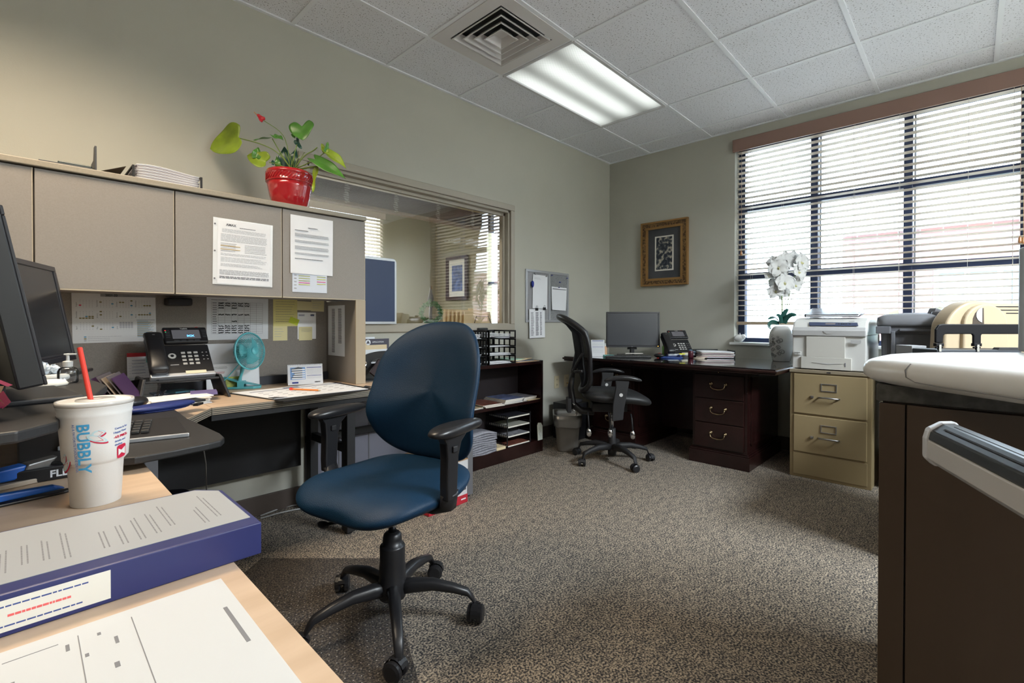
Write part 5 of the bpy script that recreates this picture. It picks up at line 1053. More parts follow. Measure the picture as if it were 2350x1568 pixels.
for k, (x, zt_, dy, m, lab) in enumerate(((.0, .185, .02, paperm, 'white form sheet standing first in the file rack'), (.0, .21, .05, manila, 'manila folder standing in the file rack'), (.0, .245, .09, mat('slate_header_card', (.06, .055, .08), .5), 'dark header card reading APPLICATION in the file rack'), (.08, .235, .11, mat('light_teal_card', (.18, .48, .58), .6), 'light blue card standing at the back of the file rack'), (.0, .255, .14, paperm, 'tallest white sheet at the back of the file rack'))):
    w_ = (.235, .22, .165, .14, .13)[k]; mb = MB(); mb.T = M; x += (.0, .0, .095, .02, .06)[k]; mb.box(x+.006, x+.006+w_, .008 if k != 2 else .155, zt_-.015, -.03-dy, -.0285-dy)
    if k == 1: mb.box(.02, .09, zt_-.016, zt_-.005, -.03-dy, -.0285-dy)
    o = mb.build('file_sheet', m); tag(o, lab, 'paper')
    if k == 2:
        mb = MB(); mb.T = M; mb.box(.006, .17, .155, .228, -.03-dy, -.028-dy)
        txt('APPLICATION', .0125, M @ Matrix.Translation((.150, .206, -.0275-dy)), paperm, o, w=False, bold=.0002); mb = MB(); mb.T = M; mb.lathe([(.017, 0), (.017, .001), (.001, .001)], 24, (.122, .209, -.0285-dy)); mb.build('seal', paperm, o)
        mb = MB(); mb.T = M; mb.prism([(.110, .202), (.134, .202), (.122, .222)], -.0275-dy, -.0272-dy); mb.build('seal_mark', MC['slate_header_card'], o)
mb = MB(); mb.T = M; mb.tube([(.03+.012*math.cos(a), .095+.012*math.sin(a), .006) for a in [k*math.pi/8 for k in range(16)]], .003, 5, True); mb.tube([(.03+.005*math.cos(a), .095+.005*math.sin(a), .006) for a in [k*math.pi/6 for k in range(12)]], .002, 5, True); mb.box(.018, .048, .07, .078, .002, .008)
tag(mb.build('badge_clip', chrome), 'round chrome badge clip on the front of the file rack', 'clip')
# ---------------- under the desk
t = thing('computer_tower', 'black rounded tower standing on the floor under the corner desk', 'computer', (-4.02, -.73, 0), .2)
MB().prism([(-.10, -.19), (.06, -.19), (.10, -.15), (.10, .15), (.06, .19), (-.10, .19)], .005, .40).build('case', mat('piano_black', (.006, .006, .009), .15), t, bevel=.02, seg=4)
MB().cushion([(.07*math.cos(a), .12*math.sin(a)) for a in [k*math.pi/10 for k in range(20)]], lambda a, b, c: (a+.01, b, .40+.012*c)).build('top_cover', MC['piano_black'], t, smooth=True)
MB().cyl((-.05, -.12, .40), (-.05, -.12, .405), .010).build('power_button', chrome, t)
mb = MB()
for k in range(7): mb.box(.1005, .102, -.12+.018*k, -.112+.018*k, .28, .32)
mb.box(-.06, .06, -.1925, -.19, .30, .31); mb.build('vent_slots', darkg, t)
mb = MB(); pts = [(-3.93, -.55, .69), (-3.89, -.5, .60), (-3.86, -.45, .45), (-3.85, -.42, .30), (-3.83, -.38, .15), (-3.80, -.33, .03)]; mb.tube(pts, .003, 6); tag(mb.build('cable', mat('grey_cable', (.10, .09, .08), .5), smooth=True), 'grey cable hanging under the desk behind the tower', 'cable')
for k in range(2):
    a = [at(u, v, z=.006) for u, v in (((598, 1184), (640, 1168), (672, 1160), (700, 1158)), ((598, 1190), (640, 1178), (676, 1170), (705, 1166)))[k]]; mb = MB(); mb.tube(a, .004, 6); tag(mb.build('cable', mat('white_cable', (.45, .45, .45), .5), smooth=True), ['white cable lying nearer the baseboard under the desk', 'white cable lying nearer the room under the desk'][k], 'cable')
# paper box under the desk
p = at(985, 1187, z=0); p2 = at(1072, 1152, z=0); ex = (p2-p); ex.z = 0; W_ = ex.length; M = fr((p.x, p.y, .0), ex, (0, 1, 0))
t = thing('paper_box', 'white cardboard paper box with a red base band under the desk', 'box', (p.x, p.y, 0)); hb = .255
mb = MB(); mb.T = M; mb.box(0, W_, 0, .36, .03, hb-.05); mb.build('carton', mat('white_card', (.55, .54, .55), .7), t, w=True)
mb = MB(); mb.T = M; mb.box(-.002, W_+.002, -.002, .362, .002, .05); rb = mb.build('red_band', mat('red_card', (.42, .015, .03), .55), t, w=True)
mb = MB(); mb.T = M; mb.box(-.004, W_+.004, -.004, .364, hb-.06, hb); mb.build('lid', mat('white_card', (.55, .54, .55), .7), t, w=True, bevel=.002)
mb = MB(); mb.T = M; mb.box(-.004, W_+.004, -.0045, .364, hb-.004, hb+.001); mb.build('lid_top', mat('brown_card', (.32, .20, .11), .8), t, w=True)
mb = MB(); mb.T = fr((p.x, p.y, 0), ex, (0, 0, 1)); 
for k in range(9): mb.box(W_-.058+.0045*k, W_-.0555+.0045*k-.0008*(k % 2), .085, .112, .0015, .003)
frame_ = [(W_-.066, W_-.012, .078, .081), (W_-.066, W_-.012, .116, .119), (W_-.066, W_-.063, .078, .119), (W_-.015, W_-.012, .078, .119)]
for a in frame_: mb.box(*a, .0015, .003)
mb.build('barcode', inkb, t, w=True)
txt('standard', .022, fr((p.x, p.y, 0), ex, (0, 0, 1)) @ Matrix.Translation((.02, .016, .003)), paperm, rb, w=True, bold=.0006)
mb = MB(); lines(mb, fr((p.x, p.y, 0), ex, (0, 0, 1)), .14, .20, .018, .036, 2, .4, .9, 3, e=.0032); lines(mb, fr((p.x, p.y, 0), ex, (0, 0, 1)), .235, .275, .018, .036, 1, .4, .9, 3, e=.0032); mb.build('small_print', paperm, rb, w=False); rb.children[-1].data.transform(wm(t).inverted())
# chair mat
mp = [(-3.05, -.98), (-3.64, -.50), (-4.13, -1.05), (-4.13, -2.1), (-3.35, -2.1)]
mm = bpy.data.materials.new('clear_vinyl'); mm.use_nodes = True; t_ = mm.node_tree; b = t_.nodes['Principled BSDF']; b.inputs['Base Color'].default_value = (.06, .055, .055, 1); b.inputs['Roughness'].default_value = .22; b.inputs['Alpha'].default_value = .34
mt = MB().prism([(-3.29, -.92), (-3.665, -.53), (-4.15, -.95), (-4.15, -2.3), (-3.90, -2.3)], .001, .004).build('chair_mat', mm); tag(mt, 'clear studded vinyl chair mat on the carpet under the blue chair', 'mat')
mb = MB()
for i in range(30):
    for j in range(56):
        x = -4.13+.026*i+(.013 if j % 2 else 0); y = -2.28+.026*j
        if y > -.60 or (x+3.28)+(y+.98) > -.02 or (x+3.29)-(y+.92)*.442 > -.01: continue
        if y > -.97 and (x < -4.1 or y-(-.97) > (x+4.15)*.85): continue
        mb.add([(x-.0022, y, .0045), (x, y-.0022, .0045), (x+.0022, y, .0045), (x, y+.0022, .0045)], [(0, 1, 2, 3)])
mb.build('stud', mat('stud_gloss', (.42, .40, .38), .25), mt)['kind'] = 'stuff'
# ================================================================== chairs
def sgnp(v, p): return math.copysign(abs(v)**p, v)
def superel(a, b, p, n=40, f=None):
    out = []
    for k in range(n):
        t = 2*math.pi*k/n; x, y = a*sgnp(math.cos(t), p), b*sgnp(math.sin(t), p)
        out.append(f(x, y) if f else (x, y))
    return out
def star_base(t, angles, R0, hub_z, m, cz=.03, arch=.03, rw=.024, cm=None):
    for k, a in enumerate(angles):
        a = R_(a); c, s_ = math.cos(a), math.sin(a)
        pts = [(.02, hub_z), (.07, hub_z+.006), (.14, hub_z+arch*.3), (.21, hub_z-.004), (.265, hub_z-.020), (R0-.012, hub_z-.042), (R0, hub_z-.062)]
        P_ = [Vector((r*c, r*s_, z)) for r, z in pts]
        mb = MB(); w_ = [.030, .028, .025, .022, .020, .018, .012]
        # section taller than wide near the hub
        vs = []; fs = []; n = 10; sd = Vector((-s_, c, 0))
        for i, p in enumerate(P_):
            hh = [.034, .032, .027, .022, .018, .015, .008][i]
            for j in range(n):
                q = 2*math.pi*j/n; vs.append(p+sd*sgnp(math.cos(q), .7)*w_[i]*.8+Vector((0, 0, 1))*sgnp(math.sin(q), .7)*hh*.75)
        for i in range(len(P_)-1):
            for j in range(n): fs.append((i*n+j, i*n+(j+1) % n, (i+1)*n+(j+1) % n, (i+1)*n+j))
        fs += [tuple(range(n)), tuple(range((len(P_)-1)*n, len(P_)*n))]
        mb.add(vs, fs); mb.build('base_leg', m, t, smooth=True)
        # twin wheel caster, hood and stem
        yaw = a+.9+.5*k; e = Vector((math.cos(yaw), math.sin(yaw), 0)); sd = Vector((-e.y, e.x, 0)); C0 = Vector((R0*c, R0*s_, cz))-e*.012
        mb = MB()
        for s2 in (-1, 1): mb.tube([C0+sd*s2*.006, C0+sd*s2*.011, C0+sd*s2*.024, C0+sd*s2*.028], [cz*.8, cz, cz, cz*.7], 20)
        cst = mb.build('caster', cm or blackp, t)
        mb = MB(); mb.cyl((R0*c, R0*s_, cz), (R0*c, R0*s_, hub_z-.055), .007, n=8)
        vs = []
        for j in range(9):
            q = R_(20+j*20); 
            for s2 in (-.012, .012): vs.append(C0+sd*s2+e*math.cos(q)*(cz+.004)+Vector((0, 0, math.sin(q)*(cz+.005))))
        mb.add(vs, [(2*j, 2*j+1, 2*j+3, 2*j+2) for j in range(8)]); mb.build('caster_fork', m, cst)
def arm_pad(mb, O, L, W, H_, droop=.0):
    """soft pad from back (narrow) to front (wide), O its middle"""
    out = []
    for k in range(32):
        q = 2*math.pi*k/32; x = L/2*math.cos(q); y = W/2*sgnp(math.sin(q), .8)*(.80+.28*math.cos(q)); out.append((x, y))
    mb.cushion(out, lambda a, b, c: Vector(O)+Vector((a, b, c*H_/2-droop*(a/L*2)**2)), p=.35, K=6)
# ---------------- blue chair; local +x is where it faces
hub = Vector((-3.505, -1.335, .0045)); face = math.atan2(-.22, -.975)
bc = thing('office_chair', 'blue mesh-fabric swivel chair with black arms in the middle of the floor', 'chair', hub, face)
fd = math.degrees(face)
star_base(bc, [a-fd for a in (-118.5, -45.3, 25, 98, 170)], .295, .118, blackp, cz=.030)
MB().lathe([(.045, .085), (.050, .10), (.048, .145), (.046, .15), (.045, .20), (.043, .21), (.044, .262), (.042, .268), (.034, .27), (.033, .292), (.030, .306), (.024, .312), (.016, .314)], 28).build('gas_column_cover', blackp, bc, smooth=True)
MB().cyl((0, 0, .31), (0, 0, .40), .0145).build('gas_column', chrome, bc, smooth=True)
MB().box(-.10, .12, -.075, .075, .392, .43).box(-.2, -.08, -.03, .03, .40, .425).build('mechanism', blackm, bc, bevel=.006)
for k_, (u_, v_, d_) in enumerate(((742, 1205, 1.60), (852, 1207, 1.56))):
    kp = at(u_, v_, d=d_); ls = wm(bc) @ Vector((.08, .02-.08*k_, .405)); mb = MB(); mb.cyl(ls, kp, .006, n=8); mb.T = Matrix.Translation(kp) @ Matrix.Rotation(face+1.57, 4, 'Z'); mb.ball((0, 0, 0), (.026, .015, .012), 12, 8); mb.build('lever', blackp, bc, w=True, smooth=True)
def seat_shape(x, y):
    u = x/.25
    w = 1.0+.03*u-.10*max(0, -u)**2
    notch = -.022*math.exp(-(y/.10)**2) if x > 0 else 0
    return (x+notch*(1 if x > .12 else 0)*max(0, u), y*w)
def seat_map(a, b, c):
    u = a/.25
    front = max(0, u-.35); z = .478-.066*front**1.7+.012*abs(b/.24)**2-.006*math.cos(3*u)
    back = max(0, -u-.4); z += .02*back
    z -= .018*math.exp(-(b/.07)**2)*max(0, u)**2*(-1 if c > 0 else 1)*.6
    th = .040 if c > 0 else .043
    return Vector((a+.015, b, z+th*c-.0))
MB().cushion(superel(.262, .262, .62, 64, seat_shape), seat_map, p=.40, K=9).build('seat', bluef, bc, smooth=True, sub=1)
MB().cushion(superel(.20, .20, .7, 32), lambda a, b, c: Vector((a+.0, b, .438+.010*c)), p=.2).build('seat_pan', blackm, bc, smooth=True)
# backrest: tall egg, hollow of the shoulders, bulge of the lumbar
def back_shape(y, z):
    u = z/.265
    w = 1.0-.10*max(0, u)**3+.10*max(0, -u)
    return (y*w, z)
def back_map(a, b, c):
    u = b/.265; x = -.225-.055*(u*.5+.5)-.03*max(0, u)**2+.030*math.exp(-((u+.28)/.33)**2)-.012*math.exp(-((u-.30)/.28)**2-(a/.12)**2)
    x += .085*(abs(a)/.24)**2.0
    return Vector((x+c*.034, a, .785+b))
MB().cushion(superel(.256, .268, .74, 64, back_shape), back_map, p=.33, K=9).build('backrest', bluef, bc, smooth=True, sub=1)
MB().cushion([(a*.93, b*.93) for a, b in superel(.235, .255, .8, 40, back_shape)], lambda a, b, c: back_map(a, b, 0)+Vector((-.036+c*.008, 0, 0)), p=.3).build('back_shell', blackm, bc, smooth=True)
mb = MB(); mb.tube([(-.08, 0, .405), (-.20, 0, .41), (-.285, 0, .46), (-.30, 0, .60), (-.32, 0, .74)], [.022, .024, .024, .026, .022], 10, sx=1.6); mb.build('back_bar', blackm, bc, smooth=True)
for s_ in (-1, 1):
    mb = MB(); yy = s_*.285
    mb.tube([(.02, s_*.10, .440), (.02, s_*.22, .446), (.030, yy-.012*s_, .468), (.038, yy, .515)], [.016, .017, .019, .019], 8, sx=1.8); mb.build('arm_bracket', blackp, bc, smooth=True)
    mb = MB(); mb.T = Matrix.Translation((0, yy, 0)) @ Matrix.Rotation(R_(90), 4, 'X')
    out = [(.018, .495), (.066, .495), (.068, .54), (.066, .63), (.070, .675), (.085, .698), (-.040, .698), (-.005, .67), (.010, .63), (.016, .54)]
    mb.prism(out, -.017, .017); ap = mb.build('arm_support', blackp, bc, bevel=.006)
    for q_ in (-1, 1): MB().box(.025, .047, yy+q_*.0195-.0045, yy+q_*.0195+.0045, .645, .665).build('height_button', blackm, ap, bevel=.003)
    mb = MB(); arm_pad(mb, (-.005, yy, .713), .26, .092, .036, .004); mb.build('arm_pad', mat('soft_black', (.014, .014, .016), .33), bc, smooth=True)
# ---------------- black mesh chair at the dark desk
hub = Vector((-1.29, -.845, 0))
mc_ = thing('office_chair', 'black mesh-back swivel chair with chrome-tipped levers at the dark wooden desk', 'chair', hub, R_(-47))
star_base(mc_, [a+47 for a in (163, -112, -44, 22, 100)], .285, .112, blackm, cz=.027)
MB().lathe([(.032, .05), (.034, .09), (.032, .14), (.028, .16), (.026, .25), (.02, .252)], 24).build('gas_column_cover', blackm, mc_, smooth=True)
MB().cyl((0, 0, .24), (0, 0, .40), .012).build('gas_column', chrome, mc_, smooth=True)
MB().box(-.16, .10, -.07, .07, .385, .45).build('mechanism', blackm, mc_, bevel=.006)
def seat2(a, b, c):
    u = a/.25; return Vector((a+.02, b, .500-.055*max(0, u-.3)**1.6+.008*(b/.24)**2+.042*c-.01*u))
MB().cushion(superel(.25, .245, .6, 48), seat2, p=.35, K=8).build('seat', mat('black_leatherette', (.018, .019, .021), .5), mc_, smooth=True, sub=1)
for x, y in ((-.20, -.10), (-.05, -.12), (.10, -.17)):
    mb = MB(); mb.tube([(x, y, .39), (x, y-.03, .36), (x+.004, y-.045, .27)], .006, 6); lv = mb.build('lever', blackm, mc_, smooth=True)
    mb = MB(); mb.lathe([(.006, .05), (.016, .035), (.020, .012), (.015, -.008), (.003, -.016)], 16, (x+.004, y-.045, .235)); mb.build('lever_tip', chrome, lv, smooth=True)
# back frame: an open ring with mesh stretched in it
def bp(y, z, off=0):   # z is height above floor
    u = (z-.52)/.48; x = -.265-.02*u-.06*max(0, u-.45)**1.4+.035*math.exp(-((u-.15)/.2)**2)
    x -= .30*max(0, u-.95)
    return Vector((x+.09*(y/.23)**2+off, y, z))
ring = []
for k in range(48):
    a = 2*math.pi*k/48; y = .215*sgnp(math.cos(a), .75); z = .815+.275*sgnp(math.sin(a), .8); y *= 1+.10*(z-.815)/.27; ring.append(bp(y, z))
mb = MB(); mb.tube(ring, [.017+.006*(p.z > .95) for p in ring], 10, True, sx=1.3); mb.build('back_frame', blackp, mc_, smooth=True)
mb = MB(); mb.grid(lambda u, v: bp((2*u-1)*.21*(math.sqrt(max(.02, 1-(abs(2*v-1))**3))), .56+.52*v), 16, 20); mshm = mat('black_net', (.010, .010, .012), .8, spec=.1, alpha=.86); mb.build('mesh_back', mshm, mc_, smooth=True)
mb = MB(); mb.tube([(-.14, 0, .375), (-.24, 0, .385), (-.30, 0, .44), (-.315, 0, .56), (-.30, 0, .66)], [.026, .026, .026, .024, .018], 10, sx=1.5); mb.build('back_bar', blackp, mc_, smooth=True)
mb = MB()
for s_ in (-1, 1): mb.tube([(-.305, 0, .62), (-.295, s_*.05, .69), (-.27, s_*.11, .77), (-.25, s_*.19, .83)], [.016, .013, .011, .010], 8)
mb.tube([(-.255, -.19, .70), (-.29, -.07, .685), (-.29, .07, .685), (-.255, .19, .70)], .012, 8); mb.build('lumbar_bar', blackp, mc_, smooth=True)
mb = MB(); mb.box(-.345, -.315, -.055, .055, .375, .48)
br = mb.build('back_bracket', blackm, mc_, bevel=.004)
mb = MB()
for y in (-.03, .01):
    for z in (.40, .445): mb.ball((-.30, y-.06, z), (.006, .006, .006), 8, 6)
mb.build('bolt', chrome, br)
for s_ in (-1, 1):
    yy = s_*.275
    mb = MB(); mb.bar((.0, s_*.10, .385), (.0, yy, .385), .05, .016); mb.T = Matrix.Translation((0, yy, 0)) @ Matrix.Rotation(R_(90), 4, 'X')
    mb.prism([(-.055, .36), (.02, .37), (.028, .45), (.062, .63), (.062, .645), (-.035, .645), (-.03, .60), (-.05, .48)], -.011, .011); ap = mb.build('arm_support', blackm, mc_, bevel=.004)
    for q in (-1, 1): MB().cyl((.005, yy+q*.010, .545), (.005, yy+q*.014, .545), .0125).build('arm_screw', mat('pale_screw', (.5, .5, .5), .4), ap)
    mb = MB(); arm_pad(mb, (.02, yy, .665), .265, .075, .030, .022); mb.build('arm_pad', MC['soft_black'], mc_, smooth=True)
# ================================================================== bookcase under the interior window
bk = thing('bookcase', 'low dark cherry bookcase with two open shelves against the left wall', 'bookcase', (-1.9, -.15, 0))
X0, X1, Y0, Y1 = -2.38, -1.437, -.285, -.016
for x in (X0, X1-.02): MB().box(x, x+.02, Y0, Y1, 0, .742).build('side_panel', cherry, bk, w=True, bevel=.002)
MB().box(X0, X1-.0205, Y0-.002, Y1, .714, .738).build('top', cherry, bk, w=True, bevel=.002)
MB().box(X0+.02, X1-.02, Y0+.004, Y1, .405, .428).build('shelf', cherry, bk, w=True, bevel=.002)
MB().box(X0+.02, X1-.02, Y0+.004, Y1, .075, .098).build('shelf', cherry, bk, w=True, bevel=.002)
MB().box(X0+.02, X1-.02, Y0+.006, Y0+.022, 0, .075).build('plinth', cherry, bk, w=True)
MB().box(X0+.02, X1-.02, Y1-.006, Y1, .1, .71).build('back_panel', mat('dark_back', (.010, .005, .006), .6), bk, w=True)
# tray stack on top
def tray(x, y, z, w_, d_, h_, lab, grp=None, cat='tray', windows=4, front='-y'):
    t = thing('letter_tray', lab, cat, (x, y, z), 0, grp); mb = MB(); mb.box(0, w_, 0, d_, .0, .003); mb.build('floor', blackp, t)
    mb = MB()
    for xx in (0, w_-.005):
        mb.box(xx, xx+.005, 0, d_, h_-.012, h_); mb.box(xx, xx+.005, 0, d_, .003, .010)
        for k in range(windows+1): yy = (d_-.012)*k/windows; mb.box(xx, xx+.005, yy, yy+.012, .01, h_-.01)
    mb.box(0, w_, d_-.005, d_, h_-.012, h_); mb.box(0, w_, d_-.005, d_, .003, .01)
    for k in range(5): xx = (w_-.02)*k/4; mb.box(xx, xx+.014, d_-.005, d_, .01, h_-.01)
    mb.box(0, .007, 0, .010, .003, h_); mb.box(w_-.007, w_, 0, .010, .003, h_)
    mb.build('side_wall', blackp, t); return t
for c in range(2):
    for k in range(4):
        x = -2.34+.305*c; lab = 'black letter tray, %s tier of the %s stack on the bookcase' % (['bottom', 'second', 'third', 'top'][k], ['left', 'right'][c])
        tray(x, -.275, .7385+.0635*k, .285, .245, .062, lab, 'letter trays stacked on the bookcase')
        n = (2, 2, 1, 4)[k]
        for j in range(n):
            mb = MB(); rnd = random.Random(k*7+j+c); r = rnd.uniform(-.02, .04); xx = x+.012+rnd.uniform(0, .01)
            mb.grid(lambda a, b: (xx+a*.215, -.268+r*.2+b*.225, .7445+.0635*k+.009*j+.010*(k == 3)*math.exp(-((a-.15)/.25)**2)), 8, 2)
            o = mb.build('paper_sheaf', paperm, solid=.0035, smooth=True); tag(o, 'white sheaf of paper lying in the %s tray of the %s stack' % (['bottom', 'second', 'third', 'top'][k], ['left', 'right'][c]), 'paper', 'sheaves in the bookcase top trays' if n > 1 else None)
mb = MB(); p = Vector((-2.03, -.20, .9925)); mb.box(p.x-.045, p.x+.045, p.y-.015, p.y+.015, p.z, p.z+.018); t = mb.build('stapler', blackp, bevel=.006); tag(t, 'small black stapler on top of the letter tray stacks', 'stapler')
# folders
for k, (dx, m, lab) in enumerate(((0, mat('peach_folder', (.55, .36, .22), .7), 'orange-brown folder lowest on the right end of the bookcase top'), (.02, mat('grey_magazine', (.30, .32, .36), .5), 'grey magazine between the folders on the bookcase top'), (-.01, manila, 'manila folder lying open over the magazine on the bookcase top'), (-.02, mat('mint_folder', (.40, .62, .50), .7), 'mint folder edge topmost behind the manila folder'))):
    mb = MB(); w_ = (.26, .19, .21, .16)[k]; mb.grid(lambda a, b: (-1.745+dx+a*w_, -.288+.014*k+b*.21, .7405+.006*k+.012*a*a*(k == 2)*(1-b)), 6, 6)
    tag(mb.build('folder', m, solid=.0045, smooth=True), lab, 'folder')
# magazines on the middle shelf
rnd = random.Random(21)
def mag(x, y, z, w_, d_, th, col, rot, lab, grp=None):
    mb = MB(); mb.T = rz(rot, (x, y, z)); mb.box(0, w_, 0, d_, 0, th-.0006); o = mb.build('magazine', paper2); mb = MB(); mb.T = rz(rot, (x, y, z)); mb.box(0, w_, 0, d_, th-.0006, th); mb.build('cover', col, o); return tag(o, lab, 'magazine', grp)
cv = [mat('cover_blue', (.12, .15, .28), .35, noise=.6, nscale=25), mat('cover_rust', (.18, .06, .04), .35, noise=.7, nscale=25), mat('cover_grey', (.3, .3, .33), .35, noise=.5, nscale=30), mat('cover_sand', (.42, .33, .22), .35, noise=.4, nscale=20)]
for k in range(5): mag(-1.86+.004*k, -.26, .4285+.0065*k, .20, .235, .0062, cv[(0, 1, 2, 3, 0)[k]], rnd.uniform(-.06, .06), 'magazine in the tallest pile in the middle of the open shelf', 'magazines in the middle pile')
for k in range(4): mag(-1.64+.003*k, -.255, .4285+.0065*k, .15, .22, .0062, cv[2], rnd.uniform(-.05, .05), 'magazine in the pile at the right end of the shelf', 'magazines in the right pile')
for k in range(3): mag(-2.06-.01*k, -.27+.004*k, .4285+.0065*k, .18, .24, .0062, cv[1], rnd.uniform(-.05, .02)-.05, 'rust covered magazine in the low pile left of the tallest pile', 'magazines in the left pile')
mag(-2.27, -.275, .4285, .20, .22, .006, cv[3], .1, 'sand coloured magazine at the left of the open shelf')
mb = MB(); mb.box(-1.60, -1.462, -.275, -.15, .4285, .431); tag(mb.build('envelope', manila), 'manila envelope at the right end of the open shelf', 'envelope')
# bottom shelf: newspapers, tray tower, tag
for k in range(10):
    mb = MB(); r = rnd.uniform(-.006, .008)
    mb.grid(lambda a, b: (-2.20+r+a*.235, -.285+r*.5+b*.20, .1045+.0150*k+.012*(k/10)*math.sin((a*1.1+.2)*2.6)+.007*(1-b)*math.cos(a*6+k)*.5), 12, 3)
    o = mb.build('newspaper', mat('newsprint', (.27, .27, .31), .85, noise=.25, nscale=60), solid=.0105, smooth=True); tag(o, 'folded newspaper in the bundle at the left of the bottom shelf', 'newspaper', 'newspapers on the bottom shelf')
mb = MB(); mb.box(-1.955, -1.86, -.275, -.12, .0985, .118); tag(mb.build('envelope', manila), 'thick manila envelope between the newspapers and the wire trays', 'envelope')
for k in range(4):
    t = thing('wire_tray', 'black mesh tray, %s of the four tiers on the bottom shelf' % ['lowest', 'second', 'third', 'top'][k], 'tray', (-1.845, -.275, .1+.072*k), 0, 'mesh trays on the bottom shelf')
    mb = MB(); mb.box(0, .27, 0, .24, 0, .003); mb.build('floor', blackm, t)
    mb = MB(); mb.box(0, .27, 0, .004, .004, .010); mb.box(0, .004, 0, .24, .022, .026); mb.box(.266, .27, 0, .24, .022, .026)
    for j in range(12): mb.box(0, .003, .02*j, .02*j+.004, 0, .024); mb.box(.267, .27, .02*j, .02*j+.004, 0, .024)
    if k == 3:
        for j in range(26): mb.box(.0105*j, .0105*j+.003, -.001, .004, .003, .018)
        mb.box(0, .27, -.001, .004, .016, .020)
    for x in (.002, .262): mb.box(x, x+.006, .002, .008, 0, .072 if k < 3 else .02)
    mb.build('wire_frame', blackm, t)
    o = mag(-1.835, -.277, .1035+.072*k, .24, .21, .010, [cv[1], cv[2], mat('cover_ivory', (.42, .42, .36), .5), mat('cover_black', (.03, .03, .04), .3)][k], 0, 'papers lying in the %s mesh tray' % ['lowest', 'second', 'third', 'top'][k]); o['category'] = 'paper'
mb = MB(); mb.T = fr((-1.510, -.290, .10), (1, .0, .0), (0, .05, 1)); mb.prism([(0, 0), (.055, 0), (.060, .11), (.045, .135), (.012, .14), (0, .12)], 0, .006); t = mb.build('bag_tag', mat('mint_white', (.55, .58, .53), .6)); tag(t, 'white tag card leaning at the right end of the bottom shelf', 'card')
mb = MB(); mb.T = fr((-1.510, -.2965, .10), (1, .0, .0), (0, .05, 1)); mb.tube([(.022+.006*math.sin(k*1.1), .02+.0075*k, .0) for k in range(12)], .0013, 4); mb.build('handwriting', mat('pencil_mark', (.2, .25, .22), .8), t)
# ---------------- waste bin and black box
p = Vector((-1.235, -.375, 0)); t = thing('waste_bin', 'grey plastic waste bin with a clear liner beside the bookcase', 'bin', p, R_(40))
bg_ = mat('bin_grey', (.16, .15, .135), .5)
def rrect(a, b, r, n=5):
    o = []
    for cx, cy, s0 in ((a-r, b-r, 0), (-a+r, b-r, 90), (-a+r, -b+r, 180), (a-r, -b+r, 270)):
        for k in range(n+1): q = R_(s0+90*k/n); o.append((cx+r*math.cos(q), cy+r*math.sin(q)))
    return o
def loft(rings, cap0=True, cap1=False):
    mb = MB(); n = len(rings[0]); vs = [p for r in rings for p in r]; fs = [(i*n+j, i*n+(j+1) % n, (i+1)*n+(j+1) % n, (i+1)*n+j) for i in range(len(rings)-1) for j in range(n)]
    if cap0: fs.append(tuple(range(n-1, -1, -1)))
    if cap1: fs.append(tuple(range((len(rings)-1)*n, len(rings)*n)))
    return mb.add(vs, fs)
R1 = lambda a, b, r, z: [(x, y, z) for x, y in rrect(a, b, r)]
loft([R1(.118, .078, .04, .001), R1(.122, .082, .04, .01), R1(.148, .105, .045, .283), R1(.154, .11, .045, .288), R1(.154, .11, .045, .296), R1(.146, .10, .045, .294), R1(.12, .08, .04, .02)]).build('body', bg_, t, smooth=True)
rnd = random.Random(3)
def jit(ring, a): return [(x*(1+rnd.uniform(-a, a)), y*(1+rnd.uniform(-a, a)), z+rnd.uniform(-a, a)*.12) for x, y, z in ring]
loft([jit(R1(.152, .108, .045, .205), .035), jit(R1(.158, .114, .045, .245), .02), R1(.160, .116, .045, .300), R1(.150, .105, .045, .302), jit(R1(.13, .09, .04, .245), .08)], False).build('bin_liner', liner, t, smooth=True)
mb = MB(); mb.T = None; mb.tube([(.10, -.112, .285), (.13, -.125, .262), (.155, -.12, .225), (.175, -.11, .195)], [.012, .006, .012, .004], 8); mb.build('liner_knot', liner, t, smooth=True)
p = Vector((-.93, -.16, 0)); t = thing('power_supply_box', 'black backup power box on the floor behind the waste bin', 'power supply', p)
MB().box(-.10, .13, -.13, .10, .0, .325).build('case', blackp, t, bevel=.006)
MB().box(-.10, -.02, -.1325, -.13, .10, .25).build('front_panel', MC['piano_black'], t, bevel=.001)
mb = MB(); mb.tube([(-.08, -.135, .25), (-.16, -.12, .22), (-.19, -.06, .14), (-.15, -.03, .11)], .003, 5); mb.build('cable', blackm, t, smooth=True)
mb = MB(); mb.T = rz(.2, (-.90, -.20, .3255)); mb.box(-.06, .07, -.05, .05, 0, .022); tag(mb.build('router', darkg, bevel=.004), 'flat grey network switch on top of the black power box', 'router')
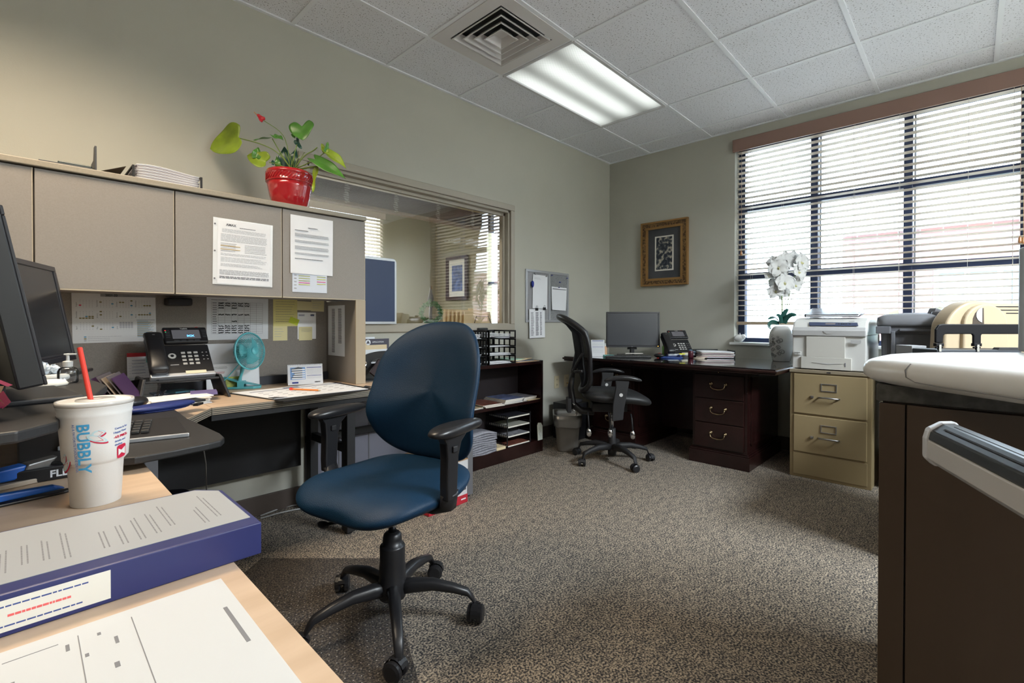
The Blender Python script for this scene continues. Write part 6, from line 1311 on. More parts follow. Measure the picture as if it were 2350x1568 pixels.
# ================================================================== dark executive desk
DZ = .745
dk = thing('executive_desk', 'large polished dark cherry desk with brass bail handles before the window wall', 'desk', (-.55, -1.0, 0))
dx0, dx1, dy0, dy1 = -1.005, -.075, -1.895, -.145
MB().box(dx0+.012, dx1, dy0+.012, dy1-.012, DZ-.006, DZ).build('polished_top', cherrytop, dk, w=True)
MB().box(dx0+.01, dx1, dy0+.01, dy1-.01, DZ-.04, DZ-.006).box(dx0, dx1, dy0, dy1, DZ-.026, DZ-.010).build('top_moulding', cherry, dk, w=True, bevel=.005, seg=3)
def bail(x, y, z, par):
    mb = MB()
    for s_ in (-1, 1): mb.ball((x-.016, y+s_*.052, z), (.010, .009, .009), 12, 8); mb.lathe([(.012, 0), (.012, .003), (.004, .005)], 12, (0, 0, 0)) if False else None; mb.cyl((x, y+s_*.052, z), (x-.006, y+s_*.052, z), .013, .010, 12)
    mb.tube([(x-.018, y-.052, z-.004), (x-.020, y-.048, z-.026), (x-.022, y-.032, z-.036), (x-.022, y, z-.040), (x-.022, y+.032, z-.036), (x-.020, y+.048, z-.026), (x-.018, y+.052, z-.004)], [.0035, .0032, .003, .0045, .003, .0032, .0035], 8)
    return mb.build('bail_handle', brass, par, w=True, smooth=True)
def pedestal(ya, yb, name_):
    fx = -.862
    MB().box(fx+.02, dx1-.02, ya+.022, yb-.022, .10, DZ-.04).build('pedestal', cherry, dk, w=True)
    MB().box(fx, dx1-.0, ya, yb, 0, .095).box(fx+.006, dx1-.01, ya+.006, yb-.006, .095, .108).box(fx+.013, dx1-.015, ya+.013, yb-.013, .108, .118).build('plinth', cherry, dk, w=True, bevel=.004, seg=3)
    sl = MB().box(fx+.014, fx+.022, ya+.045, yb-.045, DZ-.068, DZ-.048).build('writing_slide', cherry, dk, w=True, bevel=.002)
    MB().ball((fx+.008, (ya+yb)/2, DZ-.058), .0055, 10, 8).build('knob', brass, sl, w=True) if False else None
    mb = MB(); mb.ball((fx+.008, (ya+yb)/2, DZ-.058), .0055, 10, 8); mb.build('knob', brass, sl, w=True, smooth=True)
    z = DZ-.075; hs_ = ((.50, .665), (.315, .492), (.128, .307))
    for a, b in ((.492, .667), (.312, .486), (.128, .306)):
        d_ = MB().box(fx+.004, fx+.022, ya+.042, yb-.042, a, b).build('drawer', cherry, dk, w=True, bevel=.003)
        bail(fx+.004, (ya+yb)/2, (a+b)/2+.022, d_)
    # framed side panel
    s_y = ya+.022
    MB().box(fx+.10, dx1-.10, s_y-.006, s_y, .16, .665).build('side_panel', cherry, dk, w=True, bevel=.004)
    mb = MB(); mb.bar((fx+.09, s_y-.004, .60), (fx+.09, s_y-.004, .18), .012, .01); mb.bar((fx+.09, s_y-.004, .60), (fx+.105, s_y-.004, .655), .012, .01); mb.bar((fx+.09, s_y-.004, .18), (dx1-.09, s_y-.004, .16), .01, .012); mb.build('panel_moulding', cherry, dk, w=True, bevel=.002)
pedestal(-1.687, -1.252, 'r'); pedestal(-.80, -.34, 'l')
MB().box(-.36, -.34, -1.27, -.78, .12, DZ-.04).build('modesty_panel', cherry, dk, w=True)
MB().box(-.84, -.80, -1.27, -.78, DZ-.075, DZ-.04).build('knee_rail', cherry, dk, w=True)
# far monitor, keyboard and so on: placed by their distance over the desk
def dpt(u, v): return at(u, v, z=DZ)
m0 = at(1514, 716, d=4.34); t, M = monitor('computer_monitor', 'black monitor with an orange power light on the dark desk', m0, (CR.x, CR.y, 0), .482, .322, 2, bez=.014, base=DZ+.001, mscreen=mat('far_screen', (.035, .038, .047), .3))
mb = MB(); mb.T = M; mb.box(.462, .468, .008, .013, .0, .0015); mb.build('power_light', mat('orange_led', (.9, .35, .05), .4, emit=((1, .45, .08), 2)), t, w=True)
txt('acer', .008, M @ Matrix.Translation((.222, .004, .0008)), MC['pale_icon'], t, w=True)
p = at(1440, 818, d=4.12); mb = MB(); mb.T = fr((p.x, p.y, DZ+.001), (CR.x, CR.y, 0), (CF.x, CF.y, 0)); mb.box(-.19, .20, -.02, .11, 0, .014); t = mb.build('keyboard', blackp, bevel=.003); tag(t, 'black keyboard in front of the far monitor', 'keyboard')
mb = MB(); mb.T = fr((p.x, p.y, DZ+.001), (CR.x, CR.y, 0), (CF.x, CF.y, 0))
for r in range(5):
    for c in range(20): mb.box(-.182+.0187*c, -.182+.0187*c+.015, -.012+.022*r, .006+.022*r, .014, .019)
mb.build('keys', MC['key_black'], t)
p = at(1450, 806, d=4.33); mb = MB(); mb.T = fr((p.x, p.y, DZ+.021), (CR.x, CR.y, 0), (CF.x, CF.y, 0)); mb.box(-.06, .10, -.01, .02, 0, .006); tag(mb.build('note_strip', paper2), 'ivory strip of paper lying above the far keyboard', 'paper')
p = at(1540, 818, d=4.12); t = thing('mouse_pad', 'blue gel mouse pad in front of the far desk phone', 'mouse pad', (p.x, p.y, DZ)); MB().lathe([(.115, .0), (.12, .004), (.115, .008), (.001, .008)], 32, sy=.8).build('pad', mat('mid_blue', (.03, .07, .26), .5), t)
mb = MB(); mb.tube([(.02+.085*math.cos(a), .065*math.sin(a), .014) for a in [R_(q) for q in range(-80, 90, 17)]], .010, 8); mb.build('wrist_rest', bluepad, t, smooth=True)
mb = MB(); p = at(1512, 812, d=4.1); mb.ball((p.x, p.y, DZ+.022), (.03, .045, .018), 14, 8); tag(mb.build('mouse', blackp, smooth=True), 'black mouse left of the blue pad on the dark desk', 'mouse')
mb = MB(); p = at(1513, 808, d=4.3); mb.ball((p.x, p.y, DZ+.016), (.028, .02, .015), 12, 8); tag(mb.build('tape_reel', redp, smooth=True), 'small red object behind the mouse on the dark desk', 'trinket')
p = at(1562, 816, d=4.20); far_phone.location = (p.x, p.y, DZ+.006); far_phone.rotation_euler = (0, 0, math.atan2(CR.y, CR.x)+.12); far_phone.scale = (1.18, 1.18, 1.18)
far_phone['label'] = 'black office desk phone with a dark screen on the dark wooden desk'
for ch in [o for o in bpy.data.objects if o.parent == far_phone and o.name.startswith('screen_head')]:
    for g in list(ch.children):
        if g.name.startswith('screen_logo'): bpy.data.objects.remove(g)
for ch in [o for o in bpy.data.objects if o.parent == far_phone and o.name.startswith('coiled_cord')]: bpy.data.objects.remove(ch)
p = at(1566, 815, d=4.02); mb = MB(); mb.T = fr((p.x, p.y, DZ+.035), (CR.x, CR.y, 0), (CF.x, CF.y, .4)); mb.box(-.022, .026, 0, .022, 0, .001); tag(mb.build('sticky_note', mat('bright_yellow_note', (.65, .62, .04), .8)), 'bright yellow note stuck on the front of the far phone', 'paper')
def bottle(u, d_, h_, m, capm, lab, r=.018, name='bottle'):
    p = at(u, 800, d=d_); t = thing(name, lab, 'bottle', (p.x, p.y, DZ+.001)); MB().lathe([(r*.9, 0), (r, .004), (r, h_*.68), (r*.5, h_*.76), (r*.4, h_*.8)], 20).build('body', m, t, smooth=True); MB().lathe([(r*.55, h_*.76), (r*.55, h_), (.001, h_)], 16).build('cap', capm, t)
bottle(1389, 4.35, .115, mat('peach_lotion', (.60, .35, .20), .35), whitep, 'peach coloured lotion bottle left of the far monitor')
bottle(1524, 4.33, .125, mat('green_label', (.22, .50, .14), .35), mat('green_cap', (.05, .42, .08), .35), 'small bottle with a green cap between the far monitor and the phone')
p = at(1373, 812, d=4.25); t = thing('desk_calendar', 'white calendar card standing at the left end of the dark desk', 'calendar', (p.x, p.y, DZ)); M = fr((p.x-.06*CR.x, p.y-.06*CR.y, DZ+.001), (CR.x, CR.y, 0), (CF.x*.2, CF.y*.2, 1))
mb = MB(); mb.T = M; mb.box(0, .12, 0, .15, -.002, 0); mb.build('front_card', MC['card_white'], t, w=True)
M2 = fr((p.x-.06*CR.x+.06*CF.x, p.y-.06*CR.y+.06*CF.y, DZ+.001), (CR.x, CR.y, 0), (-CF.x*.2, -CF.y*.2, 1)); mb = MB(); mb.T = M2; mb.box(0, .12, 0, .15, -.002, 0); mb.build('back_card', MC['card_white'], t, w=True)
mb = MB(); lines(mb, M, .01, .11, .138, .144, 1, .8, 1, 3, words=False); lines(mb, M, .01, .11, .085, .089, 1, .8, 1, 3, words=False); mb.build('blue_bars', MC['bar_blue'], t)
mb = MB(); lines(mb, M, .01, .11, .095, .135, 4, .2, 1, 3); lines(mb, M, .01, .11, .03, .08, 5, .2, 1, 3); mb.build('printing', ink2, t)
for q_ in list(t.children):
    if q_.name.startswith(('blue_bars', 'printing')): q_.data.transform(wm(t).inverted())
p = at(1397, 814, d=4.16); mb = MB(); mb.T = fr((p.x, p.y, DZ+.001), (CR.x, CR.y, 0), (CF.x, CF.y, 0)); mb.box(-.042, .042, -.03, .04, 0, .020); tag(mb.build('note_block', mat('teal_block', (.16, .48, .46), .7)), 'teal block of sticky notes left of the far keyboard', 'notepad')
p = at(1410, 809, d=4.28); mb = MB(); mb.T = fr((p.x, p.y, DZ+.001), (CR.x, CR.y, 0), (CF.x, CF.y, 0)); mb.box(-.04, .03, -.03, .04, 0, .010); tag(mb.build('note_block', paperm), 'white block of notes behind the teal block', 'notepad')
p = at(1585, 812, d=4.10); t = thing('drink_can', 'dark red can between the far phone and the stapler', 'can', (p.x, p.y, DZ+.001)); MB().lathe([(.018, 0), (.022, .004), (.022, .055), (.019, .06), (.001, .06)], 20).build('can_body', mat('wine_red', (.07, .012, .02), .3), t, smooth=True)
for k, (u, dd) in enumerate(((1604, 4.02), (1610, 4.06))):
    p = at(u, 820, d=dd); mb = MB(); mb.lathe([(.045, 0), (.046, .003), (.045, .006), (.001, .006)], 24, (p.x, p.y, DZ+.001+.0065*k)); tag(mb.build('coaster', mat('beige_coaster', (.55, .47, .38), .6)), ['lower', 'upper'][k]+' round beige coaster in front of the far paper tray', 'coaster')
p = at(1600, 800, d=4.24); t = thing('stapler', 'blue-grey heavy stapler lying behind the papers on the dark desk', 'stapler', (p.x, p.y, DZ+.001), math.atan2(CR.y, CR.x))
MB().box(-.07, .10, -.02, .02, 0, .012).build('base', blackp, t, bevel=.003); mb = MB(); mb.bar((-.06, 0, .045), (.10, 0, .022), .028, .022); mb.bar((.0, .01, .04), (.13, .02, .045), .02, .014); mb.ball((-.06, 0, .045), .022, 12, 8); mb.build('arm', mat('steel_blue', (.07, .11, .16), .35), t, bevel=.003)
# tray with papers
p = at(1676, 823, d=4.02); M = fr((p.x, p.y, DZ+.001), (CR.x, CR.y, 0), (.72, .692, 0)); M = rz(R_(-12)) ; a0 = at(1604, 818, d=4.13)
t = thing('letter_tray', 'black slotted letter tray full of mail on the dark desk', 'tray', (a0.x, a0.y, DZ+.001), R_(-52))
W_, D_, hh = .30, .24, .062
MB().box(0, W_, 0, D_, 0, .004).build('floor', blackp, t)
mb = MB()
for yy in (D_-.005,): mb.box(0, W_, yy, yy+.005, 0, hh)
mb.box(W_-.005, W_, 0, D_, hh-.014, hh); mb.box(W_-.005, W_, 0, D_, 0, .012)
for k in range(7): mb.box(W_-.005, W_, (D_-.014)*k/6, (D_-.014)*k/6+.014, .01, hh-.012)
mb.box(W_-.01, W_, -.002, .004, 0, hh); mb.box(0, .005, .1, D_, 0, hh); mb.build('side_wall', mat('tray_black', (.012, .014, .020), .3), t)
rnd = random.Random(31)
for k in range(7):
    mb = MB(); r = rnd.uniform(-.01, .01); mb.T = wm(t); mb.grid(lambda a, b: (.01+r+a*.27, -.05+r+b*.26, .007+.0075*k+.002*math.sin(a*4)*(k > 4)), 8, 4)
    o = mb.build('mail_piece', [paperm, mat('pink_edged', (.6, .45, .48), .7), paper2][k % 3], solid=.005, smooth=True); tag(o, 'piece of mail stacked in the slotted tray on the dark desk', 'mail', 'mail in the slotted tray')
# ---------------- vase with orchid
p = at(1793, 824, d=3.80); vx, vy = p.x, p.y
t = thing('orchid_vase', 'white scrollwork ceramic vase holding a white orchid at the window', 'plant', (vx, vy, DZ+.001)); q = 3.80/FPX
cer = mat('white_ceramic', (.68, .68, .66), .18, coat=.5)
vh = 80*q; MB().lathe([(17*q, 0), (18.5*q, .004), (22*q, vh*.28), (25.5*q, vh*.55), (26*q, vh*.68), (24*q, vh*.82), (19*q, vh*.94), (16*q, vh), (14.5*q, vh*.99), (14*q, vh*.9)], 48).build('vase', cer, t, smooth=True)
mb = MB(); rv = lambda z: q*(18.5+(z/vh)*13) if z < vh*.6 else q*(26.3-(z/vh-.6)*16)
ca = math.atan2(CAM.y-vy, CAM.x-vx)-.50
def sp(c_, z0, r0, dirn, turns=1.3, n=16):
    pts = []
    for k in range(n):
        a = k/n*turns*6.28; rr = r0*(1-k/n*.8); s_ = c_+dirn*(rr*math.cos(a)-r0); z = z0+rr*math.sin(a); r_ = rv(z)+.001; pts.append((r_*math.cos(ca+s_/rv(z)), r_*math.sin(ca+s_/rv(z)), z))
    mb.tube(pts, .0036, 5)
for z0, c_, r0, d_ in ((.075, .022, .022, -1), (.125, -.024, .022, 1), (.165, .022, .018, -1), (.05, -.022, .018, 1), (.20, -.015, .014, 1), (.04, .0, .014, 1), (.06, .006, .016, -1), (.09, -.006, .018, 1), (.11, .004, .018, -1), (.135, .0, .016, 1), (.155, .008, .016, -1), (.175, -.004, .012, 1), (.19, .01, .010, -1), (.10, .03, .012, 1), (.15, -.028, .012, -1)): sp(c_, z0, r0, d_)
for k in range(18): z = .012+k*.0135; r_ = rv(z)+.0005; mb.ball((r_*math.cos(ca-.55+.0*k), r_*math.sin(ca-.55), z), .0032, 6, 4)
mb.build('scrollwork', mat('scroll_silver', (.30, .30, .29), .35), t, smooth=True)
w = t; dV = 3.80
def blade(pts, wid, m, name='leaf', parent=t, nrm=None):
    P_ = [at(u, v, d=dV+dd) for u, v, dd in pts]
    for _ in range(2):
        Q_ = [P_[0]]
        for a, b in zip(P_, P_[1:]): Q_ += [a*.75+b*.25, a*.25+b*.75]
        Q_.append(P_[-1]); P_ = Q_
    n = len(P_); vs = []; N0 = Vector(nrm) if nrm else -CF
    for i, p_ in enumerate(P_):
        d = (P_[min(i+1, n-1)]-P_[max(i-1, 0)]).normalized(); s_ = d.cross(N0).normalized(); u = i/(n-1); ww = wid*(math.sin(math.pi*(.12+.88*u)**.8)**.8+.02)
        vs += [p_-s_*ww+N0*ww*.35, p_, p_+s_*ww+N0*ww*.35]
    mb = MB(); mb.add(vs, [(3*i+j, 3*i+j+1, 3*i+4+j, 3*i+3+j) for i in range(n-1) for j in (0, 1)]); return mb.build(name, m, parent, w=True, smooth=True, solid=.0015)
blade([(1793, 742, 0), (1796, 722, -.01), (1808, 709, -.03)], .022, leafd); blade([(1797, 742, 0), (1810, 722, -.05), (1828, 723, -.08)], .020, leafd); blade([(1790, 742, 0), (1778, 728, -.02), (1762, 733, -.05)], .018, leafd, nrm=(-.4, -.4, .8))
blade([(1788, 743, 0), (1770, 737, -.04), (1762, 748, -.06), (1770, 756, -.07)], .016, leafd); blade([(1800, 742, 0), (1805, 728, .03), (1816, 722, .05)], .018, leafd); blade([(1793, 742, -.02), (1790, 726, -.04), (1782, 722, -.06)], .016, leafd)
def ostem(pts, r=.002, m=stemm, name='stem'):
    P_ = [at(u, v, d=dV+dd) for u, v, dd in pts]
    for _ in range(2):
        Q_ = [P_[0]]
        for a, b in zip(P_, P_[1:]): Q_ += [a*.75+b*.25, a*.25+b*.75]
        Q_.append(P_[-1]); P_ = Q_
    mb = MB(); mb.tube(P_, r, 5); mb.build(name, m, t, w=True, smooth=True)
ostem([(1794, 742, 0), (1795, 700, 0), (1793, 660, .02), (1785, 625, .02)], .004); ostem([(1798, 742, 0), (1808, 690, 0), (1822, 640, 0), (1828, 610, 0), (1818, 600, 0)], .0025); ostem([(1796, 742, 0), (1812, 700, -.02), (1820, 670, -.02)], .0012, MC['twig'] if 'twig' in MC else stemm)
ostem([(1797, 742, 0), (1803, 705, -.02), (1801, 662, -.03)], .0012, MC['twig']); ostem([(1793, 742, 0), (1780, 710, -.02), (1772, 697, -.03)], .0008, MC['twig']); ostem([(1800, 720, 0), (1816, 690, .02), (1822, 668, .02)], .001, MC['twig']); ostem([(1785, 625, .02), (1800, 610, .0), (1818, 598, 0)], .0018)
petal = mat('white_petal', (.58, .58, .57), .6); lip = mat('petal_throat', (.62, .60, .30), .6)
def bloom(u, v, dd, s_, rot, nx=0., ny=.1):
    c = at(u, v, d=dV+dd); N = (-CF+CR*nx+CU*ny).normalized(); X = CU.cross(N).normalized(); Y = N.cross(X); r = s_*q
    mb = MB(); rnd_ = random.Random(int(u*7+v))
    for k, (ang, L, W_) in enumerate(((90, 1, .42), (162, .95, .62), (18, .95, .62), (215, .95, .42), (325, .95, .42))):
        a = R_(ang+rot+rnd_.uniform(-8, 8)); d1 = X*math.cos(a)+Y*math.sin(a); d2 = -X*math.sin(a)+Y*math.cos(a)
        mb.grid(lambda x, y: c+d1*(r*L*x)+d2*(r*W_*(2*y-1)*math.sin(math.pi*(.08+.92*x)**.75)**.6)+N*(.10*r*math.sin(x*3)+.14*r*abs(2*y-1)*x+.012*r*k), 6, 6)
    f = mb.build('bloom', petal, t, w=True, smooth=True, solid=.0008)
    mb = MB(); mb.T = None; mb.add([c+N*.004+X*r*.12*math.cos(j*1.256)+Y*r*.18*math.sin(j*1.256)-Y*r*.08 for j in range(5)]+[c+N*(.004+r*.3)-Y*r*.12], [(j, (j+1) % 5, 5) for j in range(5)]); mb.build('throat', lip, f, w=True)
for a in ((1800, 600, .0, 24, 0), (1838, 603, -.02, 24, 10, .4), (1786, 615, -.03, 25, 30, -.3), (1832, 625, -.04, 21, -20, .3), (1800, 650, -.05, 25, 5), (1776, 604, .02, 18, 20, -.4), (1818, 594, .03, 20, -10), (1780, 668, -.02, 21, 15, -.2, -.3), (1825, 655, .0, 18, -15, .3, -.2), (1832, 583+60, .03, 17, 0, .5), (1764, 633, .0, 10, 0, -.5), (1790, 632, .0, 20, 50), (1797, 672, .01, 17, 20, 0, -.3), (1845, 590+25, .02, 14, 40, .6), (1778, 650, .03, 16, 0, -.3)): bloom(*a)
for u, v in ((1764, 645), (1782, 678)): mb = MB(); c = at(u, v, d=dV); mb.ball(c, .005, 8, 6); mb.build('bud', stemm, t, w=True, smooth=True)
# bird figurine on the sill
p = at(1693, 778, d=4.0); bx_, by_ = -.02, -1.335
t = thing('bird_figurine', 'round white ceramic bird on the window sill corner', 'figurine', (bx_, by_, .8785), math.atan2(CR.y, CR.x))
MB().ball((0, 0, .034), (.044, .03, .034), 20, 12).build('body', cer, t, smooth=True); MB().ball((.026, -.012, .045), (.024, .022, .024), 16, 10).build('head', cer, t, smooth=True)
mb = MB(); mb.cyl((.005, -.005, .055), (.002, -.005, .082), .009, .002, 8); mb.cyl((.045, -.005, .062), (.05, -.005, .076), .006, .001, 8); mb.build('ear', cer, t, smooth=True)
# ================================================================== file cabinet and printer
fx0, fx1, fy0, fy1, fz = -.722, -.05, -2.358, -1.902, .737
t = thing('file_cabinet', 'tan two-drawer metal file cabinet carrying the white printer', 'file cabinet', (-.4, -2.13, 0))
MB().box(fx0+.006, fx1, fy0, fy1, 0, fz-.02).build('body', tan, t, w=True, bevel=.003)
MB().box(fx0-.006, fx1, fy0-.003, fy1+.003, fz-.024, fz-.001).build('top', mat('tan_grey_top', (.24, .20, .14), .4), t, w=True, bevel=.003)
MB().box(fx0-.0075, fx0-.0055, -2.14, -2.118, fz-.018, fz-.010).build('maker_plate', blackm, t, w=True)
MB().box(fx0+.001, fx0+.008, fy0+.022, fy1-.022, .02, .165).build('base_panel', tan, t, w=True, bevel=.002)
for a, b in ((.175, .425), (.437, .705)):
    d_ = MB().box(fx0-.004, fx0+.008, fy0+.024, fy1-.024, a, b).build('drawer', tan, t, w=True, bevel=.004)
    yc = (fy0+fy1)/2; zc = a+(b-a)*.70
    mb = MB(); mb.T = fr((fx0-.004, yc+.045, zc-.028), (0, -1, 0), (0, 0, 1)); frame4(mb, .09, .052, 0, .006, 0, .005); mb.build('label_holder', steel, d_, w=True, bevel=.001)
    mb = MB(); zh = a+(b-a)*.44; mb.tube([(fx0-.004, yc+.055, zh), (fx0-.028, yc+.048, zh+.002), (fx0-.030, yc, zh+.003), (fx0-.028, yc-.052, zh+.002), (fx0-.004, yc-.058, zh)], [.006, .005, .006, .005, .006], 8); mb.build('pull_handle', steel, d_, w=True, smooth=True)
    mb = MB(); mb.box(fx0-.016, fx0-.003, yc+.085, yc+.102, zh-.008, zh+.008); mb.build('latch', steel, d_, w=True, bevel=.002)
# printer
pz = fz; py0, py1, px0 = -2.325, -1.912, -.715
t = thing('laser_printer', 'white desktop colour printer with grey front band on the file cabinet', 'printer', (-.45, -2.12, pz)); pb = MB()
def side(poly, y0, y1, m, name, par=None, bev=.006):
    mb = MB(); mb.T = fr((0, y1, 0), (1, 0, 0), (0, 0, 1)); mb.prism([(x, z) for x, z in poly], 0, y1-y0); return mb.build(name, m, par or t, w=True, bevel=bev)
side([(px0+.01, pz+.004), (-.14, pz+.004), (-.14, pz+.30), (px0+.01, pz+.24)], py0, py1, whitep, 'body')
side([(px0+.0, pz+.225), (px0+.0, pz+.265), (px0+.05, pz+.32), (px0+.12, pz+.345), (-.18, pz+.355), (-.13, pz+.33), (-.13, pz+.225)], py0-.004, py1+.004, whitep, 'top_cover', None, .012)
side([(px0-.004, pz+.225), (px0-.004, pz+.262), (px0+.012, pz+.285), (px0+.04, pz+.285), (px0+.04, pz+.225)], py0+.0, py1-.0, lgrey, 'front_band', None, .006)
fp = MB().box(px0-.002, px0+.012, py0+.11, py1-.085, pz+.085, pz+.222).build('front_panel', offw, t, w=True, bevel=.002)
dr_ = MB().box(px0-.004, px0+.012, py0+.075, py1-.055, pz+.006, pz+.085).build('paper_drawer', offw, t, w=True, bevel=.002)
mb = MB(); mb.T = fr((px0-.0045, (py0+py1)/2+.0, pz+.045), (0, -1, 0), (0, 0, 1)); mb.prism([(-.085, .004), (0, -.006), (.085, .004), (0, .001)], 0, .002); mb.build('finger_grip', lgrey, dr_, w=True)
mb = MB(); mb.box(px0-.006, px0-.003, py0+.105, py0+.111, pz+.03, pz+.055); mb.build('level_gauge', ink, dr_, w=True)
MB().box(px0-.002, px0+.004, py1-.055, py1-.015, pz+.095, pz+.118).build('badge', whitep, t, w=True, bevel=.002)
txt('ENERGY\nSTAR', .009, fr((px0-.0025, py1-.018, pz+.109), (0, -1, 0), (0, 0, 1)), ink, t, w=True)
mb = MB(); mb.T = fr((px0-.003, py0+.052, pz+.205), (0, -1, 0), (0, 0, 1)); mb.prism([(-.028, .0), (.028, .0), (.028, -.018), (.018, -.024), (-.018, -.024), (-.028, -.018)], 0, .004); mb.build('release_catch', lgrey, t, w=True, bevel=.001)
mb = MB(); mb.T = fr((px0-.005, (py0+py1)/2-.01, pz+.262), (0, -1, 0), (0, 0, 1)); mb.prism([(.032*math.cos(R_(a)), -.022*math.sin(R_(a))) for a in range(0, 181, 15)], 0, .002); mb.build('grip_recess', lgrey, t, w=True)
M = fr((px0+.016, py1-.10, pz+.294), (0, -1, 0), (.67, 0, .62))
mb = MB(); mb.T = M; mb.prism([(0, 0), (.27, 0), (.262, .030), (-.008, .034)], -.002, .0025); cp = mb.build('control_panel', mat('panel_slate', (.05, .065, .12), .35), t, w=True, bevel=.001)
mb = MB(); mb.T = M; mb.box(.09, .145, .010, .024, .0025, .0032); mb.build('display', mat('display_grey', (.20, .18, .18), .3), cp, w=True)
mb = MB(); mb.T = M
for k, x in enumerate((.165, .18, .192, .205, .225)): mb.lathe([(.005, .0025), (.004, .0045), (.001, .0045)], 12, (x, .017, 0))
mb.build('button', darkg, cp, w=True)
txt('PHASER', .009, M @ Matrix.Translation((.215, .040, .001)), ink, t, w=True)
t = thing('binder', 'black-edged clear report binder lying tilted on top of the white printer', 'binder', (-.5, -2.1, pz+.36))
M = fr((-.62, -1.965, pz+.352), (0, -1, .0), (.90, 0, .10)); mb = MB(); mb.T = M; mb.box(0, .31, 0, .23, 0, .003); mb.box(0, .008, 0, .23, 0, .022); mb.build('back_cover', blackp, t, w=True, bevel=.001)
mb = MB(); mb.T = M @ Matrix.Rotation(R_(4), 4, 'X'); mb.box(.004, .305, .003, .225, .004, .014); mb.build('pages', paperm, t, w=True)
mb = MB(); mb.T = M @ Matrix.Rotation(R_(6), 4, 'X'); mb.box(0, .31, 0, .23, .017, .019); mb.build('front_cover', mat('silver_vinyl', (.20, .22, .26), .18, noise=.5, nscale=14), t, w=True)
mb = MB(); mb.tube([at(1990, 733, d=3.45), at(2005, 738, d=3.42), at(2016, 760, d=3.4), at(2017, 785, d=3.4), at(2008, 803, d=3.45)], .004, 6); tag(mb.build('cable', MC['grey_cable'], smooth=True), 'dark cable looping out behind the white printer', 'cable')
# ================================================================== things right of the printer
gp = mat('bin_dark_grey', (.13, .135, .15), .45)
t = thing('rolling_bin', 'tall grey lidded rolling bin between the printer and the beige machine', 'bin', (-.62, -2.70, 0)); cx, cy = -.455, -2.545
LB = [(-.24, -.20), (.24, -.20), (.24, .20), (-.24, .20)]
def rring(sx, sy, z, ox=0, oy=0): return [(cx+ox+x*sx, cy+oy+y*sy, z) for x, y in rrect(.225, .165, .05)]
loft([rring(.8, .8, .06), rring(.82, .82, .1), rring(.92, .95, .98), rring(1.0, 1.0, .99), rring(1.0, 1.0, 1.03)], True, True).build('body', gp, t, w=True, smooth=False)
loft([rring(1.04, 1.05, 1.03), rring(1.06, 1.07, 1.045), rring(1.04, 1.05, 1.085), rring(.85, .85, 1.105, .02), rring(.3, .3, 1.115, .02)], True, True).build('lid', mat('bin_lid_grey', (.17, .175, .19), .45), t, w=True, smooth=True)
mb = MB(); q0 = at(2060, 745, d=2.98); mb.box(cx-.262, cx-.20, cy+.10, cy+.172, .985, 1.03); mb.box(cx-.245, cx-.20, cy-.15, cy+.06, 1.0, 1.015); mb.box(cx-.240, cx-.20, cy+.080, cy+.10, .80, 1.0); mb.build('rim_rib', gp, t, w=True, bevel=.004)
mb = MB(); mb.bar((cx-.19, cy-.10, 1.105), (cx-.13, cy-.175, 1.065), .07, .04); mb.bar((cx-.12, cy-.08, 1.125), (cx-.06, cy-.16, 1.085), .06, .04); mb.build('lid_latch', mat('latch_grey', (.09, .09, .10), .4), t, w=True, bevel=.008)
for s_ in (-1, 1): mb = MB(); mb.cyl((cx+.16, cy+s_*.12, .09), (cx+.16, cy+s_*.155, .09), .09); mb.build('wheel', blackm, t, w=True)
mb = MB(); mb.box(cx-.17, cx-.06, cy-.12, cy+.12, 0, .062); mb.build('foot', gp, t, w=True)
# low credenza carrying the beige machine
cr0 = thing('credenza', 'dark low credenza behind the white copier carrying the beige machine', 'credenza', (-1.3, -3.1, 0))
MB().box(-1.75, -1.05, -3.75, -2.60, .0, .74).build('body', brownwood, cr0, w=True); MB().box(-1.77, -1.03, -3.77, -2.58, .74, .765).build('top', darkg, cr0, w=True, bevel=.003)
# beige machine: rounded body in the plane facing the camera
ty = mat('warm_beige_plastic', (.42, .335, .225), .42); dM = 2.62
t = thing('beige_machine', 'large warm beige rounded office machine with a round hub in front of the window', 'machine', at(2240, 800, d=dM))
o_ = at(2150, 805, d=dM); X_ = Vector((CR.x, CR.y, 0)).normalized(); M = fr((o_.x, o_.y, .766), X_, (0, 0, 1)); s_ = dM/FPX
zb = (1.058-.766)/s_
def Z(v): return ((738-v)+zb)*s_
body = [(14*s_, 0), (270*s_, 0), (270*s_, Z(694)), (150*s_, Z(696)), (118*s_, Z(693)), (98*s_, Z(690)), (80*s_, Z(690)), (62*s_, Z(696)), (42*s_, Z(710)), (28*s_, Z(728)), (20*s_, Z(745)), (18*s_, Z(780))]
for _ in range(2):
    nb = []
    for i_, p_ in enumerate(body):
        q_ = body[(i_+1) % len(body)]; corner = i_ in (0, 1, 2) and _ == 0 or (abs(p_[0]-270*s_) < 1e-6) or abs(p_[1]) < 1e-6
        r_ = body[i_-1]
        if corner: nb.append(p_)
        else: nb += [(p_[0]*.75+r_[0]*.25, p_[1]*.75+r_[1]*.25), (p_[0]*.75+q_[0]*.25, p_[1]*.75+q_[1]*.25)]
    body = nb
mb = MB(); mb.T = M; mb.prism(body, -.10, 0); bo = mb.build('body', ty, t, w=True, bevel=.014, seg=4)
mb = MB(); mb.T = M; arch_ = [(104*s_+50*s_*math.cos(R_(a)), Z(745)+48*s_*math.sin(R_(a))) for a in range(0, 181, 12)]+[(52*s_, Z(805)), (158*s_, Z(805))]; mb.prism(arch_, -.02, .022); mb.build('hub_cover', ty, t, w=True, bevel=.01, seg=3)
